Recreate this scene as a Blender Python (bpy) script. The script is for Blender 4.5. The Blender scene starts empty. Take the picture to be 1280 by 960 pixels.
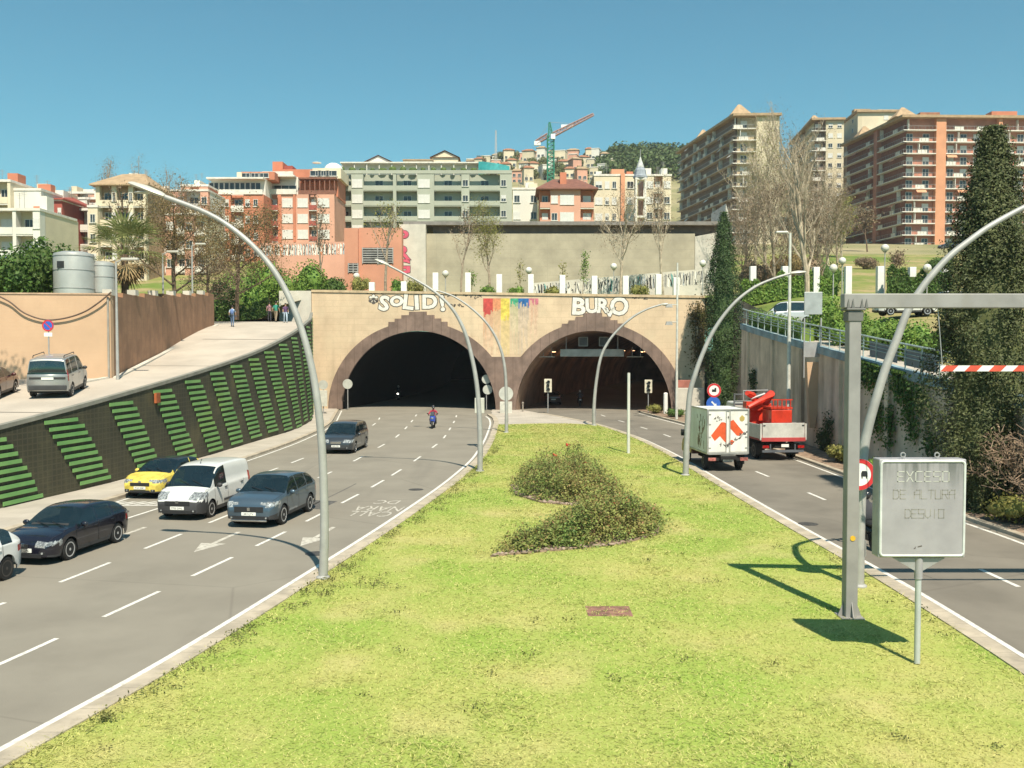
import bpy, bmesh, math, random
from mathutils import Vector, Matrix
import numpy as np
PI=math.pi; R=math.radians
SC=bpy.context.scene; COL=SC.collection
rnd=random.Random(7)
V=Vector

# ------------------------------------------------------------------ camera model (used to turn measured directions into places)
CAM_Z=6.2; FPX=1200.0; PITCH=math.atan(44/1200)
def ray(px,py):
    u=(px-640)/FPX; v=(480-py)/FPX
    return V((u, math.cos(PITCH)+v*math.sin(PITCH), -math.sin(PITCH)+v*math.cos(PITCH)))
def G(px,py,z=0.0):
    r=ray(px,py); t=(z-CAM_Z)/r.z
    return V((r.x*t, r.y*t, z))
def D(px,py,d):
    r=ray(px,py); t=d/r.y
    return V((r.x*t, d, CAM_Z+r.z*t))
def interp(pts,x):
    if x<=pts[0][0]:
        (x0,y0),(x1,y1)=pts[0],pts[1]; return y0
    for (x0,y0),(x1,y1) in zip(pts,pts[1:]):
        if x<=x1: return y0+(y1-y0)*(x-x0)/(x1-x0)
    return pts[-1][1]
def sinterp(pts,x):
    """monotone smooth interpolation"""
    n=len(pts)
    if x<=pts[0][0]: return pts[0][1]
    if x>=pts[-1][0]: return pts[-1][1]
    d=[(pts[i+1][1]-pts[i][1])/(pts[i+1][0]-pts[i][0]) for i in range(n-1)]
    m=[d[0]]+[0 if d[i-1]*d[i]<=0 else 2*d[i-1]*d[i]/(d[i-1]+d[i]) for i in range(1,n-1)]+[d[-1]]
    for i in range(n-1):
        if x<=pts[i+1][0]:
            h=pts[i+1][0]-pts[i][0]; t=(x-pts[i][0])/h
            return ((2*t**3-3*t*t+1)*pts[i][1]+(t**3-2*t*t+t)*h*m[i]+(-2*t**3+3*t*t)*pts[i+1][1]+(t**3-t*t)*h*m[i+1])
def smooth(t):
    t=max(0,min(1,t)); return t*t*(3-2*t)
def catmull(pts,n=6):
    out=[]
    P=[V(p) for p in pts]
    for i in range(len(P)-1):
        p0=P[max(i-1,0)];p1=P[i];p2=P[i+1];p3=P[min(i+2,len(P)-1)]
        for k in range(n):
            t=k/n
            out.append(0.5*((2*p1)+(p2-p0)*t+(2*p0-5*p1+4*p2-p3)*t*t+(3*p1-p0-3*p2+p3)*t**3))
    out.append(P[-1]); return out

# ------------------------------------------------------------------ materials
def S(r,g,b):
    f=lambda c:(c/12.92 if c<=.04045 else ((c+.055)/1.055)**2.4)
    return (f(r/255),f(g/255),f(b/255))
MATS={}
def mat(name,col,rough=.7,metal=0,var=.12,scale=1.5,bump=0,bscale=25,col2=None,spec=.5,detail=4,emit=None,estr=0,coat=0,stretch=None,thr=None,island=0,transl=0,hue=0):
    if name in MATS: return MATS[name]
    m=bpy.data.materials.new(name); m.use_nodes=True
    nt=m.node_tree; N=nt.nodes; L=nt.links
    b=N['Principled BSDF']
    b.inputs['Roughness'].default_value=rough; b.inputs['Metallic'].default_value=metal
    b.inputs['Specular IOR Level'].default_value=spec
    if coat: b.inputs['Coat Weight'].default_value=coat; b.inputs['Coat Roughness'].default_value=.04
    c2=col2 or tuple(max(0,c*(1-var*2.2)) for c in col)
    c1=tuple(min(1,c*(1+var*.8)) for c in col) if not col2 else col
    tc=N.new('ShaderNodeTexCoord'); vec=tc.outputs['Object']
    if stretch:
        mp=N.new('ShaderNodeMapping'); mp.inputs['Scale'].default_value=stretch; L.new(vec,mp.inputs['Vector']); vec=mp.outputs['Vector']
    nz=N.new('ShaderNodeTexNoise'); nz.inputs['Scale'].default_value=scale; nz.inputs['Detail'].default_value=detail; nz.inputs['Roughness'].default_value=.62
    L.new(vec,nz.inputs['Vector'])
    rp=N.new('ShaderNodeValToRGB'); lo,hi=thr or (.35,.65)
    rp.color_ramp.elements[0].position=lo; rp.color_ramp.elements[1].position=hi
    rp.color_ramp.elements[0].color=(*c2,1); rp.color_ramp.elements[1].color=(*c1,1)
    L.new(nz.outputs['Fac'],rp.inputs['Fac']); out=rp.outputs['Color']
    if island:
        ge=N.new('ShaderNodeNewGeometry'); hs=N.new('ShaderNodeHueSaturation')
        mr=N.new('ShaderNodeMapRange'); mr.inputs['To Min'].default_value=1-island; mr.inputs['To Max'].default_value=1+island
        L.new(ge.outputs['Random Per Island'],mr.inputs['Value']); L.new(mr.outputs['Result'],hs.inputs['Value'])
        if hue:
            mh=N.new('ShaderNodeMapRange'); mh.inputs['To Min'].default_value=.5-hue; mh.inputs['To Max'].default_value=.5+hue*.6
            ml=N.new('ShaderNodeMath'); ml.operation='FRACT'; mm=N.new('ShaderNodeMath'); mm.operation='MULTIPLY'; mm.inputs[1].default_value=17.3
            L.new(ge.outputs['Random Per Island'],mm.inputs[0]); L.new(mm.outputs[0],ml.inputs[0]); L.new(ml.outputs[0],mh.inputs['Value']); L.new(mh.outputs['Result'],hs.inputs['Hue'])
        L.new(out,hs.inputs['Color']); out=hs.outputs['Color']
    L.new(out,b.inputs['Base Color'])
    if bump:
        n2=N.new('ShaderNodeTexNoise'); n2.inputs['Scale'].default_value=bscale; n2.inputs['Detail'].default_value=3; L.new(vec,n2.inputs['Vector'])
        bp=N.new('ShaderNodeBump'); bp.inputs['Strength'].default_value=bump; bp.inputs['Distance'].default_value=.03
        L.new(n2.outputs['Fac'],bp.inputs['Height']); L.new(bp.outputs['Normal'],b.inputs['Normal'])
    if emit: b.inputs['Emission Color'].default_value=(*emit,1); b.inputs['Emission Strength'].default_value=estr
    if transl:
        tr=N.new('ShaderNodeBsdfTranslucent'); L.new(out,tr.inputs['Color']); mx=N.new('ShaderNodeMixShader'); mx.inputs[0].default_value=transl
        L.new(b.outputs[0],mx.inputs[1]); L.new(tr.outputs[0],mx.inputs[2]); L.new(mx.outputs[0],N['Material Output'].inputs['Surface'])
    MATS[name]=m; return m
def nodes(m): return m.node_tree.nodes,m.node_tree.links,m.node_tree.nodes['Principled BSDF']
def overlay(m,kind,col,amount=1,**k):
    """mix a second pattern over the base colour: 'streak' (rain stains), 'patch', 'lines' (joints), 'brick'"""
    N,L,b=nodes(m); src=b.inputs['Base Color'].links[0].from_socket
    tc=N.new('ShaderNodeTexCoord'); vec=tc.outputs[k.get('coord','Object')]
    mp=N.new('ShaderNodeMapping'); mp.inputs['Scale'].default_value=k.get('scl',(1,1,1)); mp.inputs['Rotation'].default_value=k.get('rot',(0,0,0)); L.new(vec,mp.inputs['Vector']); vec=mp.outputs['Vector']
    if kind=='noise':
        t=N.new('ShaderNodeTexNoise'); t.inputs['Scale'].default_value=k.get('scale',1); t.inputs['Detail'].default_value=k.get('detail',5); L.new(vec,t.inputs['Vector'])
        rp=N.new('ShaderNodeValToRGB'); lo,hi=k.get('thr',(.5,.7)); rp.color_ramp.elements[0].position=lo; rp.color_ramp.elements[1].position=hi
        L.new(t.outputs['Fac'],rp.inputs['Fac']); fac=rp.outputs['Color']
    elif kind=='brick':
        t=N.new('ShaderNodeTexBrick'); t.inputs['Scale'].default_value=1
        t.inputs['Brick Width'].default_value=k.get('bw',1); t.inputs['Row Height'].default_value=k.get('bh',.5); t.inputs['Mortar Size'].default_value=k.get('mortar',.02); t.inputs['Mortar Smooth'].default_value=.2
        t.offset=k.get('off',.5); t.inputs['Color1'].default_value=(0,0,0,1); t.inputs['Color2'].default_value=(k.get('alt',.25),)*3+(1,); t.inputs['Mortar'].default_value=(1,1,1,1)
        L.new(vec,t.inputs['Vector']); fac=t.outputs['Color']
    elif kind=='voronoi':
        t=N.new('ShaderNodeTexVoronoi'); t.feature='DISTANCE_TO_EDGE'; t.inputs['Scale'].default_value=k.get('scale',1); L.new(vec,t.inputs['Vector'])
        rp=N.new('ShaderNodeValToRGB'); lo,hi=k.get('thr',(.0,.05)); rp.color_ramp.elements[0].position=lo; rp.color_ramp.elements[1].position=hi
        rp.color_ramp.elements[0].color=(1,1,1,1); rp.color_ramp.elements[1].color=(0,0,0,1); L.new(t.outputs['Distance'],rp.inputs['Fac']); fac=rp.outputs['Color']
    mu=N.new('ShaderNodeMath'); mu.operation='MULTIPLY'; mu.inputs[1].default_value=amount; L.new(fac,mu.inputs[0])
    mx=N.new('ShaderNodeMix'); mx.data_type='RGBA'; L.new(mu.outputs[0],mx.inputs['Factor']); L.new(src,mx.inputs['A']); mx.inputs['B'].default_value=(*col,1)
    L.new(mx.outputs['Result'],b.inputs['Base Color']); return m

# ------------------------------------------------------------------ mesh builder
class MB:
    def __init__(s): s.v=[];s.f=[];s.m=[]
    def add(s,vs,fs,m=0):
        o=len(s.v); s.v.extend([tuple(p) for p in vs]); s.f.extend([tuple(i+o for i in f) for f in fs]); s.m.extend([m]*len(fs)); return s
    def poly(s,pts,m=0): return s.add(pts,[tuple(range(len(pts)))],m)
    def box(s,c,d,rz=0,m=0,top=1.0,shift=(0,0)):
        x,y,z=d[0]/2,d[1]/2,d[2]/2; vs=[]
        for zz,k in ((-z,1),(z,top)):
            for a,b in ((-1,-1),(1,-1),(1,1),(-1,1)):
                vx,vy=a*x*k,b*y*k
                if zz>0: vx+=shift[0]; vy+=shift[1]
                vs.append(V((vx,vy,zz)))
        M=Matrix.Rotation(rz,3,'Z'); c=V(c)
        return s.add([c+M@p for p in vs],[(3,2,1,0),(4,5,6,7),(0,1,5,4),(1,2,6,5),(2,3,7,6),(3,0,4,7)],m)
    def box2(s,a,b,m=0):
        return s.box([(a[i]+b[i])/2 for i in range(3)],[abs(b[i]-a[i]) for i in range(3)],m=m)
    def tube(s,path,r,n=8,m=0,cap=True):
        path=[V(p) for p in path]; k=len(path); rs=r if isinstance(r,(list,tuple)) else [r]*k
        vs=[];fs=[]
        t0=(path[1]-path[0]).normalized(); up=V((0,0,1)) if abs(t0.z)<.9 else V((1,0,0))
        nx=t0.cross(up).normalized()
        for i,p in enumerate(path):
            t=(path[min(i+1,k-1)]-path[max(i-1,0)]).normalized()
            nx=(nx-t*nx.dot(t)); nx=nx.normalized() if nx.length>1e-6 else t.orthogonal().normalized()
            ny=t.cross(nx)
            for j in range(n):
                a=2*PI*j/n; vs.append(p+(nx*math.cos(a)+ny*math.sin(a))*rs[i])
        for i in range(k-1):
            for j in range(n):
                a=i*n+j;b=i*n+(j+1)%n; fs.append((a,b,b+n,a+n))
        if cap: fs.append(tuple(range(n-1,-1,-1))); fs.append(tuple((k-1)*n+j for j in range(n)))
        return s.add(vs,fs,m)
    def lathe(s,prof,c=(0,0,0),n=16,m=0,axis='Z'):
        vs=[];fs=[];c=V(c)
        for r,h in prof:
            for j in range(n):
                a=2*PI*j/n
                p=V((r*math.cos(a),r*math.sin(a),h))
                if axis=='Y': p=V((p.x,p.z,p.y))
                if axis=='X': p=V((p.z,p.x,p.y))
                vs.append(c+p)
        for i in range(len(prof)-1):
            for j in range(n):
                a=i*n+j;b=i*n+(j+1)%n; fs.append((a,b,b+n,a+n))
        fs.append(tuple(range(n-1,-1,-1))); fs.append(tuple((len(prof)-1)*n+j for j in range(n)))
        return s.add(vs,fs,m)
    def ell(s,c,r,nu=12,nv=8,m=0):
        pr=[]
        vs=[];fs=[];c=V(c)
        for i in range(nv+1):
            a=-PI/2+PI*i/nv
            for j in range(nu):
                b=2*PI*j/nu; vs.append(c+V((r[0]*math.cos(a)*math.cos(b),r[1]*math.cos(a)*math.sin(b),r[2]*math.sin(a))))
        for i in range(nv):
            for j in range(nu):
                a=i*nu+j;b=i*nu+(j+1)%nu; fs.append((a,b,b+nu,a+nu))
        return s.add(vs,fs,m)
    def prism(s,poly,z0,z1,m=0):
        """polygon in XY extruded in Z; z0/z1 may be callables of (x,y)"""
        n=len(poly); f0=z0 if callable(z0) else (lambda x,y:z0); f1=z1 if callable(z1) else (lambda x,y:z1)
        vs=[(p[0],p[1],f0(p[0],p[1])) for p in poly]+[(p[0],p[1],f1(p[0],p[1])) for p in poly]
        return s.add(vs,[tuple(range(n-1,-1,-1)),tuple(range(n,2*n))]+[(i,(i+1)%n,(i+1)%n+n,i+n) for i in range(n)],m)
    def face_prism(s,poly,o,u,w,n_,t,m=0):
        """polygon in the plane (o,u,w) extruded by t along n_"""
        o=V(o);u=V(u);w=V(w);n_=V(n_); k=len(poly)
        a=[o+u*p[0]+w*p[1] for p in poly]; b=[p+n_*t for p in a]
        return s.add(a+b,[tuple(range(k-1,-1,-1)),tuple(range(k,2*k))]+[(i,(i+1)%k,(i+1)%k+k,i+k) for i in range(k)],m)
    def strip(s,A,B,m=0):
        n=len(A); return s.add(list(A)+list(B),[(i,i+1,n+i+1,n+i) for i in range(n-1)],m)
    def data(s,name,mats,sm=False):
        me=bpy.data.meshes.new(name); me.from_pydata(s.v,[],s.f)
        for q in (mats if isinstance(mats,(list,tuple)) else [mats]): me.materials.append(q)
        me.polygons.foreach_set('material_index',s.m)
        if sm: me.polygons.foreach_set('use_smooth',[True]*len(s.f))
        bm=bmesh.new(); bm.from_mesh(me); bmesh.ops.recalc_face_normals(bm,faces=bm.faces) if len(s.f)<20000 and not getattr(s,'norecalc',False) else None; bm.to_mesh(me); bm.free()
        me.update(); return me
    def build(s,name,mats,parent=None,sm=False,bev=0,angle=None):
        me=s.data(name,mats,sm); return link(name,me,parent,bev,angle if angle else (40 if sm else None))
def link(name,me,parent=None,bev=0,angle=None):
    o=bpy.data.objects.new(name,me); COL.objects.link(o)
    if parent: o.parent=parent
    if bev:
        md=o.modifiers.new('bevel','BEVEL'); md.width=bev; md.segments=2; md.limit_method='ANGLE'; md.angle_limit=R(35)
    if angle and hasattr(me,'set_sharp_from_angle'):
        me.set_sharp_from_angle(angle=R(angle))
    return o
def tag(o,label=None,cat=None,group=None,kind=None):
    if label: o['label']=label
    if cat: o['category']=cat
    if group: o['group']=group
    if kind: o['kind']=kind
    return o
def thing(name,label,cat,loc=(0,0,0),rz=0,group=None):
    o=bpy.data.objects.new(name,None); COL.objects.link(o); o.location=loc; o.rotation_euler=(0,0,rz); o.empty_display_size=.2
    return tag(o,label,cat,group)
def struct(name,mb,mats,sm=False,bev=0):
    o=mb.build(name,mats,None,sm,bev); o['kind']='structure'; return o
def dup(root,loc,rz=None,label=None,group=None,scale=None):
    kids={}
    for o in SC.objects:
        if o.parent: kids.setdefault(o.parent.name,[]).append(o)
    def cp(o,par):
        c=o.copy(); COL.objects.link(c)
        if par: c.parent=par
        for k in kids.get(o.name,[]): cp(k,c)
        return c
    r=cp(root,None); r.location=loc
    if rz is not None: r.rotation_euler=(0,0,rz)
    if scale: r.scale=scale if isinstance(scale,(tuple,list)) else (scale,)*3
    if label: r['label']=label
    if group: r['group']=group
    return r
def part_copy(src,parent,loc,rot=None,scale=None):
    c=src.copy(); COL.objects.link(c); c.parent=parent; c.location=loc
    if rot is not None: c.rotation_euler=rot
    if scale is not None: c.scale=scale
    return c
def text_mesh(txt,size,depth=0.0,align='CENTER',bold=0.0,shear=0,spacing=1.0):
    cu=bpy.data.curves.new('t','FONT'); cu.body=txt; cu.size=size; cu.align_x=align; cu.align_y='CENTER'; cu.extrude=depth; cu.offset=bold; cu.shear=shear; cu.space_character=spacing; cu.resolution_u=3
    o=bpy.data.objects.new('t',cu); COL.objects.link(o); dg=bpy.context.evaluated_depsgraph_get()
    me=bpy.data.meshes.new_from_object(o.evaluated_get(dg)); bpy.data.objects.remove(o); bpy.data.curves.remove(cu)
    return me
def text(name,txt,size,m,parent,loc,rot,depth=.002,bold=0,sx=1,shear=0,spacing=1.0,align='CENTER'):
    me=text_mesh(txt,size,depth,align,bold,shear,spacing); me.materials.clear(); me.materials.append(m)
    for p in me.polygons: p.material_index=0
    o=link(name,me,parent); o.location=loc; o.rotation_euler=rot; o.scale=(sx,1,1); return o
def wall_frame(o,u):
    """matrix whose X runs along u (horizontal), Y is up, Z faces out (towards -Y side)"""
    u=V(u).normalized(); z=V((0,0,1)); n=u.cross(z)
    return Matrix(((u.x,z.x,n.x,o[0]),(u.y,z.y,n.y,o[1]),(u.z,z.z,n.z,o[2]),(0,0,0,1)))
# stroke lettering: unit cell 1 x 1.6
STROKES={'E':[[(1,0),(0,0),(0,1.6),(1,1.6)],[(0,.8),(.8,.8)]],'X':[[(0,0),(1,1.6)],[(0,1.6),(1,0)]],'C':[[(1,0),(0,0),(0,1.6),(1,1.6)]],'S':[[(0,0),(1,0),(1,.8),(0,.8),(0,1.6),(1,1.6)]],'O':[[(0,0),(1,0),(1,1.6),(0,1.6),(0,0)]],
'D':[[(0,0),(.7,0),(1,.3),(1,1.3),(.7,1.6),(0,1.6),(0,0)]],'A':[[(0,0),(0,1.2),(.4,1.6),(1,1.6),(1,0)],[(0,.8),(1,.8)]],'L':[[(0,1.6),(0,0),(1,0)]],'T':[[(0,1.6),(1,1.6)],[(.5,1.6),(.5,0)]],'U':[[(0,1.6),(0,0),(1,0),(1,1.6)]],
'R':[[(0,0),(0,1.6),(1,1.6),(1,.8),(0,.8)],[(.5,.8),(1,0)]],'V':[[(0,1.6),(0,.4),(.5,0),(1,.4),(1,1.6)]],'I':[[(.5,0),(.5,1.6)]],' ':[]}
def strokes(mb,txt,x0,y0,size,w,plane,m=0,gap=1.45,t=.003):
    for i,ch in enumerate(txt):
        for pl in STROKES.get(ch,[]):
            for a,b in zip(pl,pl[1:]):
                a=V(a)*size;b=V(b)*size;d=(b-a).normalized();n=V((-d.y,d.x))*w/2; e=d*w/2*.9; o=V((x0+i*size*gap,y0))
                q=[a-e-n,b+e-n,b+e+n,a-e+n]
                mb.face_prism([(p.x+o.x,p.y+o.y) for p in q],*plane,t,m)
# ================================================================== camera, light, sky
cam=bpy.data.cameras.new('camera'); cam.sensor_width=36; cam.lens=36*FPX/1280; cam.clip_end=4000; cam.clip_start=.3
co=bpy.data.objects.new('camera',cam); COL.objects.link(co); co.location=(0,0,CAM_Z); co.rotation_euler=(PI/2-PITCH,0,0); SC.camera=co
SUN_EL=R(54); SUN_H=V((.26,-.966,0)).normalized()
sd=V((SUN_H.x*math.cos(SUN_EL),SUN_H.y*math.cos(SUN_EL),math.sin(SUN_EL)))
sl=bpy.data.lights.new('sun','SUN'); sl.energy=4.6; sl.angle=R(.53); sl.color=(1,.905,.73)
so=bpy.data.objects.new('sun',sl); COL.objects.link(so); so.rotation_euler=(-sd).to_track_quat('-Z','Y').to_euler(); so.location=(20,-40,60)
w=bpy.data.worlds.new('World'); SC.world=w; w.use_nodes=True
wn=w.node_tree.nodes; wl=w.node_tree.links; bg=wn['Background']
sky=wn.new('ShaderNodeTexSky'); sky.sky_type='NISHITA'; sky.sun_disc=False; sky.sun_elevation=SUN_EL; sky.sun_rotation=math.atan2(SUN_H.x,SUN_H.y)
sky.air_density=1.0; sky.dust_density=.6; sky.ozone_density=1.5; sky.altitude=100
tint=wn.new('ShaderNodeMix'); tint.data_type='RGBA'; tint.blend_type='MULTIPLY'; tint.inputs['Factor'].default_value=1; tint.inputs['B'].default_value=(.33,.68,.63,1)
wl.new(sky.outputs[0],tint.inputs['A']); wl.new(tint.outputs['Result'],bg.inputs[0]); bg.inputs[1].default_value=.115
SC.view_settings.view_transform='Standard'; SC.view_settings.look='None'; SC.view_settings.exposure=.72; SC.view_settings.gamma=1; SC.view_settings.use_curve_mapping=False
SC.render.engine='CYCLES'
cy=SC.cycles; cy.use_denoising=True; cy.max_bounces=8; cy.diffuse_bounces=5; cy.glossy_bounces=3; cy.transmission_bounces=4; cy.transparent_max_bounces=8; cy.caustics_reflective=False; cy.caustics_refractive=False
try: cy.denoising_prefilter='ACCURATE'
except Exception: pass

# ================================================================== materials of the setting
M_asph=mat('asphalt',(.185,.166,.140),.9,var=.10,scale=.35,bump=.25,bscale=60,spec=.25)
overlay(M_asph,'noise',(.25,.226,.188),.55,scale=1.0,scl=(.25,.05,1),thr=(.42,.66))      # polished wheel tracks and patches, drawn out along the road
overlay(M_asph,'noise',(.10,.092,.082),.40,scale=1.0,scl=(.5,.035,1),thr=(.60,.78))
overlay(M_asph,'voronoi',(.08,.07,.06),.25,scale=.10,thr=(0,.003))
overlay(M_asph,'noise',(.31,.28,.235),.35,scale=55,detail=2,thr=(.55,.7))
M_asphl=M_asph.copy(); M_asphl.name='asphalt_pale'
_r=[n for n in M_asphl.node_tree.nodes if n.type=='VALTORGB'][0]; _r.color_ramp.elements[0].color=(.205,.186,.155,1); _r.color_ramp.elements[1].color=(.25,.228,.190,1)
M_paint=mat('road_paint',(.68,.66,.62),.7,var=.12,scale=7,col2=(.42,.40,.37),thr=(.28,.52))
M_kerb=mat('kerb_stone',(.45,.385,.30),.85,var=.12,scale=1.2,bump=.2)
overlay(M_kerb,'noise',(.24,.21,.17),.6,scale=2.2,thr=(.52,.72))
M_pave=mat('pale_paving',(.45,.405,.35),.85,var=.08,scale=.5,bump=.1)
overlay(M_pave,'brick',(.33,.29,.25),.5,bw=.6,bh=.6,mortar=.012,off=0,alt=.12)
overlay(M_pave,'noise',(.32,.28,.23),.5,scale=.6,thr=(.5,.75))
M_grass=mat('lawn',(.385,.38,.12),.95,var=.2,scale=.22,col2=(.25,.345,.065),spec=.1,thr=(.38,.62),bump=.5,bscale=14)
overlay(M_grass,'noise',(.50,.42,.20),.7,scale=.45,thr=(.54,.74))
overlay(M_grass,'noise',(.20,.28,.05),.5,scale=2.5,thr=(.56,.74))
overlay(M_grass,'noise',(.22,.27,.06),.45,scale=38,thr=(.5,.66),detail=2)
overlay(M_grass,'noise',(.58,.54,.23),.35,scale=30,thr=(.55,.7),detail=2)
overlay(M_grass,'noise',(.22,.20,.08),.3,scale=3.0,thr=(.68,.74),detail=3)
M_blade=mat('grass_blades',(.42,.42,.13),.8,var=.2,scale=.22,col2=(.28,.375,.085),thr=(.38,.62),spec=.15,island=.4,hue=.02,transl=.25)
overlay(M_blade,'noise',(.52,.44,.21),.7,scale=.45,thr=(.54,.74))
_N,_L,_b=nodes(M_blade); _s=_b.inputs['Base Color'].links[0].from_socket
_g=_N.new('ShaderNodeNewGeometry'); _q=_N.new('ShaderNodeValToRGB'); _q.color_ramp.elements[0].position=.42; _q.color_ramp.elements[1].position=.62
_L.new(_g.outputs['Random Per Island'],_q.inputs['Fac']); _x=_N.new('ShaderNodeMix'); _x.data_type='RGBA'; _L.new(_q.outputs['Color'],_x.inputs['Factor']); _L.new(_s,_x.inputs['A']); _x.inputs['B'].default_value=(.58,.55,.21,1); _L.new(_x.outputs['Result'],_b.inputs['Base Color'])
M_dry=mat('dry_slope',(.24,.235,.085),.95,col2=(.13,.19,.04),scale=.06,thr=(.4,.6),spec=.1)
overlay(M_dry,'noise',(.36,.27,.15),.8,scale=.16,thr=(.46,.62))
overlay(M_dry,'noise',(.12,.15,.05),.6,scale=1.3,thr=(.52,.68))
M_soil=mat('soil',(.30,.21,.15),.95,var=.3,scale=4,bump=.8,bscale=10)
M_hill=mat('hill_ground',(.33,.28,.17),.95,col2=(.17,.18,.08),scale=.06,spec=.1)
M_wallstone=mat('portal_stone',(.64,.49,.335),.85,var=.07,scale=.5,bump=.15,bscale=18)
M_brown=mat('portal_brown',(.225,.155,.125),.8,var=.16,scale=.8,bump=.1)
M_conc=mat('concrete',(.40,.355,.265),.9,var=.1,scale=.35,bump=.1)
M_concl=mat('pale_concrete',(.56,.525,.46),.85,var=.08,scale=.5)
M_retain=mat('brown_retaining',(.66,.52,.40),.9,var=.12,scale=.5,bump=.15)
overlay(M_retain,'noise',(.27,.20,.15),.7,scale=.9,scl=(1,1,.16),thr=(.5,.72))
M_salmon=mat('salmon_render',(.53,.36,.235),.9,var=.05,scale=.4)
overlay(M_salmon,'brick',(.5,.32,.20),.35,bw=.6,bh=.2,mortar=.012,rot=(PI/2,0,0),alt=.1)
M_brickw=mat('brown_brick',(.37,.20,.115),.9,var=.12,scale=.8)
overlay(M_brickw,'brick',(.27,.15,.09),.6,bw=.5,bh=.16,mortar=.014,rot=(PI/2,0,PI/2),alt=.3)
M_white=mat('white_paint',(.74,.73,.70),.6,var=.05,scale=3)
M_metal=mat('galvanised',(.40,.395,.395),.45,.35,var=.08,scale=2)
M_pole=mat('grey_green_pole',(.39,.385,.37),.5,.15,var=.08,scale=1.6)
M_dark=mat('black_rubber',(.015,.015,.016),.7,var=.1)
M_black=mat('black_plastic',(.018,.018,.02),.45,var=.1)
M_red=mat('sign_red',(.55,.03,.035),.45,var=.06)
M_blue=mat('sign_blue',(.03,.12,.5),.45,var=.06)
M_wht=mat('sign_white',(.78,.78,.76),.45,var=.04)
M_blk=mat('sign_black',(.02,.02,.022),.5,var=.05)

# ================================================================== terrain
WALL=[(-23.2,6),(-22.6,14),(-21.2,25),(-19.5,36.5),(-18.2,44),(-17.4,53.5),(-16.85,63.2),(-16.4,71.5),(-16.9,80),(-18.3,88),(-20.4,98.2)]
ZTOP=[(6,.9),(14,1.4),(25,2.3),(36.5,3.25),(44,4.05),(53.5,4.95),(63.2,6.0),(71.5,7.3),(80,8.5),(88,9.3),(98.5,9.9)]
ZR=[(6,.75),(14,1.2),(25,2.15),(36.5,3.1),(44,3.9),(53.5,4.75),(63.2,5.8),(71.5,7.0),(80,8.0),(90,8.7),(98,9.0)]
BRICK=[(-21.7,52),(-23.4,64),(-24.7,75),(-25.7,83)]
def wallx(y): return sinterp([(q,p) for p,q in WALL],y)
def yp(x): return 99-6*(x+20.6)/37.65
LH=[(84,8.75),(98,9.0),(110,10.3),(140,15),(190,24),(300,39)]
CH=[(92,11.3),(118,12.1),(140,15),(190,24),(300,39)]
RH=[(80,8.4),(90,9.9),(98,11.1),(110,12.5),(150,18.6),(240,32),(300,39)]
ZS=[(6,2.6),(30,4.0),(41.5,4.75),(53,5.75),(69,7.2),(77,8.0),(90,9.9),(98,11.1),(110,12.5)]
HX=[(-500,.25),(-200,.42),(-60,.85),(0,1),(60,1),(140,.95),(500,.6)]
def H(x,y):
    if y<300:
        l=sinterp(LH,y); c=sinterp(CH,y); r=sinterp(RH,y)
        z=c+(l-c)*smooth((-x-21)/5); z=z+(r-z)*smooth((x-17)/6)
        return z
    z=39+(y-300)*.30*interp(HX,x) if y<545 else 39+245*.30*interp(HX,x)+(y-545)*.03
    return z
def HR(x,y):
    z=sinterp(ZS,y); return z+smooth((x-21.5)/7)*1.5*(1-smooth((y-84)/22))
def grid(name,xs,ys,fz,m,fy=None):
    mb=MB(); n=len(xs)
    for j,y in enumerate(ys):
        for x in xs:
            yy=fy(x,y,j) if fy else y
            mb.v.append((x,yy,fz(x,yy)))
    for j in range(len(ys)-1):
        for i in range(n-1):
            a=j*n+i; mb.f.append((a,a+1,a+1+n,a+n)); mb.m.append(0)
    mb.norecalc=True
    return struct(name,mb,m,True)
b=MB(); b.poly([(-1500,-300,-.06),(1500,-300,-.06),(1500,2500,-.06),(-1500,2500,-.06)]); struct('ground',b,mat('bare_ground',(.2,.18,.12),.95,scale=.05))
xs=[-700,-500,-350,-250,-180,-140,-110,-90,-75,-60,-50,-40,-33,-28,-25,-23,-21,-17,-12,-6,0,6,12,17,19,21,24,28,34,40,48,56,66,78,90,110,130,160,200,250,330,450,700]
ys=[0,100,104,110,118,126,135,145,160,175,190]
grid('hillside',xs,ys,H,[M_dry],lambda x,y,j:(yp(x)+.9 if -22<x<18 else (96 if x<=-22 else 92)) if j==0 else y)
grid('far_hill',xs,[190,210,235,260,300,330,360,400,440,480,520,545,600,700,900,1400],H,[M_hill])
grid('upper_bank',[18.75,20,21.6],[6,14,22,30,36,41.5,47,53,61,69,77.4],HR,[M_dry])
grid('upper_bank',[21.6,23,25,27,29,31,34,40,50,65,85,110],[6,14,22,30,36,41.5,47,53,61,69,77,84,90,94],HR,[M_dry])
# upper street along the right retaining wall
b=MB()
ysr=[6+k*3 for k in range(24)]+[77.4]
b.strip([(18.72,y,HR(18.72,y)+.05) for y in ysr],[(21.8,y,HR(21.8,y)+.05) for y in ysr]); struct('upper_street',b,[M_pave])
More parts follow.
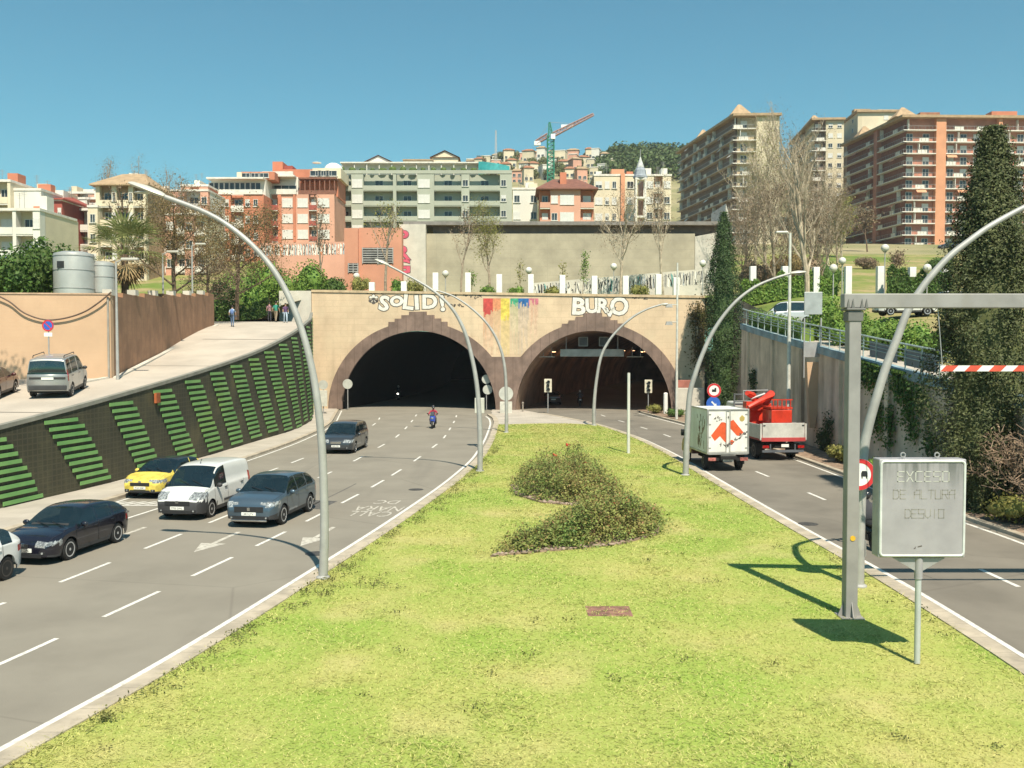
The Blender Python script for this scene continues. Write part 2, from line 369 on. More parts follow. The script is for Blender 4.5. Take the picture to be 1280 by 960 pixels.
# ramp path on the left, behind the green wall
ysl=[6,14,20,25,31,36.5,40,44,48,53.5,58,63.2,68,71.5,76,80,84,88,91,93.5]
b=MB(); b.strip([(wallx(y)-.1,y,sinterp(ZR,y)) for y in ysl],[(-60 if y<52 else (interp([(q,p) for p,q in BRICK],y)+.0 if y<=83 else -34),y,sinterp(ZR,y)) for y in ysl])
b.norecalc=True
M_ramp=mat('ramp_concrete',(.47,.41,.345),.9,var=.06,scale=.3)
overlay(M_ramp,'noise',(.33,.285,.24),.5,scale=.5,scl=(1,.3,1),thr=(.52,.75))
struct('ramp_path',b,[M_ramp])
# parking lane on the ramp: paler kerb line, expansion joints and a drain cover
b=MB()
for (px,py,qx,qy) in ((118,482,90,497),):
    pass
def on_ramp(x,y,dz=.008): return (x,y,sinterp(ZR,y)+dz)
for y0 in (40.3,57.5,70.5):
    b.poly([on_ramp(wallx(y0)-.2,y0),on_ramp(wallx(y0)-.2,y0+.12),on_ramp(wallx(y0)-6.4,y0+.42),on_ramp(wallx(y0)-6.4,y0+.3)])
struct('path_joints',b,[mat('joint_dark',(.22,.19,.16),.9)])
b=MB(); b.prism([(-23.0,47.2),(-21.95,51.8),(-21.75,51.75),(-22.7,47.1)],lambda x,y:sinterp(ZR,y)-.05,lambda x,y:sinterp(ZR,y)+.1); b.prism([(-21.62,52),(-21.3,52),(-23.0,64),(-23.3,64)],lambda x,y:sinterp(ZR,y)-.05,lambda x,y:sinterp(ZR,y)+.07)
b.prism([(-23.32,64),(-23.0,64),(-25.3,83),(-25.6,83)],lambda x,y:sinterp(ZR,y)-.05,lambda x,y:sinterp(ZR,y)+.07)
struct('ramp_kerb',b,[M_concl])
# terrace behind the salmon wall
b=MB(); b.strip([(-90,y,8.75) for y in (52.2,70,83,97)],[(-22.05,52.2,8.75),(-24.35,70,8.75),(-26.1,83,8.75),(-30,97,9.0)]); struct('terrace_ground',b,[M_dry])

# ================================================================== roads
MED=[(6,-9.6),(14.2,-7.75),(18.5,-6.75),(27,-5.3),(35.5,-4.0),(46.2,-2.65),(55.5,-1.9),(68,-1.55),(77.5,-1.5),(84,-1.7),(90,-2.4)]   # kerb face, left road
MER=[(6,9.6),(14,9.8),(18.8,10.05),(23.7,10.1),(32.8,9.85),(36.3,9.75),(45.9,9.55),(52.8,9.45),(64,8.9),(76.7,7.2),(84,5.2),(92,2.6)]             # kerb face, right road
RRE=[(6,16.8),(31,16.6),(34.8,16.45),(52.4,16.2),(64,15.6),(78,14.2),(86,13.2),(94,12.3)]
def med(y): return sinterp(MED,y)
def mer(y): return sinterp(MER,y)
def rre(y): return sinterp(RRE,y)
LLE=[(6,-19.4),(14,-19.0),(25,-18.0),(32,-17.0),(38,-16.4),(45,-15.6),(57,-14.7),(64,-14.45),(71,-14.5),(78,-14.9),(88.6,-16.3),(96.8,-17.5)]
def lle(y): return sinterp(LLE,y)
ya=[6+2*k for k in range(46)]
yb=ya+[98,104,115,130,150,180,200]
b=MB(); b.strip([(lle(min(y,97)),y,0) for y in yb],[(med(min(y,90)) if y<90 else -1.6,y,0) for y in yb]); struct('left_road',b,[M_asphl])
b=MB(); b.strip([(mer(min(y,92)) if y<92 else .3,y,0) for y in yb],[(rre(min(y,94)) if y<95 else 15.8,y,0) for y in yb]); struct('right_road',b,[M_asph])
# kerbs (real steps), gutters painted white
def ribbon(mb,f,y0,y1,o0,o1,z,step=1.0,m=0):
    n=max(2,int((y1-y0)/step)); A=[];B=[]
    for k in range(n+1):
        y=y0+(y1-y0)*k/n; dx=(f(y+.3)-f(y-.3))/.6; nl=math.hypot(1,dx); A.append((f(y)+o0/nl,y-o0*dx/nl,z)); B.append((f(y)+o1/nl,y-o1*dx/nl,z))
    mb.strip(A,B,m)
def kerb(name,f,y0,y1,o0,o1,h=.13,m=None):
    mb=MB(); n=int((y1-y0)/1.0)
    A=[];
    for k in range(n+1):
        y=y0+(y1-y0)*k/n; dx=(f(y+.3)-f(y-.3))/.6; nl=math.hypot(1,dx)
        A.append([(f(y)+o/nl,y-o*dx/nl,z) for o,z in ((o0,-.02),(o0,h-.015),(o0+.015*(1 if o1>o0 else -1),h),(o1,h),(o1,-.02))])
    for i in range(4):
        mb.strip([a[i] for a in A],[a[i+1] for a in A])
    return struct(name,mb,[m or M_kerb])
overlay(M_kerb,'brick',(.2,.17,.14),.6,bw=40,bh=1.0,mortar=.012,off=0,alt=0)
kerb('median_kerb_left',med,6,89.5,0,.42)
kerb('median_kerb_right',mer,6,91,0,-.45)
kerb('left_kerb',lle,6,96.5,0,-.28)
kerb('right_kerb',rre,6,93,0,.25)
# left pavement between the road and the green wall
b=MB(); b.strip([(wallx(y)-.05,y,.12) for y in ya+[97.5]],[(lle(y)-.27,y,.12) for y in ya+[97.5]]); struct('left_pavement',b,[M_pave])
# verge at the foot of the right wall
b=MB(); b.strip([(rre(y)+.24,y,.10) for y in ya+[93]],[(19.5,y,.25) for y in ya+[93]]); struct('right_verge',b,[M_soil])
# median lawn and the paving at its far end
GY0=77.0
b=MB(); yg=[6+k*1.2 for k in range(60)]; yg=[y for y in yg if y<GY0]+[GY0]
fr=[0,.08,.25,.5,.75,.92,1]
def gz(f): return .10+.10*math.sin(PI*f)
rows=[[(med(y)+.41+(mer(y)-.44-med(y)-.41)*f,y,gz(f)) for f in fr] for y in yg]
for i in range(len(fr)-1): b.strip([r[i] for r in rows],[r[i+1] for r in rows])
struct('median_lawn',b,[M_grass],True)
b=MB(); yg2=[GY0+k for k in range(0,16)]; 
b.strip([(med(min(y,89.5))+.41,y,.115) for y in yg2],[(max(mer(min(y,92))-.44,med(min(y,89.5))+.6),y,.115) for y in yg2]); 
b.poly([(-2.0,92,.115),(2.2,92,.115),(1.0,95.6,.115),(-2.0,96.0,.115)])
struct('median_paving',b,[M_pave])
# painted lines (4 mm above the asphalt)
Z=.004
b=MB()
ribbon(b,med,6,88,-.34,-.20,Z); ribbon(b,mer,6,90,.20,.34,Z); ribbon(b,lle,6,96,.25,.37,Z); ribbon(b,rre,6,92,-.42,-.28,Z)
L1=[(14,-11.2),(18.8,-10.05),(22,-9.45),(26,-8.73),(30,-8.05),(34.3,-7.4),(38.4,-6.85),(42.8,-6.3),(46.8,-5.9),(52.8,-5.42),(60,-5.0),(66.4,-4.75),(80,-4.9),(96,-5.4)]
L2=[(14,-14.4),(18.8,-13.3),(23.2,-12.4),(25.4,-12.0),(29.6,-11.4),(34,-10.8),(45.6,-9.35),(52.8,-8.75),(60,-8.4),(67,-8.15),(80,-8.5),(96,-9.3)]
L3=[(14,-17.3),(25,-15.8),(34.8,-14.1),(45,-12.7),(52,-12.0),(60,-11.5),(70,-11.25),(77.5,-11.3),(96,-13)]
LR=[(6,13.35),(25.2,13.2),(39.4,12.85),(46.5,12.45),(67.6,11.15),(76,10.2),(88.5,8.5),(96,7.9)]
def dashes(pts,starts,ln,w=.12):
    f=lambda y:sinterp(pts,y)
    for s in starts: ribbon(b,f,s,s+ln,-w/2,w/2,Z,.6)
dashes(L1,[14.2,18.0,22,26,30,34.3,38.4,42.8,46.8,52.8,60,66.4,73,80,87],2.35)
dashes(L2,[17.2,20.9,25.3,29.6,34,38.2,42,45.9,52.8,60,67,74,81,88],2.35)
dashes(L3,[15,19,23,27,31,34.8,39,43,47.5,52,58,64,70,77.5,84],2.3)
dashes(LR,[17,24.8,32.2,39.2,46.4,53.5,60.7,67.4,74,81,88],2.0,.14)
# hatching in front of the yellow car
for k in range(7):
    x=-16.35+k*.42; b.poly([(x,38.0,Z),(x+.2,38.0,Z),(x+.75,38.75,Z),(x+.55,38.75,Z)])
b.poly([(-16.5,37.75,Z),(-13.4,37.75,Z),(-13.4,37.9,Z),(-16.5,37.9,Z)])
def arrow(x,y,dx=.14,ln=3.2):
    d=V((-dx,-1,0)).normalized(); n=V((-d.y,d.x,0)); p=V((x,y,Z))
    b.poly([p-n*.08,p+d*ln*.6-n*.08,p+d*ln*.6+n*.08,p+n*.08]); q=p+d*ln*.6; b.poly([q-n*.42,q+d*ln*.42,q+n*.42])
o=struct('lane_markings',b,[M_paint])
M_worn=mat('worn_paint',(.52,.49,.43),.8,var=.15,scale=6,col2=(.30,.27,.23),thr=(.36,.56))
b=MB(); arrow(-9.25,32.3); arrow(-6.2,33.2); arrow(-12.75,33.2); struct('lane_arrows',b,[M_worn])
M_iron=mat('cast_iron',(.07,.065,.06),.7,var=.3,scale=12)
for i,(px,py,rw) in enumerate(((147,640,.42),(395,692,.33),(520,612,.33),(1010,655,.35),(905,618,.3))):
    p=G(px,py); mb=MB(); mb.lathe([(rw,.0),(rw,.006),(rw*.9,.008),(.01,.009)],(0,0,0),22); o=mb.build('manhole_cover',[M_iron]); o.location=(p.x,p.y,.001); o['kind']='structure'
# words for drivers leaving the tunnel (they read towards the tunnel, so upside down from here)
for txt,px,py in (('CALL',463,642),('NARA',474,635.5),('DC',484.5,627.5)):
    me=text_mesh(txt,1.0,0,bold=.0); me.materials.clear(); me.materials.append(M_worn)
    o=link('lane_words',me); p=G(px,py); o.location=(p.x,p.y,Z+.002); o.rotation_euler=(0,0,PI-.14); o.scale=(.72,1.55 if txt!='DC' else 1.3,1); o['kind']='structure'
# tyre and patch marks on the asphalt
b=MB()
for f,y0,y1,o in ((L1,36,44,-1.0),):
    ribbon(b,lambda y:sinterp(f,y)+o,y0,y1,-.03,.03,.002,1)
b.poly([(-8.6,37.2,.002),(-7.4,36.9,.002),(-7.1,38.9,.002),(-8.2,39.2,.002)])
struct('asphalt_repairs',b,[mat('tar',(.10,.095,.09),.85,var=.2,scale=3)])

# ================================================================== tunnel portal
PA=V((-20.6,99,0)); PB=V((18.6,92.75,0)); PU=(PB-PA).normalized(); PN=V((PU.y,-PU.x,0))       # PN points to the camera
if PN.y>0: PN=-PN
PLEN=(PB-PA).length
def Pt(u,z,n=0): return PA+PU*u+V((0,0,z))+PN*n
def u_at(px,py=480):
    r=ray(px,py); # intersect plane
    t=(PA-V((0,0,CAM_Z))).dot(PN)/r.dot(PN); p=V((0,0,CAM_Z))+r*t; return (p-PA).dot(PU),p.z
UL=u_at(523)[0]; UR=u_at(741)[0]; RL=8.0; RR=7.65
def ptop(u): return 12.05-.95*u/PLEN
def arch(u):
    z=0
    for c,r in ((UL,RL),(UR,RR)):
        if abs(u-c)<r: z=max(z,math.sqrt(r*r-(u-c)**2)*(1 if r==RL else 1.04))
    return z
def brown(u):
    z=0
    for c,r,k in ((UL,9.5,0),(UR,9.0,.25)):
        d=abs(u-c)
        if d<r: z=max(z,(8.95-k*.3)*math.sqrt(max(0,1-(d/r)**2)))
        for q,h in ((.9,9.95),(1.7,9.6),(2.4,9.25),(3.05,8.92)):
            if d<q: z=max(z,h-k); 
    if UL<u<UR: z=max(z,5.4)
    return z
us=set()
for c,r in ((UL,RL),(UR,RR)):
    for k in range(49): us.add(round(c-r*math.cos(PI*k/48),4))
    for q in (.9,1.7,2.4,3.05):
        for s in (-1,1): us.add(round(c+s*q-.004,4)); us.add(round(c+s*q+.004,4))
    for k in range(40): us.add(round(c-(9.5 if r==RL else 9.0)*math.cos(PI*k/39),4))
us|={0,round(PLEN,4)}
us=sorted(u for u in us if 0<=u<=PLEN)
overlay(M_wallstone,'brick',(.43,.32,.21),.38,bw=1.5,bh=.62,mortar=.03,rot=(PI/2,0,0),alt=.3)
overlay(M_wallstone,'noise',(.34,.26,.18),.6,scale=.7,scl=(1,1,.12),thr=(.56,.8))
overlay(M_wallstone,'noise',(.66,.55,.38),.6,scale=.35,thr=(.5,.75))
portal=thing('tunnel_portal','wide beige stone tunnel front with two round arches and painted lettering','tunnel portal',PA)
def pl(v): return v-PA
b=MB(); b.strip([pl(Pt(u,arch(u))) for u in us],[pl(Pt(u,ptop(u))) for u in us])
b.strip([pl(Pt(u,ptop(u))) for u in us],[pl(Pt(u,ptop(u),-1.2)) for u in us]); b.norecalc=True
b.build('facing',[M_wallstone],portal)
b=MB(); t=.22
ub=[u for u in us if brown(u)>arch(u)+.01]
segs=[]
for u in us:
    ok=brown(u)>arch(u)+.001
    if ok: segs.append(u)
A=[pl(Pt(u,arch(u),t)) for u in segs]; B=[pl(Pt(u,max(brown(u),arch(u)),t)) for u in segs]; B0=[pl(Pt(u,max(brown(u),arch(u)),0)) for u in segs]; A0=[pl(Pt(u,arch(u),-.3)) for u in segs]
b.strip(A,B); b.strip(B,B0); b.strip(A0,A); b.norecalc=True
overlay(M_brown,'noise',(.11,.075,.06),.5,scale=.9,scl=(1,1,.2),thr=(.5,.75))
overlay(M_brown,'brick',(.10,.065,.05),.75,bw=.9,bh=60,mortar=.03,off=0,rot=(PI/2,0,0),alt=.15)
b.build('arch_surround',[M_brown],portal)
b=MB(); b.strip([pl(Pt(u,ptop(u)-.02,.10)) for u in (0,PLEN)],[pl(Pt(u,ptop(u)+.22,.10)) for u in (0,PLEN)]); b.strip([pl(Pt(u,ptop(u)+.22,.10)) for u in (0,PLEN)],[pl(Pt(u,ptop(u)+.22,-1.2)) for u in (0,PLEN)]); b.strip([pl(Pt(u,ptop(u)-.02,.0)) for u in (0,PLEN)],[pl(Pt(u,ptop(u)-.02,.10)) for u in (0,PLEN)])
b.norecalc=True; b.build('coping',[mat('coping_stone',(.55,.42,.27),.85)],portal)
# cream continuation of the parapet over the top of the ramp and return wall at its right end
b=MB(); e=-PU
b.box2((-3.3,-.25,9.0),(-.02,.35,12.15)); b.build('parapet_end',[M_concl],portal)
b=MB(); b.poly([pl(Pt(PLEN,0)),pl(Pt(PLEN,0,-6)),pl(Pt(PLEN,11,-6)),pl(Pt(PLEN,ptop(PLEN)))]); b.build('return_wall',[M_wallstone],portal)
# lettering and paint on the facing
PF=wall_frame((0,0,0),PU); PRZ=math.atan2(PU.y,PU.x)
M_ink=mat('graffiti_outline',(.10,.085,.075),.7,var=.2)
M_letter=mat('graffiti_white',(.76,.73,.66),.7,var=.08,scale=3)
def graff(txt,u,z,size,rotz=0,sx=1.0,ol=.06):
    for mm,bold,n in ((M_ink,ol+.06,.012),(M_letter,.075,.028)):
        me=text_mesh(txt,size,.003,bold=bold); me.materials.clear(); me.materials.append(mm)
        for p in me.polygons: p.material_index=0
        o=link('painted_letter',me,portal); o.location=pl(Pt(u,z,n)); o.rotation_euler=(PI/2,rotz,PRZ); o.scale=(sx,1,1)
def gpx(txt,px,py,hpx,rotz=0,sx=1.0,ol=.07):
    u,z=u_at(px,py); graff(txt,u,z,hpx*98/1200*1.38,rotz,sx,ol)
for ch,px,py,h,rz,sx in (('*',467,378,15,0,1.1),('S',480,380,18,.15,1.15),('O',496,377,12,-.1,1.25),('L',510,378,19,.12,1.1),('I',521,379,17,-.06,1.2),('D',537,378,17,.0,1.15),('!',553,380,19,-.1,1.2)): gpx(ch,px,py,h,rz,sx,.085)
for ch,px,py,h,rz,sx in (('B',723,384,20,.05,1.1),('U',740,383,17,-.04,1.0),('R',753,383,17,.04,1.05),('V',762,391,10,.0,1.2),('O',774,384,21,.04,.95)): gpx(ch,px,py,h,rz,sx,.085)
b=MB(); rg=random.Random(3)
def scrib(px0,px1,py,hpx,n):
    for k in range(n):
        u0,z0=u_at(px0+(px1-px0)*k/n,py+rg.uniform(-.3,.3)*hpx)
        pts=[]
        for j in range(4): pts.append((u0+rg.uniform(-.1,.32),z0+rg.uniform(-.5,.5)*hpx*.08))
        for a,c in zip(pts,pts[1:]):
            p=pl(Pt(*a,.008));q=pl(Pt(*c,.008)); d=(q-p).normalized(); s=d.cross(PN)*.035; b.poly([p-s,q-s,q+s,p+s])
scrib(560,572,369,6,5); scrib(578,584,371,6,2); scrib(588,603,370,5,6); scrib(560,580,382,5,7); scrib(459,482,366,4,8); scrib(790,810,372,4,6); scrib(870,878,430,60,14)
b.norecalc=True; b.build('tag_scribble',[M_ink],portal)
cols=[('paint_red',(.55,.07,.06),604,616,373,392,410),('paint_orange',(.66,.27,.13),616,626,373,386,402),('paint_yellow',(.70,.55,.10),626,637,373,398,440),('paint_green',(.06,.36,.20),638,648,373,381,396),('paint_blue',(.02,.13,.36),648,661,373,381,388),('paint_rose',(.55,.17,.22),661,673,373,378,388)]
for nm,c,x0,x1,y0,y1,y2 in cols:
    m1=mat(nm,c,.6,var=.15,scale=3); m2=mat(nm+'_thin',tuple(.27*a+.73*q for a,q in zip(c,(.60,.445,.265))),.7,var=.1,scale=3)
    m3=mat(nm+'_wash',tuple(.10*a+.90*q for a,q in zip(c,(.62,.475,.32))),.75,var=.1,scale=2)
    b=MB(); n=9
    for k in range(n):
        ua,za=u_at(x0+(x1-x0)*k/n,y0); ub_,_=u_at(x0+(x1-x0)*(k+1)/n,y0)
        zb=u_at(x0,y1+rg.uniform(-5,5))[1]; zc=u_at(x0,y2+4+rg.uniform(-12,16))[1]
        b.poly([pl(Pt(ua,zb,.010)),pl(Pt(ub_,zb,.010)),pl(Pt(ub_,za,.010)),pl(Pt(ua,za,.010))],0)
        ia=ua+(ub_-ua)*rg.uniform(0,.12); ib=ub_-(ub_-ua)*rg.uniform(0,.12)
        zd=u_at(x0,y2+28+rg.uniform(-20,30))[1]; b.poly([pl(Pt(ua,max(zd,5.6),.004)),pl(Pt(ub_,max(zd,5.6),.004)),pl(Pt(ub_,zb,.004)),pl(Pt(ua,zb,.004))],2)
        if rg.random()<.95: b.poly([pl(Pt(ia+.02,zc,.006)),pl(Pt(ib-.02,zc,.006)),pl(Pt(ib,zb,.006)),pl(Pt(ia,zb,.006))],1)
    b.norecalc=True; b.build('paint_drips',[m1,m2,m3],portal)
# tunnel bores
def bore(name,c,r,k,m,L=95,bend=0):
    mb=MB(); rows=[]
    for i in range(14):
        y=L*i/13; off=bend*(y/L)**2
        rows.append([Pt(c+off-r*math.cos(PI*q/28),math.sin(PI*q/28)*r*k-.02,-.0-y) for q in range(29)])
    for i in range(13): mb.strip(rows[i],rows[i+1])
    mb.poly(rows[-1]); mb.norecalc=True
    return struct(name,mb,[m],True)
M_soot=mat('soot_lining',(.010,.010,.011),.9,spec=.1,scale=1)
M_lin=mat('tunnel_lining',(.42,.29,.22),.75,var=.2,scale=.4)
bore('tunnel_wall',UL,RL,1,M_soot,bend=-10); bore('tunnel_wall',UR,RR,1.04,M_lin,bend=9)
# ================================================================== green slatted retaining wall
gw=thing('green_retaining_wall','long dark mesh retaining wall with slanting columns of green slats beside the left road','wall',(wallx(50),50,0))
def gl(p): return V((p[0]-wallx(50),p[1]-50,p[2]))
M_mesh=mat('dark_screen',(.062,.058,.030),.75,var=.2,scale=.5)
overlay(M_mesh,'brick',(.03,.03,.02),.5,bw=.1,bh=.1,mortar=.02,off=0,rot=(PI/2,0,PI/2),alt=.1)
overlay(M_mesh,'brick',(.10,.085,.05),.35,bw=.24,bh=.24,mortar=.03,off=0,rot=(PI/2,PI/4,PI/2),alt=0)
overlay(M_mesh,'noise',(.15,.12,.05),.4,scale=.5,thr=(.55,.75))
yw=[6+.75*k for k in range(124)]; yw=[y for y in yw if y<98.0]+[98.1]
b=MB(); b.strip([gl((wallx(y),y,.0)) for y in yw],[gl((wallx(y),y,sinterp(ZTOP,y)-.1)) for y in yw]); b.norecalc=True; b.build('screen',[M_mesh],gw,True)
b=MB(); 
for (o0,o1,z0,z1) in ((.05,.05,-.12,.05),(.05,-.22,.05,.05),(-.22,-.22,.05,-.6)):
    b.strip([gl((wallx(y)+o0,y,sinterp(ZTOP,y)+z0)) for y in yw],[gl((wallx(y)+o1,y,sinterp(ZTOP,y)+z1)) for y in yw])
b.norecalc=True; b.build('coping',[mat('steel_edge',(.26,.25,.21),.6,var=.1)],gw)
M_slat=mat('green_slat',(.19,.36,.115),.5,var=.22,scale=.6,col2=(.12,.28,.085))
overlay(M_slat,'noise',(.20,.34,.07),.6,scale=.25,thr=(.55,.7))
starts=[16.0,20.5,25.2,30.0,34.6,39.0,43.4,47.6,51.4,54.9,58.3,61.6,64.8,68.0,71.3,74.6,78.2,82,86,90]
for k,y0 in enumerate(starts):
    mb=MB(); ln=2.35-.02*k
    zt=sinterp(ZTOP,y0+1); n=int((zt-.35)/.31)
    for i in range(n):
        z=zt-.35-i*.31; ys=y0+.78*(i*.31)+rg.uniform(-.04,.04); ye=ys+ln*(1 if i%7 else .93)
        if ye>97: continue
        P0=(wallx(ys),ys);P1=(wallx(ye),ye); d=V((P1[0]-P0[0],P1[1]-P0[1],0)).normalized(); n_=V((d.y,-d.x,0))
        A=gl((*P0,z)); B=gl((*P1,z))
        for q in ((A+n_*.03,B+n_*.03),):
            a,c=q; mb.add([a,c,c+n_*.03,a+n_*.03,a+V((0,0,-.155)),c+V((0,0,-.155)),c+n_*.045+V((0,0,-.155)),a+n_*.045+V((0,0,-.155))],[(0,1,2,3),(4,7,6,5),(0,4,5,1),(1,5,6,2),(2,6,7,3),(3,7,4,0)])
    if mb.v: mb.build('slat_column',[M_slat],gw)
# small rusty sticker box on the screen
bx=MB(); yy=47.9; bx.box(gl((wallx(yy)+.1,yy,3.75)),(.12,.55,.5)); tag_o=bx.build('rusty_panel',[mat('rust',(.38,.10,.03),.8)],gw)

# ================================================================== brown brick wall along the ramp
bw=thing('brick_wall','brown brick boundary wall stepping up along the left ramp','wall',(*BRICK[0],0))
def bl(x,y,z): return V((x-BRICK[0][0],y-BRICK[0][1],z))
BT=[(52,9.1),(64,9.75),(75,10.4),(83,10.95)]
mb=MB(); mc=MB()
bs=[52+31*k/12 for k in range(13)]
for i in range(12):
    y0,y1=bs[i],bs[i+1]; x0=interp([(q,p) for p,q in BRICK],y0); x1=interp([(q,p) for p,q in BRICK],y1)
    zt=interp(BT,y0)+.12*(i%2)
    mb.prism([(x0-BRICK[0][0],y0-52),(x1-BRICK[0][0],y1-52),(x1-BRICK[0][0]-.35,y1-52),(x0-BRICK[0][0]-.35,y0-52)],sinterp(ZR,y0)-.5,zt)
    if i%2==0:
        pc=MB(); pc.box(bl(x0-.2,y0+.3,zt+.16),(.5,.5,.32)); pc.build('pier_cap',[M_concl],bw)
mb.norecalc=False; mb.build('brickwork',[M_brickw],bw)
# salmon wall facing the camera
sw=thing('salmon_wall','tall smooth salmon wall behind the silver van on the ramp','wall',(-21.7,52,0))
b=MB(); b.prism([(0,-.02),(-26,-3.0),(-26,-2.6),(-.35,.4),(0,.38)],2.5,9.12); b.build('render',[M_salmon],sw)
b=MB(); b.prism([(.04,-.06),(-26,-3.06),(-26,-2.56),(-.35,.44),(.04,.42)],9.12,9.2); b.build('coping',[mat('salmon_cap',(.5,.35,.24),.85)],sw)
b=MB(); b.tube([(-.1,-.1,4.4),(-.1,-.1,9.0)],.06,8); b.build('drain_pipe',[mat('pipe_grey',(.33,.30,.26),.6)],sw)
# thin dark tube drooping in a loop on the wall
pts=[D(-20,362,51.0),D(10,376,51.2),D(30,391,51.3),D(55,399.5,51.45),D(80,398,51.55),D(105,390,51.65),D(125,377,51.7),D(139,365,51.8)]
b=MB(); b.tube(catmull(pts,5),.045,6); tag(b.build('drooping_tube',[mat('tube_brown',(.11,.07,.05),.7)],None,True),'dark tube drooping in a loop across the salmon wall','cable')

# ================================================================== right retaining wall with blue edge and railing
rw=thing('right_retaining_wall','tall shaded brown retaining wall with a pale blue edge along the right road','wall',(18.5,50,0))
RW=[(18.5,6),(18.5,77.5),(19.6,79.2),(21.6,80.2)]
def zf(y): return sinterp(ZS,y)-.25
yr=[6+2.5*k for k in range(29)]; yr=[y for y in yr if y<77]+[77.5]
b=MB()
for y0,y1 in zip(yr,yr[1:]):
    b.add([(0,y0-50,-.1),(0,y1-50,-.1),(0,y1-50,zf(y1)),(0,y0-50,zf(y0)),(.35,y0-50,-.1),(.35,y1-50,-.1),(.35,y1-50,zf(y1)),(.35,y0-50,zf(y0))],[(0,1,2,3),(3,2,6,7),(5,4,7,6)])
b.poly([(0,27.5,-.1),(3.1,28.2,-.1),(3.1,28.2,zf(80)+.6),(0,27.5,zf(77.5))]); b.poly([(3.1,28.2,-.1),(3.1,46,-.1),(3.1,46,11.6),(3.1,28.2,zf(80)+.6)]); b.poly([(0,-44,-.1),(.35,-44,-.1),(.35,-44,zf(6)),(0,-44,zf(6))]); b.norecalc=True
b.build('wall_face',[M_retain],rw)
for k in range(10):
    y=12+7*k; pb=MB(); pb.box((-.09,y-50,zf(y)/2),(.18,.5,zf(y)-.05)); pb.build('buttress',[M_retain],rw)
b=MB()
for y0,y1 in zip(yr,yr[1:]): b.add([(-.12,y0-50,zf(y0)+.0),(-.12,y1-50,zf(y1)),(-.12,y1-50,zf(y1)+.42),(-.12,y0-50,zf(y0)+.42),(.4,y0-50,zf(y0)),(.4,y1-50,zf(y1)),(.4,y1-50,zf(y1)+.42),(.4,y0-50,zf(y0)+.42)],[(0,1,2,3),(3,2,6,7),(0,4,5,1)])
b.norecalc=True
M_bluee=mat('faded_blue',(.26,.38,.44),.7,var=.25,scale=.8,col2=(.14,.20,.23))
overlay(M_bluee,'noise',(.40,.38,.33),.6,scale=1.2,thr=(.52,.7)); b.build('blue_edge',[M_bluee],rw)
rl=thing('street_railing','pale metal railing along the upper street above the right wall','railing',(18.6,50,0))
b=MB()
for dz,r in ((1.25,.05),(.62,.025),(.98,.022),(.8,.02)): b.tube([(0,y-50,zf(y)+.35+dz) for y in yr],r,6)
b.build('handrail',[mat('rail_pale',(.38,.46,.44),.5,.1)],rl,True)
for k in range(38):
    y=9+1.82*k
    pb=MB(); pb.box((0,y-50,zf(y)+1.0),(.05,.07,1.3)); pb.build('post',[MATS['rail_pale']],rl)
b=MB()
for y0,y1 in ((46.4,50.0),(42.0,45.6)): b.poly([(.02,y0-50,zf(y0)+.6),(.02,y1-50,zf(y1)+.6),(.02,y1-50,zf(y1)+1.4),(.02,y0-50,zf(y0)+1.4)])
b.build('infill_panel',[mat('slate_panel',(.16,.18,.21),.6)],rl)
# back of a road sign fixed on the wall top
rs=thing('sign_board','grey back of a tall direction sign fixed to the top of the right wall','sign',(18.2,58.5,5.4))
p=D(1016.5,378,57.8)
b=MB(); b.box((p.x-18.2+.0,-.7,p.z-5.4-.05),(1.08,.08,1.35)); b.build('panel',[mat('sign_back',(.42,.44,.44),.4,.3,var=.08)],rs,bev=.02)
b=MB(); b.box((p.x-18.2-.5,-.66,.85),(.07,.07,3.6)); b.box((p.x-18.2+.5,-.66,.85),(.07,.07,3.6)); b.box((p.x-18.2,-.66,.75),(.95,.05,.9)); b.build('frame',[M_metal],rs)
bk=MB(); bk.add([(-.15,-.45,-4.0),(.15,-.45,-4.0),(.75,-.55,.0),(-.4,-.55,.0),(-.1,.0,-4),(.1,.0,-4),(.7,.0,.0),(-.4,.0,.0)],[(0,1,2,3),(7,6,5,4),(0,4,5,1),(1,5,6,2),(2,6,7,3),(3,7,4,0)]); bk.build('bracket',[M_salmon],rs)

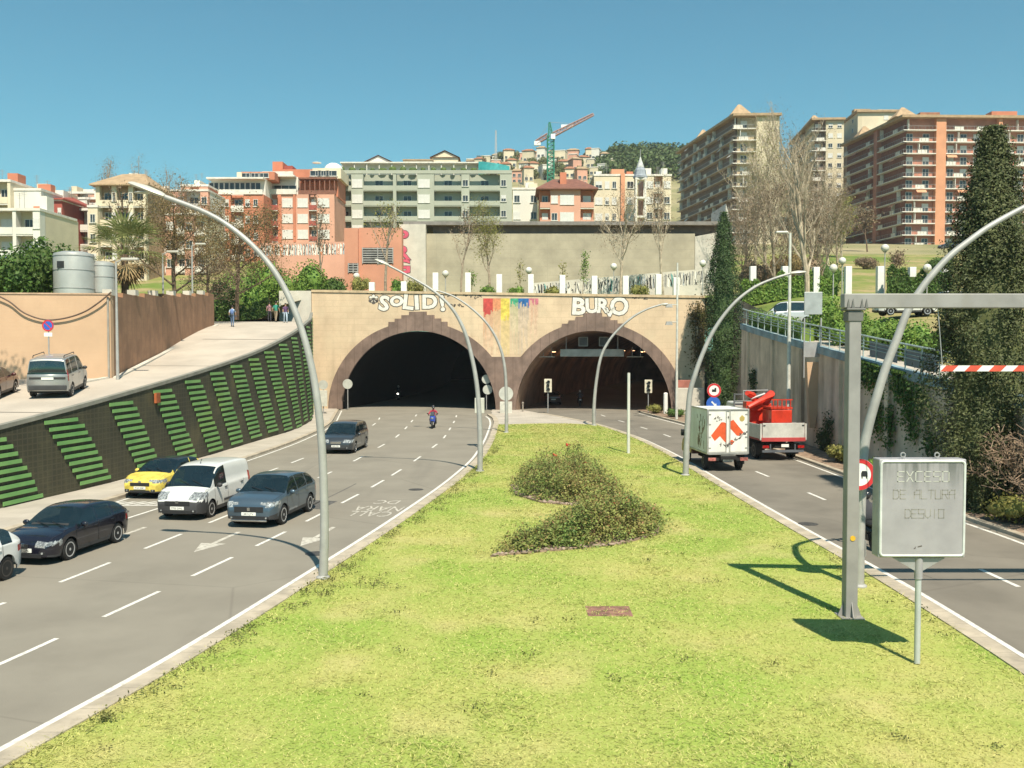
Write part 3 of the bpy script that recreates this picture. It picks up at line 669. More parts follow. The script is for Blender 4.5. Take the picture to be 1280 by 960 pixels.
# ================================================================== lamp posts (curved masts)
def arc_lamp(label,pts,d,r0,r1,headdir,hl=1.5,head_tilt=0,m=None,group='curved street lamps'):
    P=[D(x,y,d) for x,y in pts]; base=P[0].copy(); base.z=.1
    t=thing('street_lamp',label,'street lamp',base,0,group)
    P[0]=base; Q=catmull([p-base for p in P],5); n=len(Q)
    mb=MB(); mb.tube(Q,[r0+(r1-r0)*min(1,(i/(n-1))*1.15) for i in range(n)],12); mb.build('pole',[m or M_pole],t,True)
    mb=MB(); mb.lathe([(r0*1.5,-.05),(r0*1.5,.05),(r0*1.05,.09)],(0,0,0),14); mb.build('base_collar',[M_pole],t)
    mb=MB(); mb.box((r0+.005,0,1.0),(.02,r0*1.1,.4)); mb.build('hatch',[M_metal],t)
    e=Q[-1]; hd=V((headdir[0],0,headdir[1])).normalized(); up=V((0,1,0)).cross(hd)*-1
    if up.z<0: up=-up
    sect=[(0,.10,.07),(.12,.16,.10),(hl*.5,.20,.12),(hl*.9,.16,.08),(hl,.08,.04)]
    mb=MB(); rows=[]
    for s,wy,h in sect:
        c=e+hd*s; rows.append([c+V((0,wy*math.cos(a),0))+up*h*math.sin(a)*(1 if math.sin(a)>0 else .45) for a in [2*PI*k/12 for k in range(12)]])
    vs=[p for r in rows for p in r]; fs=[]
    for i in range(len(rows)-1):
        for j in range(12): fs.append((i*12+j,i*12+(j+1)%12,(i+1)*12+(j+1)%12,(i+1)*12+j))
    fs+= [tuple(range(12)),tuple(48+j for j in range(11,-1,-1))]
    mb.add(vs,fs); mb.build('lamp_head',[mat('lamp_shell',(.52,.50,.44),.45,.1,var=.05)],t,True)
    c=e+hd*hl*.52-up*.075; mb=MB(); mb.ell(c,(hl*.3,.13,.04),12,6); mb.build('lamp_glass',[mat('lamp_lens',(.55,.55,.5),.15)],t,True)
    return t
arc_lamp('tall curved grey lamp post right of the blue grey car',[(404,730),(405,690),(405.5,640),(402.5,560),(396.5,500),(388,452),(375,406),(357,363),(334,327),(300,293),(260,267),(206,246)],25.3,.125,.065,(-1,.38),1.0)
arc_lamp('curved lamp post at the kerb crossing the middle of the left tunnel arch',[(600,592),(600,540),(597,490),(591,452),(581,415),(566,387),(545,366),(520,350),(486,332)],47.6,.14,.055,(-1,.42),.75)
arc_lamp('slender curved lamp post on the median in front of the pier between the arches',[(633,543),(633,500),(631,460),(624,431),(610,406),(590,386),(568,371),(549,364)],69.5,.13,.06,(-1,.12),.7)
arc_lamp('curved lamp post in front of the right tunnel arch, beside the median paving',[(742.5,536),(742.5,510),(745,480),(751,447),(762,425),(777,408),(793,395),(810,386),(826,381)],76,.15,.07,(1,.1),.6)
arc_lamp('curved lamp post on the median kerb beside the white box truck',[(857,599),(858.5,550),(862,495),(869,468),(878,443),(890,417),(905,394),(923,374),(945,358),(968,348),(988,342)],46,.15,.06,(1,.08),.75)
arc_lamp('curved lamp post behind the square grey gantry post with the round red sign on it',[(1073,742),(1075,650),(1079,570),(1085,535),(1095,499),(1107,460),(1121,424),(1135,388),(1156,355),(1184,323),(1210,302),(1240,281),(1285,257),(1340,234)],24.4,.14,.07,(1,.36),1.0)

def straight_lamp(label,base,h,arms,r=.07,m=None,name='street_lamp',group='straight lamp posts'):
    t=thing(name,label,'street lamp',base,0,group)
    mb=MB(); mb.tube([(0,0,0),(0,0,h*.5),(0,0,h)],[r*1.25,r,r*.7],10); mb.build('pole',[m or M_pole],t,True)
    for (dx,dz,hl) in arms:
        s=1 if dx>0 else -1
        mb=MB(); mb.tube([(0,0,h-.05+min(0,dz)),(dx,0,h+dz)],.035,6); mb.build('arm',[m or M_pole],t)
        mb=MB(); mb.box((dx+s*hl/2,0,h+dz+.04),(hl,.3,.14)); mb.build('lamp_head',[MATS['lamp_shell']],t,bev=.04)
    return t
straight_lamp('tall pale straight lamp post beside the red crane truck',(17.3,60,.1),13.3,[(-.15,-.0,.75)],.11,mat('pale_pole',(.58,.58,.53),.5))
p=G(842,524); t=straight_lamp('thin pale mast with two floodlights at the right end of the tunnel front',(p.x,p.y-1.5,.1),13.5,[],.10,MATS['pale_pole'])
for z in (9.7,8.2):
    mb=MB(); mb.tube([(0,0,z+.2),(-.5,-.3,z+.2)],.04,6); t2=mb.build('arm',[MATS['pale_pole']],t); mb=MB(); mb.box((-.75,-.3,z+.1),(.6,.4,.3),m=0,top=.7); mb.build('floodlight',[mat('floodlight_grey',(.3,.3,.29),.5)],t)
for lab,px,d,zt,hl in (('lamp post at the corner where the salmon and brick walls meet',147,51.4,327,.9),('middle lamp post against the brown brick wall',205,66,317,.8),('lamp post near the far end of the brick wall',241.5,77.5,307,.8)):
    q=D(px,400,d); zz=sinterp(ZR,d); top=D(px,zt,d).z
    straight_lamp(lab,(q.x,q.y-.1,zz),top-zz,[(.3,.08,hl)],.07)

# ================================================================== square height gantry with the hanging bar
gx,gy=G(1066,778).x-.08,G(1066,778).y
g=thing('height_gantry','square grey steel gantry frame across the right road with a hanging bar','gantry',(gx,gy,.1))
M_gan=mat('gantry_grey',(.295,.285,.275),.55,.1,var=.08,scale=1.2)
gz_=D(1066,388,gy).z-.1; x2=10.6
overlay(M_gan,'noise',(.24,.22,.18),.5,scale=1.4,scl=(1,1,.25),thr=(.56,.74))
def gpost(x):
    mb=MB(); mb.box((x,0,gz_/2),(.27,.30,gz_)); mb.build('post',[M_gan],g,bev=.02)
    mb=MB(); mb.box((x,0,.03),(.52,.52,.06)); 
    for s in (-1,1):
        for a in (0,1):
            q=[(0,0),(.13,0),(0,.34)]
            if a: mb.face_prism([(s*(.135+k),z+.06) for k,z in q],(x,-.01,0),(1,0,0),(0,0,1),(0,1,0),.02)
            else: mb.face_prism([(s*(.15+k),z+.06) for k,z in q],(x-.01,0,0),(0,1,0),(0,0,1),(1,0,0),.02)
    mb.build('base_plate',[M_gan],g)
    mb=MB(); mb.box((x,0,gz_+.02),(.42,.42,.05)); mb.box((x,0,gz_-.14),(.34,.34,.22),m=0); mb.build('flange',[mat('gantry_dark',(.16,.16,.15),.6)],g,bev=.015)
gpost(0); gpost(x2)
mb=MB(); mb.box((x2/2,0,gz_+.21),(x2+.5,.28,.32)); mb.build('beam',[M_gan],g,bev=.02)
mb=MB()
for k in range(4): mb.face_prism([(0,0),(.07,0),(.035,.2)],(-.2+.1*k if k<2 else .1+.1*(k-2),-.16,gz_+.05),(1,0,0),(0,0,1),(0,-1,0),.02)
mb.build('stiffener',[MATS['gantry_dark']],g)
mb=MB(); mb.lathe([(.06,0),(.06,.012)],(0,-.165,1.85),14,axis='Y'); mb.build('yellow_dot',[mat('yellow_paint',(.7,.42,.03),.5)],g)
hb=D(1175,460.5,gy)
bar=thing('height_bar','red and white striped height limit bar hanging from the grey gantry','height bar',(hb.x,gy,hb.z))
mb=MB(); L_=8.6; mb.face_prism([(0,-.065),(L_,-.065),(L_,.065),(0,.065)],(0,-.02,0),(1,0,0),(0,0,1),(0,1,0),.04,0)
k=0; x=.0
while x<L_-.5:
    mb.face_prism([(x,-.066),(x+.27,-.066),(x+.40,.066),(x+.13,.066)],(0,-.024,0),(1,0,0),(0,0,1),(0,1,0),.048,1); x+=.54
mb.build('bar',[M_wht,mat('bar_red',(.62,.09,.05),.5,var=.1)],bar)
for xx in (.05,2.9,5.7,8.5):
    mb=MB(); mb.tube([(xx,0,.06),(xx-(.12 if xx<1 else 0),0,gz_+.15-hb.z)],.012,5); mb.build('chain',[M_metal],bar)

# ================================================================== big message box on a pole
SX,SY=7.80,18.2
sb=thing('message_sign','square weathered grey message box with faded lettering on a thin pole in the lawn','sign',(SX,SY,.15))
bz=D(1145,697,SY).z-.15; tz=D(1145,574,SY).z-.15; wb=1.66
mb=MB(); mb.box((.02,.17,(bz+tz)/2),(wb,.34,tz-bz)); mb.build('cabinet',[mat('cabinet_grey',(.38,.37,.385),.5,.15,var=.1,scale=1.5)],sb,bev=.02)
M_face=mat('sign_face',(.345,.33,.345),.4,.05,var=.06,scale=1.5)
overlay(M_face,'noise',(.13,.135,.13),.9,scale=1.0,scl=(5.5,1,.45),thr=(.38,.56))
N_,L_k,b_=nodes(M_face)
# rain stains gather in the upper part of the panel: fade the stain layer out lower down
mxn=[n for n in N_ if n.type=='MIX'][-1]; fl=mxn.inputs['Factor'].links[0].from_socket
tc=N_.new('ShaderNodeTexCoord'); sp=N_.new('ShaderNodeSeparateXYZ'); L_k.new(tc.outputs['Object'],sp.inputs[0]); mr=N_.new('ShaderNodeMapRange'); mr.inputs['From Min'].default_value=bz+(tz-bz)*.62; mr.inputs['From Max'].default_value=bz+(tz-bz)*.92
L_k.new(sp.outputs['Z'],mr.inputs['Value']); mm=N_.new('ShaderNodeMath'); mm.operation='MULTIPLY'; L_k.new(fl,mm.inputs[0]); L_k.new(mr.outputs[0],mm.inputs[1]); L_k.new(mm.outputs[0],mxn.inputs['Factor'])
mb=MB(); mb.box((.02,-.004,(bz+tz)/2),(wb-.1,.012,tz-bz-.1)); mb.build('face',[M_face],sb)
mb=MB(); W2=wb/2-.035; zc=(bz+tz)/2; hz=(tz-bz)/2-.04
rim=[]
for cx,cz,a0 in ((W2-.07,hz-.07,0),(-W2+.07,hz-.07,90),(-W2+.07,-hz+.07,180),(W2-.07,-hz+.07,270)):
    for k in range(5): a=R(a0+k*22.5); rim.append(V((.02+cx+.07*math.cos(a),-.012,zc+cz+.07*math.sin(a))))
mb.tube(rim+[rim[0],rim[1]],.024,6,cap=False); mb.build('rim',[mat('rim_white',(.62,.64,.62),.4)],sb,True)
for xx in (-.32,.33):
    mb=MB(); 
    ring=[V((xx+.045*math.cos(R(30*k)),.1,tz+.07+.045*math.sin(R(30*k)))) for k in range(13)]; mb.tube(ring,.014,5,cap=False); mb.tube([(xx,.1,tz-.01),(xx,.1,tz+.03)],.018,6); mb.build('lifting_eye',[M_metal],sb,True)
plane=((0,-.011,0),(1,0,0),(0,0,1),(0,-1,0))
mb=MB(); H_=tz-bz
strokes(mb,'EXCESO',-.46,bz+H_*.775,.118,.017,plane,0); mb.build('lettering',[mat('ghost_letters',(.50,.50,.45),.5)],sb)
mb=MB(); strokes(mb,'DE ALTURA',-.54,bz+H_*.60,.105,.013,plane,0,1.27); strokes(mb,'DESVIO',-.31,bz+H_*.405,.102,.013,plane,0,1.25); mb.build('lettering',[mat('faint_letters',(.30,.285,.25),.6)],sb)
mb=MB(); mb.face_prism([(0,0),(.035,0),(.045,.05)],(-.17+.03,-.011,bz+.17),(1,0,0),(0,0,1),(0,-1,0),.003); mb.face_prism([(.08,.03),(.16,.045),(.16,.07),(.08,.05)],(-.17+.03,-.011,bz+.17),(1,0,0),(0,0,1),(0,-1,0),.003); mb.build('sticker_mark',[M_ink],sb)
mb=MB(); mb.face_prism([(-.5,0),(.5,0),(.09,-.24),(-.09,-.24)],(.0,.06,bz-.02),(1,0,0),(0,0,1),(0,1,0),.1); mb.build('bracket',[M_metal],sb)
mb=MB(); mb.tube([(0,.08,0),(0,.08,bz-.30)],.058,14); mb.build('pole',[mat('pole_pale_grey',(.50,.53,.53),.4,.2,var=.05)],sb,True)
mb=MB(); mb.tube([(0,.08,bz-.42),(0,.08,bz-.01)],.078,14); mb.build('collar',[MATS['cabinet_grey']],sb,True)

# ================================================================== round traffic signs
def ring(mb,o,r0,r1,t,m,ax):
    n=28; vs=[]
    for q in (0,1):
        for r in (r0,r1):
            for k in range(n): a=2*PI*k/n; vs.append(V(o)+V((r*math.cos(a),-t*q,r*math.sin(a))))
    fs=[]
    for k in range(n):
        k2=(k+1)%n; fs+= [(2*n+k,2*n+k2,3*n+k2,3*n+k),(n+k,n+k2,3*n+k2,3*n+k),(k,2*n+k,2*n+k2,k2)]
    mb.add(vs,fs,m)
def disc(mb,o,r,t,m): mb.lathe([(r,0),(r,-t)],o,28,m,'Y')
# no overtaking sign on the lamp behind the gantry post
q=D(1074,593,24.05)
ns=thing('round_sign','round white sign with red ring and two cars, half hidden behind the gantry post','sign',q)
mb=MB(); disc(mb,(0,0,0),.40,.02,0); mb.build('disc',[M_wht],ns)
mb=MB(); ring(mb,(0,-.021,0),.29,.395,.006,0,0); mb.build('red_ring',[M_red],ns)
def car_symbol(cx,m,nm):
    mb=MB(); mb.face_prism([(-.08,-.05),(.08,-.05),(.08,.03),(.055,.09),(-.055,.09),(-.08,.03)],(cx,-.021,0),(1,0,0),(0,0,1),(0,-1,0),.005); mb.box((cx-.055,-.023,-.075),(.03,.005,.05)); mb.box((cx+.055,-.023,-.075),(.03,.005,.05)); mb.build(nm,[m],ns)
car_symbol(-.11,M_red,'car_symbol'); car_symbol(.12,M_blk,'car_symbol')
mb=MB(); mb.box((0,.05,0),(.1,.10,.5)); mb.build('clamp',[M_metal],ns)
# pair of signs by the right wall
tp=thing('traffic_sign','red ringed round sign above a blue round sign on one post by the right wall','traffic sign',(15.75,75,.2))
z1=D(893,488,75).z-.2; z2=D(893,504.5,75).z-.2
mb=MB(); mb.tube([(0,.05,0),(0,.05,z1+.5)],.045,8); mb.build('post',[M_metal],tp)
mb=MB(); disc(mb,(.05,0,z1),.55,.02,0); ring(mb,(.05,-.021,z1),.40,.545,.006,1,0); o=mb.build('red_disc',[M_wht,M_red],tp)
mb=MB(); mb.box((.05,-.025,z1-.02),(.34,.006,.2)); mb.box((.15,-.026,z1+.13),(.14,.006,.14)); mb.build('truck_symbol',[M_blk],o)
mb=MB(); disc(mb,(.0,0,z2),.55,.02,0); o=mb.build('blue_disc',[M_blue],tp)
mb=MB(); mb.face_prism([(-.2,.12),(-.12,.2),(.12,-.05),(.2,.03),(.24,-.26),(-.05,-.22),(.04,-.13)],(.02,-.021,z2),(1,0,0),(0,0,1),(0,-1,0),.006); mb.build('arrow_symbol',[M_wht],o)
# no parking sign in front of the salmon wall
q=D(60,407,49.6); zg=sinterp(ZR,49.6)
npk=thing('traffic_sign','round blue no parking sign with red ring in front of the salmon wall','traffic sign',(q.x,q.y,zg))
mb=MB(); mb.tube([(0,.05,0),(0,.05,q.z-zg+.3)],.035,8); mb.build('post',[M_metal],npk)
mb=MB(); disc(mb,(0,0,q.z-zg),.30,.02,0); mb.build('disc',[M_blue],npk)
mb=MB(); ring(mb,(0,-.021,q.z-zg),.225,.297,.005,0,0); mb.face_prism([(-.18,.14),(-.14,.18),(.18,-.14),(.14,-.18)],(0,-.021,q.z-zg),(1,0,0),(0,0,1),(0,-1,0),.004); mb.build('red_ring',[M_red],npk)
mb=MB(); mb.box((0,0,q.z-zg-.46),(.42,.02,.2)); mb.build('plate',[M_wht],npk)
# pale backs of round signs round the left arch
def back_sign(label,px,py,d,r,post=True,box=None):
    q=D(px,py,d); t=thing('sign_disc',label,'traffic sign',(q.x,d,.1))
    z=q.z-.1; mb=MB(); disc(mb,(0,0,z),r,.03,0); mb.build('disc',[mat('sign_back_pale',(.52,.52,.47),.5,.2,var=.08)],t)
    if post: mb=MB(); mb.tube([(0,.06,0),(0,.06,z+r)],.05,8); mb.build('post',[M_metal],t)
    if box:
        mb=MB(); mb.box((0,-.03,z-r-box/2-.08),(.85*r*2,.16,box)); mb.build('sign_plate',[mat('plate_pale',(.55,.54,.48),.5)],t,bev=.02)
    return t
back_sign('pale round sign left of the left arch, against the green wall end',404,481,90,.44,box=1.5)
back_sign('pale round sign inside the left edge of the left arch',434.5,480,97.2,.50)
t=back_sign('two pale round signs one above the other at the right edge of the left arch',608,474,96.5,.46); q2=D(609.5,487,96.5); mb=MB(); disc(mb,(q2.x-t.location.x,0,q2.z-.1),.48,.03,0); mb.build('disc',[MATS['sign_back_pale']],t)
back_sign('large pale round sign with a plate at the pier between the arches',632.5,492,91,.68,box=1.9)
cb=thing('control_cabinet','small grey control cabinet on a post in front of the left arch','cabinet',(D(599.5,505,60).x,60,.1))
mb=MB(); mb.box((0,0,1.95+.6),(.6,.35,.95)); mb.build('box',[MATS['plate_pale']],cb,bev=.02); mb=MB(); mb.tube([(0,0,0),(0,0,2.1)],.06,8); mb.build('post',[M_metal],cb)
# traffic signals with three lamps on pale boards
def signal(label,px,py,d,base_z=.1):
    q=D(px,py,d); t=thing('traffic_signal',label,'traffic light',(q.x,d,base_z),0,'tunnel traffic lights')
    z=q.z-base_z
    mb=MB(); mb.box((0,0,z),(.72,.05,1.28)); mb.build('backboard',[mat('board_cream',(.62,.57,.45),.6)],t,bev=.02)
    mb=MB(); mb.tube([(0,.06,0),(0,.06,z-.5)],.05,8); mb.build('post',[M_metal],t)
    for k in range(3):
        mb=MB(); mb.lathe([(.13,0),(.15,-.05),(.15,-.16),(.13,-.16),(.12,-.06)],(.04 if k!=1 else -.02,-.03,z+.36-.36*k),14,0,'Y'); o=mb.build('lamp',[M_black],t)
        if k!=1: mb=MB(); mb.box((-.12,-.05,z+.30-.36*k),(.14,.04,.10)); mb.build('visor',[M_black],o)
signal('three lamp traffic light on a cream board at the left side of the right tunnel',685,482,91.5)
signal('three lamp traffic light on a cream board at the right side of the right tunnel',810.5,483,92.0)
# plain white post on the lawn, white bollard, kerb post
q=G(785.5,570); z=D(785.5,466,q.y).z
mb=MB(); mb.tube([(0,0,0),(0,0,z-.15)],[.095,.085],12); o=mb.build('white_post',[mat('post_white',(.60,.60,.55),.5,var=.05)],None,True); o.location=(q.x,q.y,.15); tag(o,'plain pale post standing alone on the lawn before the right arch','post')
mb=MB(); mb.tube([(0,0,0),(0,0,1.9)],[.22,.2],12); mb.ell((0,0,1.9),(.2,.2,.1)); o=mb.build('white_bollard',[M_white],None,True); q=D(832,500,90); o.location=(q.x,90,.1); tag(o,'short white bollard at the right foot of the right arch','bollard')
q=G(653.5,516); mb=MB(); mb.tube([(0,0,0),(0,0,.75)],[.08,.07],8); mb.ell((0,0,.85),(.11,.11,.13)); o=mb.build('kerb_bollard',[mat('bollard_stone',(.3,.26,.22),.8)],None,True); o.location=(q.x,q.y,.1); tag(o,'small stone coloured bollard on the paving by the left foot of the right arch','bollard')
# switch block and rust box by the arch
blk=thing('concrete_block','pale concrete block wall at the right end of the tunnel front','concrete block',(D(862,500,88.5).x,88.5,.1))
mb=MB(); mb.box((0,0,1.25),(2.5,1.2,2.5)); mb.build('block',[M_concl],blk,bev=.03)
mb=MB(); mb.box((-.45,.5,2.85),(1.4,.8,.7)); mb.build('red_top',[mat('red_tile',(.33,.12,.09),.8)],blk,bev=.03)
# sign bridge inside the right tunnel
sg=thing('lane_signal_bridge','grey lane signal panel hanging under the crown of the right arch','tunnel sign',D(740,441,96.5))
mb=MB(); mb.box((0,0,0),(6.4,.35,.75)); mb.build('panel',[mat('panel_grey',(.42,.41,.38),.5)],sg,bev=.03)
for xx in (-.9,1.15):
    zz=D(0,427,96.5).z-D(0,441,96.5).z
    mb=MB(); mb.box((xx,-.1,zz),(.95,.3,.95)); o=mb.build('signal_box',[mat('signal_dark',(.06,.06,.065),.5)],sg,bev=.02)
    mb=MB(); 
    for a,c in (((-.44,0),(.05,.9)),((.44,0),(.05,.9)),((0,.44),(.9,.05)),((0,-.44),(.9,.05))): mb.box((xx+a[0],-.26,zz+a[1]),(c[0],.03,c[1]))
    mb.build('box_rim',[MATS['panel_grey']],o)
for xx in (-2.6,2.6): mb=MB(); mb.tube([(xx,0,.3),(xx,0,1.9)],.05,6); mb.build('hanger',[M_metal],sg)
for i,(px,py) in enumerate(((683,446),(794,446))):
    q=D(px,py,97.5); t=thing('tunnel_lamp_rail','thin lighting rail %s of the grey panel under the right arch'%('left','right')[i],'light rail',q)
    mb=MB(); mb.box((0,0,0),(1.7,.12,.1)); mb.build('rail',[MATS['panel_grey']],t)
    for xx in (-.3,.55): mb=MB(); mb.tube([(xx,0,.05),(xx,0,1.0)],.04,6); mb.build('hanger',[M_metal],t)
for k in range(9):
    for s in (-1,1):
        y=6+9*k; off=9*(y/95)**2; p=Pt(UR+off+s*4.6,5.9,-y); t=thing('tunnel_lamp','dim amber lamp on the lining deep inside the right tunnel','tunnel lamp',p,PRZ,'amber tunnel lamps')
        mb=MB(); mb.box((0,0,.06),(.34,1.5,.12)); mb.build('housing',[M_metal],t); mb=MB(); mb.box((0,0,-.02),(.26,1.4,.05)); mb.build('lens',[mat('amber_lens',(.8,.5,.25),.3,emit=(1,.50,.24),estr=5.5)],t)
# reddish utility cover in the lawn
q=G(761,764,.2); mb=MB(); mb.box((0,0,.0),(1.02,.82,.10)); o=mb.build('utility_cover',[mat('brick_cover',(.27,.135,.105),.9,var=.25,scale=5)],None,bev=.01); o.location=(q.x,q.y,.16); tag(o,'flat reddish brown utility cover set in the lawn','utility cover')
# white posts of the fence above the portal
pp=MB(); pp.box((0,0,.95),(.58,.58,1.9)); pm=pp.data('fence_pillar',[M_white])
def wpost(px,ytop,d,h,label):
    q=D(px,ytop,d); o=link('fence_pillar',pm,None,.03); o.location=(q.x,d,q.z-h); o.scale=(1,1,h/1.9); tag(o,label,'pillar','white fence pillars'); return o
for px,yt in ((465,353),(505,352),(544.5,341),(585,341),(624,343),(663.5,343),(703,344),(743,345),(782,345),(823,343),(845,347)):
    wpost(px,yt,interp([(300,100.5),(900,95.8)],px),2.05,'white square fence pillar on top of the tunnel front')
for px,yt in ((350,357),(387,357),(426,357)): wpost(px,yt,112,1.9,'white square fence pillar among the bushes behind the cream parapet')
for px,yt,d in ((941,333,95),(981,333,93),(1020,334,91),(1060,333,89),(1100,333,88),(1140,334,87),(1180,336,86)):
    wpost(px,yt,d,3.0,'white square fence pillar below the right lawn')
# ================================================================== cars: one lofted shell, split into its panels
M_glass=mat('car_glass',(.014,.028,.034),.04,var=.1,spec=1.0); M_glass.node_tree.nodes['Principled BSDF'].inputs['IOR'].default_value=1.8
M_win=M_glass.copy(); M_win.name='car_window'
_N=M_win.node_tree.nodes; _L=M_win.node_tree.links; _t=_N.new('ShaderNodeBsdfTransparent'); _t.inputs[0].default_value=(.30,.36,.36,1); _m=_N.new('ShaderNodeMixShader'); _m.inputs[0].default_value=.45
_L.new(_N['Principled BSDF'].outputs[0],_m.inputs[1]); _L.new(_t.outputs[0],_m.inputs[2]); _L.new(_m.outputs[0],_N['Material Output'].inputs['Surface'])
M_seat=mat('seat_cloth',(.05,.05,.055),.9); M_dash=mat('dashboard',(.035,.035,.037),.8)
M_rim=mat('alloy_rim',(.55,.55,.56),.3,.35,var=.05)
M_rimd=mat('dark_rim',(.10,.09,.085),.4,.6,var=.05)
M_lampg=mat('headlamp',(.50,.52,.52),.06,.3,var=.3,scale=14,col2=(.16,.17,.18),thr=(.42,.6))
M_tail=mat('tail_lamp',(.35,.012,.012),.15,var=.2,scale=8)
M_plate=mat('number_plate',(.74,.74,.70),.5,var=.03)
M_chrome=mat('chrome',(.6,.6,.6),.15,1,var=.02)
M_under=mat('underbody',(.012,.012,.012),.9,var=.1)
def wheel(parent,x,y,r,w,rim,spokes=5,side=1):
    mb=MB(); n=26
    mb.lathe([(r*.62,-w/2),(r*.93,-w/2),(r,-w*.36),(r,w*.36),(r*.93,w/2),(r*.62,w/2)],(0,0,0),n,0,'Y')
    o=mb.build('wheel',[M_dark],parent,True); o.location=(x,y,r); s=side
    mb=MB(); mb.lathe([(r*.70,s*(w/2-.015)),(r*.70,s*(w/2+.006)),(r*.60,s*(w/2+.002)),(r*.56,s*(w/2-.06))],(0,0,0),n,0,'Y')
    mb.lathe([(r*.16,s*(w/2-.05)),(r*.14,s*(w/2+.002)),(.001,s*(w/2+.006))],(0,0,0),12,0,'Y')
    for k in range(spokes):
        a=2*PI*k/spokes; c,sn=math.cos(a),math.sin(a); t=V((-sn,0,c)); d=V((c,0,sn)); wf=.5*5/spokes+.5; q=[d*r*.12-t*r*.10*wf,d*r*.62-t*r*.10*wf,d*r*.62+t*r*.10*wf,d*r*.12+t*r*.10*wf]
        mb.add([p+V((0,s*(w/2-.005),0)) for p in q]+[p+V((0,s*(w/2-.06),0)) for p in q],[(0,1,2,3),(7,6,5,4),(0,4,5,1),(2,6,7,3),(1,5,6,2),(3,7,4,0)])
    mb.build('rim',[rim],o)
    mb=MB(); mb.lathe([(r*.57,s*(w/2-.075)),(.002,s*(w/2-.08))],(0,0,0),16,0,'Y'); mb.build('hub_backing',[M_under],o)
    return o
def car(name,label,cat,loc,head,sp,paint,group=None):
    """local +x is forward"""
    L,W,Ht=sp['L'],sp['W'],sp['H']; hl=L/2; wr=sp.get('wr',.33); fa=hl-sp.get('fo',.85); ra=-hl+sp.get('ro',.75); Ra=wr+.06
    top=sp['top']; belt=sp['belt']; sill=sp.get('sill',.24); cowl=sp['cowl']; rs=sp['roof0']; re_=sp['roof1']; tail=sp.get('tail',-hl+.05)
    rw=sp.get('rw',.74); fcut=sp.get('fcut',.20); rcut=sp.get('rcut',.10)
    rz=math.atan2(head[1],head[0]); t=thing(name,label,cat,loc,rz,group)
    xs=set(-hl+L*k/84 for k in range(85)); xs|={hl-.02,hl-.05,-hl+.02,-hl+.05}
    xs=sorted(xs); nr=15
    def half(x):
        w_=W/2
        u=max(0,(x-(hl-.55))/.55); w_*=1-fcut*u**2.6
        u=max(0,(-x-(hl-.45))/.45); w_*=1-rcut*u**2.6
        return w_
    rings=[]
    for x in xs:
        w_=half(x); zt=sinterp(top,x); zb=min(sinterp(belt,x),zt-.03)
        s=sill+ (.05*max(0,(x-(hl-.25))/.25)) + (.10*max(0,(-x-(hl-.25))/.25))
        for a in (fa,ra):
            if abs(x-a)<Ra: s=max(s,wr+math.sqrt(Ra*Ra-(x-a)**2)*1.0)
        s=min(s,zb-.06)
        row=[]
        for f in (0,.16,.38,.62,.86,1):
            z=s+(zb-s)*f; bul=interp([(sill,.955),(.45,.985),(.62,1.0),(.85,.985),(1.3,.955)],z)
            row.append((x,w_*bul,z))
        yb=row[-1][1]-.015; edge=zt-.045*(1 if zt-zb>.1 else .3); gh=max(0.0,edge-zb)
        yr_=yb-(yb-W/2*rw)*min(1,gh/max(.01,(Ht-sinterp(belt,0))))
        row.append((x,yb,zb+.012))
        for f in (.33,.66,.93,1.0):
            inset=yb+(yr_-yb)*(f**1.15); row.append((x,inset-(.03 if f==1 else 0),zb+.012+max(.004,gh)*f))
        ye,ze=row[-1][1],row[-1][2]
        for f in (.82,.55,.27,0): row.append((x,ye*f,ze+(zt-ze+.012)*(1-f**2.2)))
        rings.append(row)
    nr=len(rings[0]); vs=[];fs=[];info=[]
    for side in (1,-1):
        for row in rings: vs.extend((x,y*side,z) for x,y,z in row)
    n=len(xs); o2=n*nr
    for si,o in ((1,0),(-1,o2)):
        for i in range(n-1):
            for j in range(nr-1):
                a=o+i*nr+j; f=(a,a+nr,a+nr+1,a+1); f=f if si==-1 else f[::-1]; fs.append(f); info.append((i,j,'s'))
    for i,k in ((n-1,'f'),(0,'r')):
        for j in range(nr-1):
            a=i*nr+j; f=(a,a+1,o2+a+1,o2+a); f=f[::-1] if k=='f' else f; fs.append(f); info.append((i,j,k))
    me=bpy.data.meshes.new('shell'); me.from_pydata(vs,[],fs); bm=bmesh.new(); bm.from_mesh(me); bmesh.ops.remove_doubles(bm,verts=[v for v in bm.verts if abs(v.co.y)<1e-5],dist=1e-4); bmesh.ops.recalc_face_normals(bm,faces=bm.faces); bm.to_mesh(me); bm.free(); me.update()
    nv=[V(v.normal) for v in me.vertices]
    groups={}
    dz=sp.get('clad',0)
    for p in me.polygons:
        c=p.center; x,y,z=c.x,abs(c.y),c.z; zt=sinterp(top,x); zb=min(sinterp(belt,x),zt-.03); edge=zt-.045; nrm=p.normal
        ye=W/2*rw
        key='body'
        gh=edge-zb
        inroof=z>zb+.03 and gh>.10
        endcap=abs(nrm.x)>.999 and abs(x)>hl-.005
        fz=(z-zb)/max(.05,gh)
        if not endcap and z>zb+.02:
            topface = abs(nrm.y)<.62
            if rs<x<cowl and topface and gh>.0 and y<ye+.20*(1-min(1,gh/(Ht-zb)))-.01+.06: key='windscreen'
            elif x<re_ and x>tail and topface and z>sp.get('rwz',zb+.1) and sp.get('rearglass',1): key='rear_window'
            elif inroof and not topface and .06<fz<.92:
                for a,bb,nm in sp['win']:
                    if a<x<bb: key='side_window'
        if sp.get('rearglass',1)==2 and x<-hl+.30 and z>sp['rwz'] and z<sp['rwz1'] and nrm.x<-.35 and y<W/2*.80: key='rear_window'
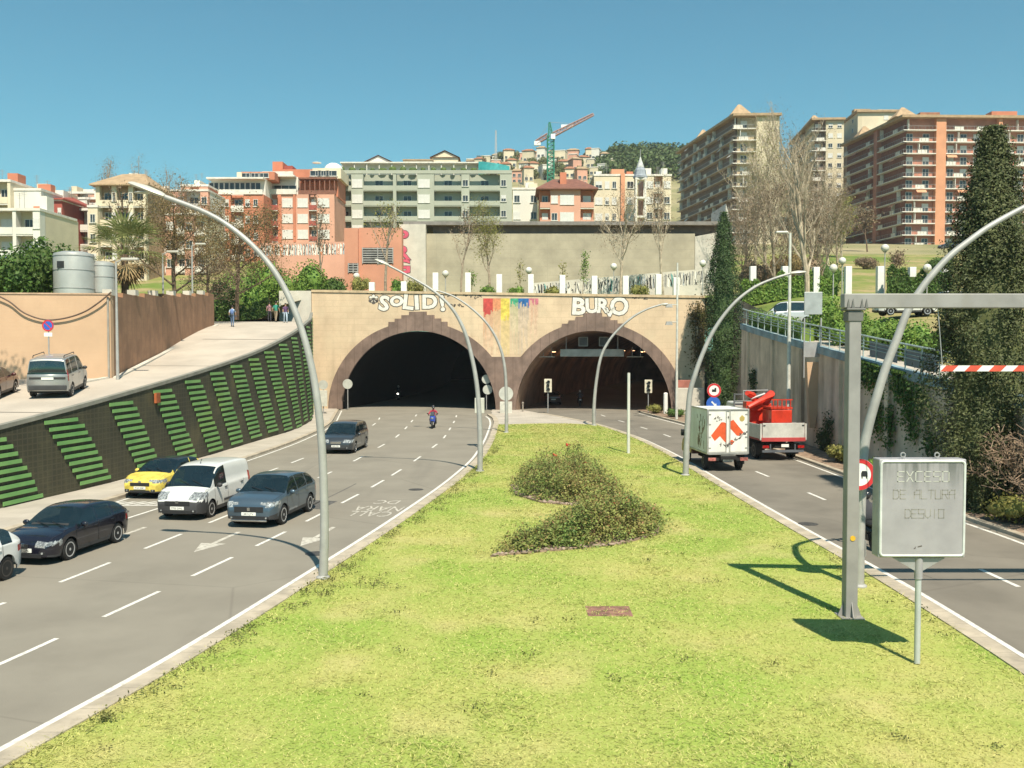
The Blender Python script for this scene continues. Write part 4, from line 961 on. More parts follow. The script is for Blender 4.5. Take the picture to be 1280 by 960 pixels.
        if key=='body':
            if dz and (z<dz+(.10 if (abs(x-fa)<Ra+.08 or abs(x-ra)<Ra+.08) and y>W*.4 else 0)) : key='bumper_trim'
            for h in sp.get('head',[]):
                if x>h[0]+(h[4] if len(h)>4 else 0)*(W/2-y) and h[1]<z<h[2] and y>h[3]: key='headlight'
            for h in sp.get('taill',[]):
                if x<h[0] and h[1]<z<h[2] and y>h[3]: key='tail_light'
            if sp.get('bump') and x>sp['bump'][0] and z<sp['bump'][1]: key='bumper_trim'
            if sp.get('frontdark') and endcap and x>0 and z<sp['frontdark']: key='bumper_trim'
            if key=='body' and not endcap and z<zb+.0 and y>W*.36 and z>sill+.0:
                for a,bb,nm in sp.get('doors',[]):
                    if a<x<bb: key=nm
            if key=='body' and sp.get('roofm') and inroof and abs(nrm.y)<.75 and rs-.02>x>re_: key='roof_panel'
        if key in('headlight','tail_light','side_window'): key=key+('L' if c.y>0 else 'R')
        if key.endswith('door'): key+=('L' if c.y>0 else 'R')
        groups.setdefault(key,[]).append(p.index)
    mm={'body':paint,'windscreen':M_win,'rear_window':M_win,'side_window':M_win,'headlight':M_lampg,'tail_light':M_tail,'bumper_trim':sp.get('cladm') or mat('grey_plastic',(.045,.045,.048),.6,var=.1),'roof_panel':sp.get('roofm') or paint}
    for key,ids in groups.items():
        nm=key[:-1] if key[-1] in 'LR' else key
        used={}; v2=[];f2=[];n2=[]
        for pi in ids:
            f=[]
            for vi in me.polygons[pi].vertices:
                if vi not in used: used[vi]=len(v2); v2.append(me.vertices[vi].co[:]); n2.append(nv[vi])
                f.append(used[vi])
            f2.append(f)
        m2=bpy.data.meshes.new(nm); m2.from_pydata(v2,[],f2); m2.materials.append(mm.get(nm,paint)); m2.polygons.foreach_set('use_smooth',[True]*len(f2)); m2.update()
        m2.normals_split_custom_set_from_vertices(n2)
        link(nm,m2,t)
    bpy.data.meshes.remove(me)
    mb=MB(); mb.box((0,0,sill+.20),(L-.30,W-.50,.42)); mb.box((0,0,sill+.02),(fa-ra-2*Ra,W-.16,.10)); mb.build('underbody',[M_under],t)
    zb0=sinterp(belt,0); mb=MB(); mb.box(((cowl+re_)/2-.05,0,zb0-.16),(cowl-max(re_,-hl+.25)+.15,W*.84,.08)); mb.build('cabin_floor',[M_dash],t)
    mb=MB(); mb.box((cowl-.42,0,zb0-.02),(.62,W*.80,.22),top=.86); mb.build('dashboard',[M_dash],t,bev=.04)
    for sy in (-.37,.37):
        mb=MB(); mb.box((rs-.62,sy,zb0+.06),(.16,.46,.56),top=.8,shift=(-.08,0)); mb.ell((rs-.72,sy,zb0+.43),(.06,.13,.10),8,6); mb.build('seat',[M_seat],t,bev=.03)
    if sp.get('rearseat',1): mb=MB(); mb.box((rs-1.55,0,zb0+.02),(.16,1.2,.46),top=.85); mb.build('rear_seat',[M_seat],t,bev=.03)
    mb=MB(); mb.lathe([(.17,-.015),(.185,0),(.17,.015)],(0,0,0),14); o_=mb.build('steering_wheel',[M_black],t); o_.location=(cowl-.82,.37,zb0+.08); o_.rotation_euler=(0,R(65),0)
    for x in (fa,ra):
        for s in (1,-1): wheel(t,x,s*(W/2-.125),wr,.215,sp.get('rim',M_rim),sp.get('spokes',5),s)
    # shut lines between panels
    sm=MB()
    for x in sp.get('seams',[]):
        for s in (1,-1):
            w_=half(x); zb=min(sinterp(belt,x),sinterp(top,x)-.03); pts=[]
            for f in range(7):
                z=sill+.10+(zb-sill-.10)*f/6; pts.append(V((x,s*(w_*interp([(sill,.955),(.45,.985),(.62,1.0),(.85,.985),(1.3,.955)],z)+.003),z)))
            for a,c in zip(pts,pts[1:]): sm.poly([a+V((-.009,0,0)),c+V((-.009,0,0)),c+V((.009,0,0)),a+V((.009,0,0))])
    if sm.v: sm.norecalc=True; sm.build('door_seam',[M_blk],t)
    doors=[o for o in SC.objects if o.parent==t and 'door' in o.name and 'seam' not in o.name]
    for a,bb,nm in sp.get('doors',[]):
        for s in (1,-1):
            zz=sinterp(belt,a+.15)-.11; mb=MB(); mb.box((a+.17,s*(half(a)*.985+.012),zz),(.19,.035,.035)); 
            par=[o for o in doors if o.name.startswith(nm) and (sum(v.co.y for v in o.data.vertices)>0)==(s>0)]
            mb.build('door_handle',[sp.get('handlem') or paint],par[0] if par else t,bev=.01)
    # bonnet shut lines, window trim, fog lamp recesses
    ln=MB()
    for s in (1,-1):
        A=[V((r[10][0],r[10][1]*s,r[10][2]+.004)) for r,x in zip(rings,xs) if cowl-.02<x<hl-.16]
        for a,c in zip(A,A[1:]): ln.poly([a+V((0,-.008,0)),c+V((0,-.008,0)),c+V((0,.008,0)),a+V((0,.008,0))])
        w0=min(a for a,_,_ in sp['win']); w1=max(b2 for _,b2,_ in sp['win'])
        B=[(x,half(x)*.957+.006,min(sinterp(belt,x),sinterp(top,x)-.03)-.004) for x in xs if w0-.05<x<w1+.05]
        for a,c in zip(B,B[1:]): ln.poly([V((a[0],a[1]*s,a[2]-.013)),V((c[0],c[1]*s,c[2]-.013)),V((c[0],(c[1]-.004)*s,c[2]+.013)),V((a[0],(a[1]-.004)*s,a[2]+.013))])
    ln.norecalc=True; ln.build('trim_line',[M_blk],t)
    for s in (1,-1):
        mb=MB(); mb.box((hl+.002,s*W*.335,.37),(.02,.20,.09)); fo_=mb.build('fog_lamp',[M_blk],t,bev=.008)
        mb=MB(); mb.lathe([(.035,.0),(.03,.012)],(hl+.010,s*W*.335,.37),12,0,'X'); mb.build('fog_lens',[M_lampg],fo_)
    # mirrors
    mx=cowl-.42 if 'mirx' not in sp else sp['mirx']
    for s in (1,-1):
        zz=sinterp(belt,mx)+.08; y0=half(mx)*.95
        mb=MB(); mb.ell((mx,s*(y0+.13),zz),(.07,.115,.085),10,6); mb.box((mx,s*(y0+.03),zz-.05),(.06,.12,.04)); mb.build('wing_mirror',[sp.get('mirm') or paint],t,True)
    xf=hl+.004
    def fbox(nm,z,zh,wd,m,th=.02,yc=0,bev=.008,parent=None):
        mb=MB(); mb.box((xf+th/2-.006,yc,z),(th,wd,zh)); return mb.build(nm,[m],parent or t,bev=bev)
    for nm,z,zh,wd,m,th in sp.get('front',[]): fbox(nm,z,zh,wd,m,th)
    pz=sp.get('pz',.42); o=fbox('number_plate',pz,.115,.52,M_plate,.03)
    me_=text_mesh(sp.get('plate','4127 HKD'),.095,.001); me_.materials.clear(); me_.materials.append(M_blk); o2_=link('plate_text',me_,o); o2_.location=(xf+.026,0,pz); o2_.rotation_euler=(PI/2,0,PI/2)
    xr=-hl-.004; rp=sp.get('rpz',.75)
    mb=MB(); mb.box((xr-.008,0,rp),(.03,.52,.115)); mb.build('number_plate',[M_plate],t)
    # wipers
    mb=MB()
    for y0 in (.05,.55): mb.tube([(cowl-.03,y0,sinterp(top,cowl-.03)+.035),(cowl-.22,y0-.5,sinterp(top,cowl-.22)+.03)],.011,4)
    mb.build('wiper',[M_black],t)
    return t
def paintm(name,c,metal=.0,rough=.28): return mat(name,c,rough,metal,var=.02,coat=.6,spec=.5)
# ---- blue grey crossover
suv=dict(L=4.45,W=1.86,H=1.63,wr=.35,fo=.92,ro=.86,sill=.28,
 top=[(-2.225,.90),(-2.17,1.04),(-2.0,1.16),(-1.62,1.46),(-1.25,1.57),(-.4,1.635),(.2,1.615),(.5,1.51),(1.12,1.11),(1.45,1.07),(1.92,1.0),(2.12,.90),(2.2,.74),(2.225,.60)],
 belt=[(-2.2,1.06),(-1.2,1.06),(0,1.02),(1.1,.98),(1.8,.90),(2.2,.66)],cowl=1.12,roof0=.28,roof1=-1.55,rwz=1.15,rw=.71,
 win=[(-1.75,-1.12,0),(-1.04,-.17,0),(-.09,.92,0)],doors=[(-.14,.98,'front_door'),(-1.12,-.15,'rear_door')],seams=[.99,-.14,-1.12],clad=.44,mirx=.72,
 head=[(1.60,.74,.90,.50,.25)],taill=[(-1.95,.85,1.0,.45)],front=[('grille',.655,.19,1.05,M_blk,.02),('lower_grille',.36,.14,1.25,M_blk,.02),('grille_emblem',.67,.12,.10,M_chrome,.035),('skid_trim',.27,.06,1.3,M_chrome,.03)],pz=.50,plate='2815 JYV')
M_suv=paintm('paint_blue_grey',(.085,.125,.165),.45)
def posd(px_front,d,lateral): pass
hd=V((-.14,-1)).normalized()
car('car','blue grey crossover with silver roof trim driving beside the white van','car',(-8.78,35.15,0),hd,suv,M_suv,'cars on the left road')
# ---- white van
van=dict(L=4.40,W=1.83,H=1.86,wr=.32,fo=.90,ro=.74,sill=.24,
 top=[(-2.2,1.2),(-2.19,1.70),(-2.1,1.82),(-1.4,1.87),(-.2,1.88),(.45,1.82),(.72,1.70),(1.32,1.15),(1.5,1.08),(1.85,.98),(2.08,.86),(2.17,.72),(2.2,.60)],
 belt=[(-2.2,1.10),(-.2,1.10),(.9,1.06),(1.6,.96),(2.2,.62)],cowl=1.34,roof0=.52,roof1=-2.25,rearglass=0,rw=.80,rcut=.03,
 win=[(-.02,.98,0)],doors=[(-.06,1.02,'front_door'),(-1.5,-.10,'sliding_door')],seams=[1.03,-.08,-1.52],clad=.40,bump=(1.62,.70),frontdark=.72,mirx=.86,mirm=mat('grey_plastic',(.045,.045,.048),.6,var=.1),
 head=[(1.55,.76,1.0,.50,.35)],taill=[(-2.0,.8,1.3,.78)],front=[('grille',.64,.15,.95,M_blk,.02),('lower_grille',.32,.12,1.1,M_blk,.02),('grille_emblem',.68,.10,.11,M_chrome,.035)],pz=.46,plate='7703 GWL',handlem=mat('grey_plastic',(.045,.045,.048),.6))
M_vanw=paintm('paint_white',(.66,.66,.64))
wv=car('van','white panel van between the yellow car and the blue grey car','van',(-11.75,36.55,0),hd,van,M_vanw,'cars on the left road')
mb=MB()
for s in (1,-1): mb.box((-.75,s*.925,.52),(2.1,.03,.08))
mb.build('side_moulding',[MATS['grey_plastic']],wv)
mb=MB(); mb.tube([(.35,0,1.87),(.22,0,2.02)],.012,5); mb.build('aerial',[M_black],wv)
# high-visibility vest behind the windscreen edge
mb=MB(); mb.ell((.93,-.58,1.25),(.13,.16,.12),10,6); mb.ell((.90,-.40,1.20),(.16,.14,.07),10,6); mb.build('dashboard_vest',[mat('hi_vis',(.45,.62,.05),.6,var=.2,scale=8)],wv)
# ---- yellow small car
mini=dict(L=3.95,W=1.72,H=1.50,wr=.30,fo=.78,ro=.68,sill=.24,
 top=[(-1.975,.85),(-1.9,1.05),(-1.65,1.32),(-1.35,1.44),(-.6,1.50),(-.1,1.49),(.25,1.40),(.95,1.02),(1.25,.98),(1.6,.90),(1.85,.80),(1.95,.68),(1.975,.58)],
 belt=[(-1.9,1.0),(-.8,.98),(.6,.93),(1.4,.86),(1.97,.6)],cowl=.97,roof0=.05,roof1=-1.4,rwz=1.12,rw=.70,
 win=[(-1.5,-.85,0),(-.78,.72,0)],doors=[(-.8,.78,'front_door')],seams=[.79,-.81],mirx=.55,clad=.32,roofm=mat('roof_black',(.02,.02,.022),.3,coat=.5),
 head=[(1.30,.66,.80,.46,.3)],taill=[(-1.7,.8,1.0,.45)],front=[('grille',.62,.14,.86,M_blk,.02),('lower_grille',.33,.10,.9,M_blk,.02),('grille_emblem',.73,.06,.12,M_chrome,.02)],pz=.47,plate='9164 KBF')
car('car','small yellow car with a black roof next to the green slatted wall','car',(-15.0,41.3,0),V((-.17,-1)).normalized(),mini,paintm('paint_yellow',(.66,.55,.05)),'cars on the left road')
# ---- black hatchback
hatch=dict(L=4.17,W=1.73,H=1.44,wr=.315,fo=.92,ro=.72,sill=.22,
 top=[(-2.085,.80),(-2.03,.98),(-1.85,1.12),(-1.5,1.33),(-1.0,1.41),(-.3,1.44),(.1,1.40),(.35,1.30),(1.02,.93),(1.3,.90),(1.75,.82),(1.95,.73),(2.06,.62),(2.085,.52)],
 belt=[(-2.0,.96),(-1.0,.95),(.4,.90),(1.3,.80),(2.08,.54)],cowl=1.03,roof0=.15,roof1=-1.2,rwz=1.02,rw=.68,
 win=[(-1.62,-1.2,0),(-1.1,-.32,0),(-.24,.72,0)],doors=[(-.28,.85,'front_door'),(-1.2,-.30,'rear_door')],seams=[.86,-.29,-1.2],mirx=.6,clad=.28,
 head=[(1.55,.56,.68,.42,.35)],taill=[(-1.85,.72,.9,.4)],front=[('grille',.47,.30,.30,M_blk,.03),('grille_emblem',.60,.09,.09,M_chrome,.045),('lower_grille',.29,.12,1.1,M_blk,.02)],pz=.44,plate='5530 DPC',spokes=9)
M_blkp=paintm('paint_black_blue',(.012,.012,.022),.2,.22)
car('car','glossy black hatchback with silver many spoke wheels, foremost whole car on the left road','car',(-13.65,29.3,0),V((-.15,-1)).normalized(),hatch,M_blkp,'cars on the left road')
# ---- white car at the frame edge
hatch2=dict(hatch); hatch2.update(rim=M_rimd,H=1.50,top=[(x,z*1.04 if z>.9 else z) for x,z in hatch['top']])
car('car','white car with dark wheels cut off by the left edge','car',(-14.55,24.3,0),V((-.12,-1)).normalized(),hatch2,paintm('paint_white2',(.68,.68,.67)),'cars on the left road')
# ---- dark people carrier
mpv=dict(L=4.85,W=1.98,H=1.76,wr=.335,fo=.95,ro=.95,sill=.24,
 top=[(-2.425,.9),(-2.37,1.15),(-2.2,1.45),(-2.0,1.66),(-1.2,1.75),(-.2,1.76),(.4,1.68),(.7,1.55),(1.45,1.08),(1.7,1.03),(2.1,.94),(2.32,.80),(2.4,.68),(2.425,.58)],
 belt=[(-2.4,1.05),(-.5,1.03),(1.2,.98),(1.9,.86),(2.42,.6)],cowl=1.46,roof0=.45,roof1=-1.98,rwz=1.2,rw=.76,
 win=[(-2.0,-1.2,0),(-1.1,-.1,0),(0,1.1,0)],doors=[(-.05,1.15,'front_door'),(-1.2,-.08,'sliding_door')],seams=[1.16,-.06,-1.2],mirx=.95,
 head=[(1.85,.66,.84,.52,.2)],taill=[(-2.1,.8,1.3,.7)],front=[('grille',.68,.15,.62,M_chrome,.02),('lower_grille',.33,.12,1.2,M_blk,.02)],pz=.47,plate='8842 FRN')
car('car','dark grey people carrier with a chrome grille, nearest to the left arch','car',(-10.22,58.7,0),V((-.06,-1)).normalized(),mpv,paintm('paint_dark_grey',(.055,.062,.072),.4),'cars on the left road')
# ---- silver people van parked on the ramp, back towards us
pvan=dict(van); pvan.update(bump=None,H=1.80,win=[(-2.05,-1.35,0),(-1.25,-.12,0),(-.02,.98,0)],rearglass=2,rwz=1.12,rwz1=1.66,frontdark=0,clad=.38,rpz=.92,taill=[(-2.02,.75,1.30,.76)])
zc=sinterp(ZR,46.1)
sv=car('parked_van','silver grey people van parked on the ramp against the salmon wall','van',(-21.75,46.1,zc),V((-.22,.975)).normalized(),pvan,paintm('paint_silver',(.40,.40,.39),.5,.35),'vehicles parked on the ramp')
sv.rotation_euler=(0,-R(4.5),sv.rotation_euler[2])
mb=MB()
for s in (1,-1): mb.tube([(-1.9,s*.66,1.86),(-1.8,s*.66,1.94),(.1,s*.66,1.95),(.2,s*.66,1.87)],.02,6)
mb.build('roof_rail',[M_black],sv)
mb=MB(); mb.box((-2.22,0,.50),(.10,1.62,.22)); mb.build('rear_bumper',[MATS['grey_plastic']],sv,bev=.03)
zc=sinterp(ZR,44.9)
rc=car('parked_car','dark red car parked beside the silver van, cut off by the left edge','car',(-24.5,44.9,zc),V((-.2,.98)).normalized(),hatch,paintm('paint_dark_red',(.085,.022,.02),.2),'vehicles parked on the ramp')
rc.rotation_euler=(0,-R(4.5),rc.rotation_euler[2])
# ---- cars on the upper right streets
pz=HR(20.8,73); ov=car('parked_van','silver van seen side on above the hedge, behind the blue railing','van',(21.1,74,7.95),V((-.98,.2)).normalized(),dict(pvan,L=4.4,cladm=None,clad=0),paintm('paint_pale_silver',(.55,.56,.57),.3),'vehicles on the upper street')
zz=HR(27.3,67.9)+.02
car('parked_car','white car parked behind the bushes above the right wall, left of the tall dark conifer','car',(27.3,67,zz),V((-1,.04)).normalized(),mini,M_vanw,'vehicles on the upper street')
zz=HR(31.4,70.9)+.02
car('parked_car','white estate car half hidden by the tall dark conifer above the right wall','car',(31.4,70,zz),V((-1,.0)).normalized(),hatch2,M_vanw,'vehicles on the upper street')
# car leaving in the right tunnel
car('car','dim dark car inside the right tunnel, behind the left traffic light','car',(D(693,508,106).x,108,0),V((.05,1)).normalized(),dict(hatch,rpz=.6),paintm('paint_brown',(.10,.07,.06)),'vehicles in the right tunnel')
q=D(1185,303,215); q.z=H(q.x,215)
car('parked_car','dark blue car beside the orange brick tower at the top of the lawn','car',(q.x,215,q.z),V((-1,.3)).normalized(),hatch,paintm('paint_navy',(.02,.03,.07)),'vehicles by the brick tower')

# ================================================================== box truck
bt_h=V((-.085,1)).normalized(); btz=math.atan2(bt_h.y,bt_h.x)
bt=thing('box_truck','white box truck with orange arrow shapes on its rear doors driving into the right tunnel','truck',(10.72,50.4,0),btz,'trucks on the right road')
# local: +x forward; rear of box at x=-2.1
Wt=2.12; z0,z1=.92,3.13; Lb=3.3; xr=-2.1
M_box=mat('box_white',(.76,.75,.71),.55,var=.06,scale=1.2); overlay(M_box,'noise',(.36,.32,.25),.45,scale=1.0,scl=(1,1,.35),thr=(.52,.78))
M_alu=mat('aluminium',(.45,.45,.43),.4,.5)
mb=MB(); mb.box2((xr+.03,-Wt/2,z0),(xr+Lb,Wt/2,z1)); b1=mb.build('cargo_box',[M_box],bt,bev=.02)
mb=MB()
for s in (-1,1):
    mb.box((xr+.02,s*(Wt/2-.02),(z0+z1)/2),(.10,.09,z1-z0+.04)); mb.box((xr+Lb/2,s*(Wt/2),z1),(Lb,.05,.08)); mb.box((xr+Lb/2,s*Wt/2,z0),(Lb,.05,.10))
mb.box((xr+.02,0,z1-.0),(.10,Wt-.1,.09)); mb.box((xr+.02,0,z0+.0),(.12,Wt-.1,.12)); mb.build('edge_frame',[M_alu],b1,bev=.01)
for s in (-1,1):
    mb=MB(); mb.box((xr+.012,s*Wt/4,(z0+z1)/2),(.03,Wt/2-.10,z1-z0-.16)); dd=mb.build('rear_door',[M_box],bt,bev=.008)
    mb=MB(); mb.tube([(xr-.03,s*.10,z0-.03),(xr-.03,s*.10,z1-.04)],.018,6); mb.build('lock_rod',[M_alu],dd)
    for zz in (1.2,1.75,2.4,2.9): mb=MB(); mb.box((xr-.01,s*(Wt/2-.1),zz),(.03,.16,.05)); mb.build('hinge',[M_alu],dd)
M_org=mat('arrow_orange',(.66,.10,.03),.5,var=.08,scale=4)
rpl=((xr-.004,0,0),(0,-1,0),(0,0,1),(-1,0,0))     # seen from behind, picture right is local -y
def rear(poly,m,nm,t=.003): mb=MB(); mb.face_prism(poly,*rpl,t); return mb.build(nm,[m],bt)
rear([(-.88,1.83),(-.35,2.5),(-.20,2.5),(-.07,2.42),(-.07,1.42),(-.2,1.55),(-.42,1.80),(-.68,1.55)],M_org,'arrow_emblem')
rear([(.10,2.55),(.27,2.62),(.80,1.98),(.62,1.80),(.45,1.82),(.10,2.2)],M_org,'arrow_emblem')
rear([(.07,1.52),(.20,1.62),(.34,1.52),(.22,1.36),(.07,1.36)],M_org,'arrow_emblem')
mb=MB(); r2=random.Random(5)
for k in range(42):
    f=r2.random(); x=.02+f*.95 if r2.random()<.72 else -.45+f*.5; z=(1.30+.72*max(0,x)+r2.uniform(-.07,.07)); a=r2.uniform(0,3.1); ln=r2.uniform(.05,.14)
    d=V((math.cos(a),math.sin(a)))*ln; n=V((-d.y,d.x)).normalized()*.018
    mb.face_prism([(x-n.x,z-n.y),(x+d.x-n.x,z+d.y-n.y),(x+d.x+n.x,z+d.y+n.y),(x+n.x,z+n.y)],*rpl,.006)
for k in range(26):
    x=-.75+r2.random()*.8; z=2.66+r2.uniform(-.14,.10); a=r2.uniform(0,3.1); d=V((math.cos(a),math.sin(a)))*.07; n=V((-d.y,d.x)).normalized()*.012
    mb.face_prism([(x-n.x,z-n.y),(x+d.x-n.x,z+d.y-n.y),(x+d.x+n.x,z+d.y+n.y),(x+n.x,z+n.y)],*rpl,.006)
mb.build('scribble',[M_ink],bt)
rear([(.58,2.72),(.72,2.86),(.86,2.74),(.84,2.6),(.72,2.52),(.6,2.58)],mat('gold_spot',(.45,.34,.10),.6),'gold_spot')
# brown scrawl on the left side of the box
mb=MB()
for k in range(30):
    x=r2.uniform(-1.6,-.3); z=r2.uniform(1.0,2.6); dx=r2.uniform(-.2,.2); dz_=r2.uniform(.2,.5)
    mb.face_prism([(x,z),(x+.07,z),(x+dx+.07,z+dz_),(x+dx,z+dz_)],(0,Wt/2+.002,0),(1,0,0),(0,0,1),(0,1,0),.004)
mb.build('side_scrawl',[mat('scrawl_brown',(.22,.13,.07),.7)],bt)
mb=MB(); mb.box((.3,0,.72),(5.2,.85,.16)); mb.box((.2,0,.55),(3.4,.8,.3)); mb.build('chassis',[M_under],bt)
M_cab=mat('cab_dark',(.16,.055,.05),.35,coat=.4)
cx0=xr+Lb+.06; mb=MB(); prof=[(cx0,.55),(cx0,2.15),(cx0+.25,2.28),(cx0+.85,2.22),(cx0+1.35,1.45),(cx0+1.85,1.20),(cx0+2.0,.95),(cx0+2.02,.5)]
mb.face_prism(prof,(0,-.95,0),(1,0,0),(0,0,1),(0,1,0),1.9); mb.build('cab',[M_cab],bt,bev=.06)
for s in (-1,1):
    mb=MB(); mb.face_prism([(cx0+.15,1.4),(cx0+.15,2.08),(cx0+.8,2.08),(cx0+1.22,1.42)],(0,s*.952,0),(1,0,0),(0,0,1),(0,s,0),.012); mb.build('side_window',[M_glass],bt)
    mb=MB(); mb.box((cx0+1.05,s*1.14,1.62),(.10,.22,.36)); mb.box((cx0+1.0,s*1.0,1.5),(.05,.2,.05)); mb.build('wing_mirror',[M_black],bt,bev=.03)
mb=MB(); mb.add([(cx0+.90,-.8,2.19),(cx0+1.36,-.85,1.47),(cx0+1.36,.85,1.47),(cx0+.90,.8,2.19)],[(0,1,2,3)]); o=mb.build('windscreen',[M_glass],bt); o.location=(.02,0,.02)
for x in (xr+.95,cx0+1.15):
    for s in (1,-1): wheel(bt,x,s*(Wt/2-.2),.37,.26,M_rimd,6,s)
mb=MB(); mb.box((xr+.05,0,.62),(.14,1.95,.14)); mb.build('rear_bumper',[M_under],bt)
for s in (-1,1):
    mb=MB(); mb.box((xr-.03,s*.82,.63),(.06,.40,.16)); mb.build('tail_light',[mat('tail_pale',(.42,.14,.12),.4,var=.3,scale=9)],bt,bev=.01)
mb=MB(); mb.box((xr-.03,0,.72),(.05,.75,.22)); mb.build('plate_holder',[mat('holder_grey',(.22,.22,.20),.6)],bt)
mb=MB(); mb.box((xr-.06,-.0,.58),(.02,.55,.12)); o=mb.build('number_plate',[M_plate],bt)
me_=text_mesh('3391 FBX',.10,.001); me_.materials.clear(); me_.materials.append(M_blk); o2_=link('plate_text',me_,o); o2_.location=(xr-.072,0,.58); o2_.rotation_euler=(PI/2,0,-PI/2)
for s in (-1,1): mb=MB(); mb.box((xr+.62,s*.85,.55),(.04,.42,.5)); mb.build('mud_flap',[M_dark],bt)

# ================================================================== red flatbed truck with a loading crane
rt_h=V((-.09,1)).normalized(); rt=thing('crane_truck','red flatbed truck with a folded red loading crane, right of the white box truck','truck',(14.65,56.4,0),math.atan2(rt_h.y,rt_h.x),'trucks on the right road')
M_rt=mat('truck_red',(.60,.045,.02),.4,var=.12,scale=1.5,coat=.3); M_rd=mat('dull_red',(.42,.05,.05),.6,var=.1)
M_side=mat('side_alu',(.62,.61,.57),.45,.25,var=.1,scale=1.5)
xr=-3.6; W3=2.5; zb=1.12
mb=MB(); mb.box2((xr+.03,-W3/2,zb),(xr+4.9,W3/2,zb+.12)); mb.build('bed',[M_rd],rt)
mb=MB(); mb.box((xr,0,zb+.08),(.09,W3,.22)); mb.build('bed_edge',[M_rd],rt,bev=.01)
mb=MB(); mb.box((xr,0,zb+.58),(.06,W3-.12,.82)); o=mb.build('tailgate',[M_side],rt,bev=.01)
for s in (-1,1): mb=MB(); mb.box((xr-.045,s*1.1,zb+.86),(.03,.12,.05)); mb.build('latch',[M_black],o)
for s in (-1,1):
    mb=MB(); mb.box((xr+2.4,s*W3/2,zb+.50),(4.7,.06,.78)); mb.build('side_board',[M_side],rt,bev=.01)
    mb=MB(); mb.box((xr+.05,s*(W3/2+.02),zb+.5),(.12,.10,.9)); mb.build('corner_post',[M_side],rt)
mb=MB(); mb.box((xr+4.0,-.0,zb+1.05),(.8,1.3,1.7)); mb.build('crane_column',[M_rt],rt,bev=.05)
mb=MB(); mb.box((xr+2.2,-.45,zb+1.25),(1.5,1.2,.75)); mb.build('red_crate',[M_rt],rt,bev=.03)
mb=MB(); mb.box((xr+2.2,-.45,zb+1.72),(1.5,1.25,.10))
for k in range(5): mb.box((xr+1.45,-.95+k*.25,zb+1.95),(.05,.05,.5))
mb.box((xr+1.45,-.45,zb+2.2),(.06,1.25,.06)); mb.build('crate_rack',[M_rt],rt)
mb=MB(); mb.tube([(xr+3.9,0,zb+1.7),(xr+3.7,.5,zb+2.35),(xr+3.3,.95,zb+2.5)],[.2,.22,.15],8); mb.tube([(xr+3.9,0,zb+1.4),(xr+3.5,-.55,zb+2.45),(xr+3.0,.15,zb+2.1),(xr+2.8,1.05,zb+1.7)],[.22,.25,.18,.13],8); mb.box((xr+3.4,.55,zb+1.75),(.6,1.0,.5)); mb.build('crane_arm',[M_rt],rt,True)
mb=MB(); mb.tube([(xr+3.6,.6,zb+2.15),(xr+3.5,-.2,zb+2.45)],.07,8); mb.tube([(xr+4.1,.9,zb+.9),(xr+4.1,.9,zb+2.6),(xr+4.1,-.6,zb+2.62)],.045,6); mb.build('ram',[M_metal],rt,True)
mb=MB(); 
for yy in (-1.15,0,1.15): mb.box((xr+5.0,yy,zb+1.2),(.08,.08,2.3))
mb.box((xr+5.0,0,zb+2.35),(.08,2.4,.08)); mb.box((xr+5.0,0,zb+1.9),(.06,2.4,.06)); mb.build('head_rack',[mat('rack_grey',(.12,.13,.14),.5)],rt)
mb=MB(); prof=[(xr+5.1,.7),(xr+5.1,2.95),(xr+6.5,3.0),(xr+7.05,1.9),(xr+7.1,.6)]
mb.face_prism(prof,(0,-1.15,0),(1,0,0),(0,0,1),(0,1,0),2.3); mb.build('cab',[M_side],rt,bev=.08)
for s in (-1,1):
    mb=MB(); mb.face_prism([(xr+5.6,1.8),(xr+5.6,2.7),(xr+6.4,2.7),(xr+6.85,1.8)],(0,s*1.152,0),(1,0,0),(0,0,1),(0,s,0),.012); mb.build('side_window',[M_glass],rt)
    mb=MB(); mb.box((xr+6.7,s*1.36,2.2),(.1,.22,.45)); mb.build('wing_mirror',[M_black],rt,bev=.03)
mb=MB(); mb.box((0,0,.82),(6.9,.9,.24)); mb.box((.6,0,.6),(2.6,1.0,.4)); mb.build('chassis',[M_under],rt)
for x in (xr+1.5,xr+6.1):
    for s in (1,-1): wheel(rt,x,s*(W3/2-.25),.46,.32,M_rimd,6,s)
mb=MB(); mb.box((xr+.08,0,.55),(.12,2.35,.13)); mb.box((xr+.10,-.7,.75),(.06,.07,.4)); mb.box((xr+.10,.7,.75),(.06,.07,.4)); mb.build('under_run_bar',[mat('bar_grey',(.10,.11,.13),.5)],rt)
for s in (-1,1): mb=MB(); mb.box((xr+.0,s*1.0,.80),(.08,.36,.15)); mb.build('tail_light',[M_tail],rt,bev=.01)
mb=MB(); mb.box((xr+.01,-.1,.86),(.03,.42,.16)); mb.build('number_plate',[M_plate],rt)
for s in (-1,1): mb=MB(); mb.box((xr+.9,s*1.0,.6),(.04,.45,.6)); mb.build('mud_flap',[M_dark],rt)

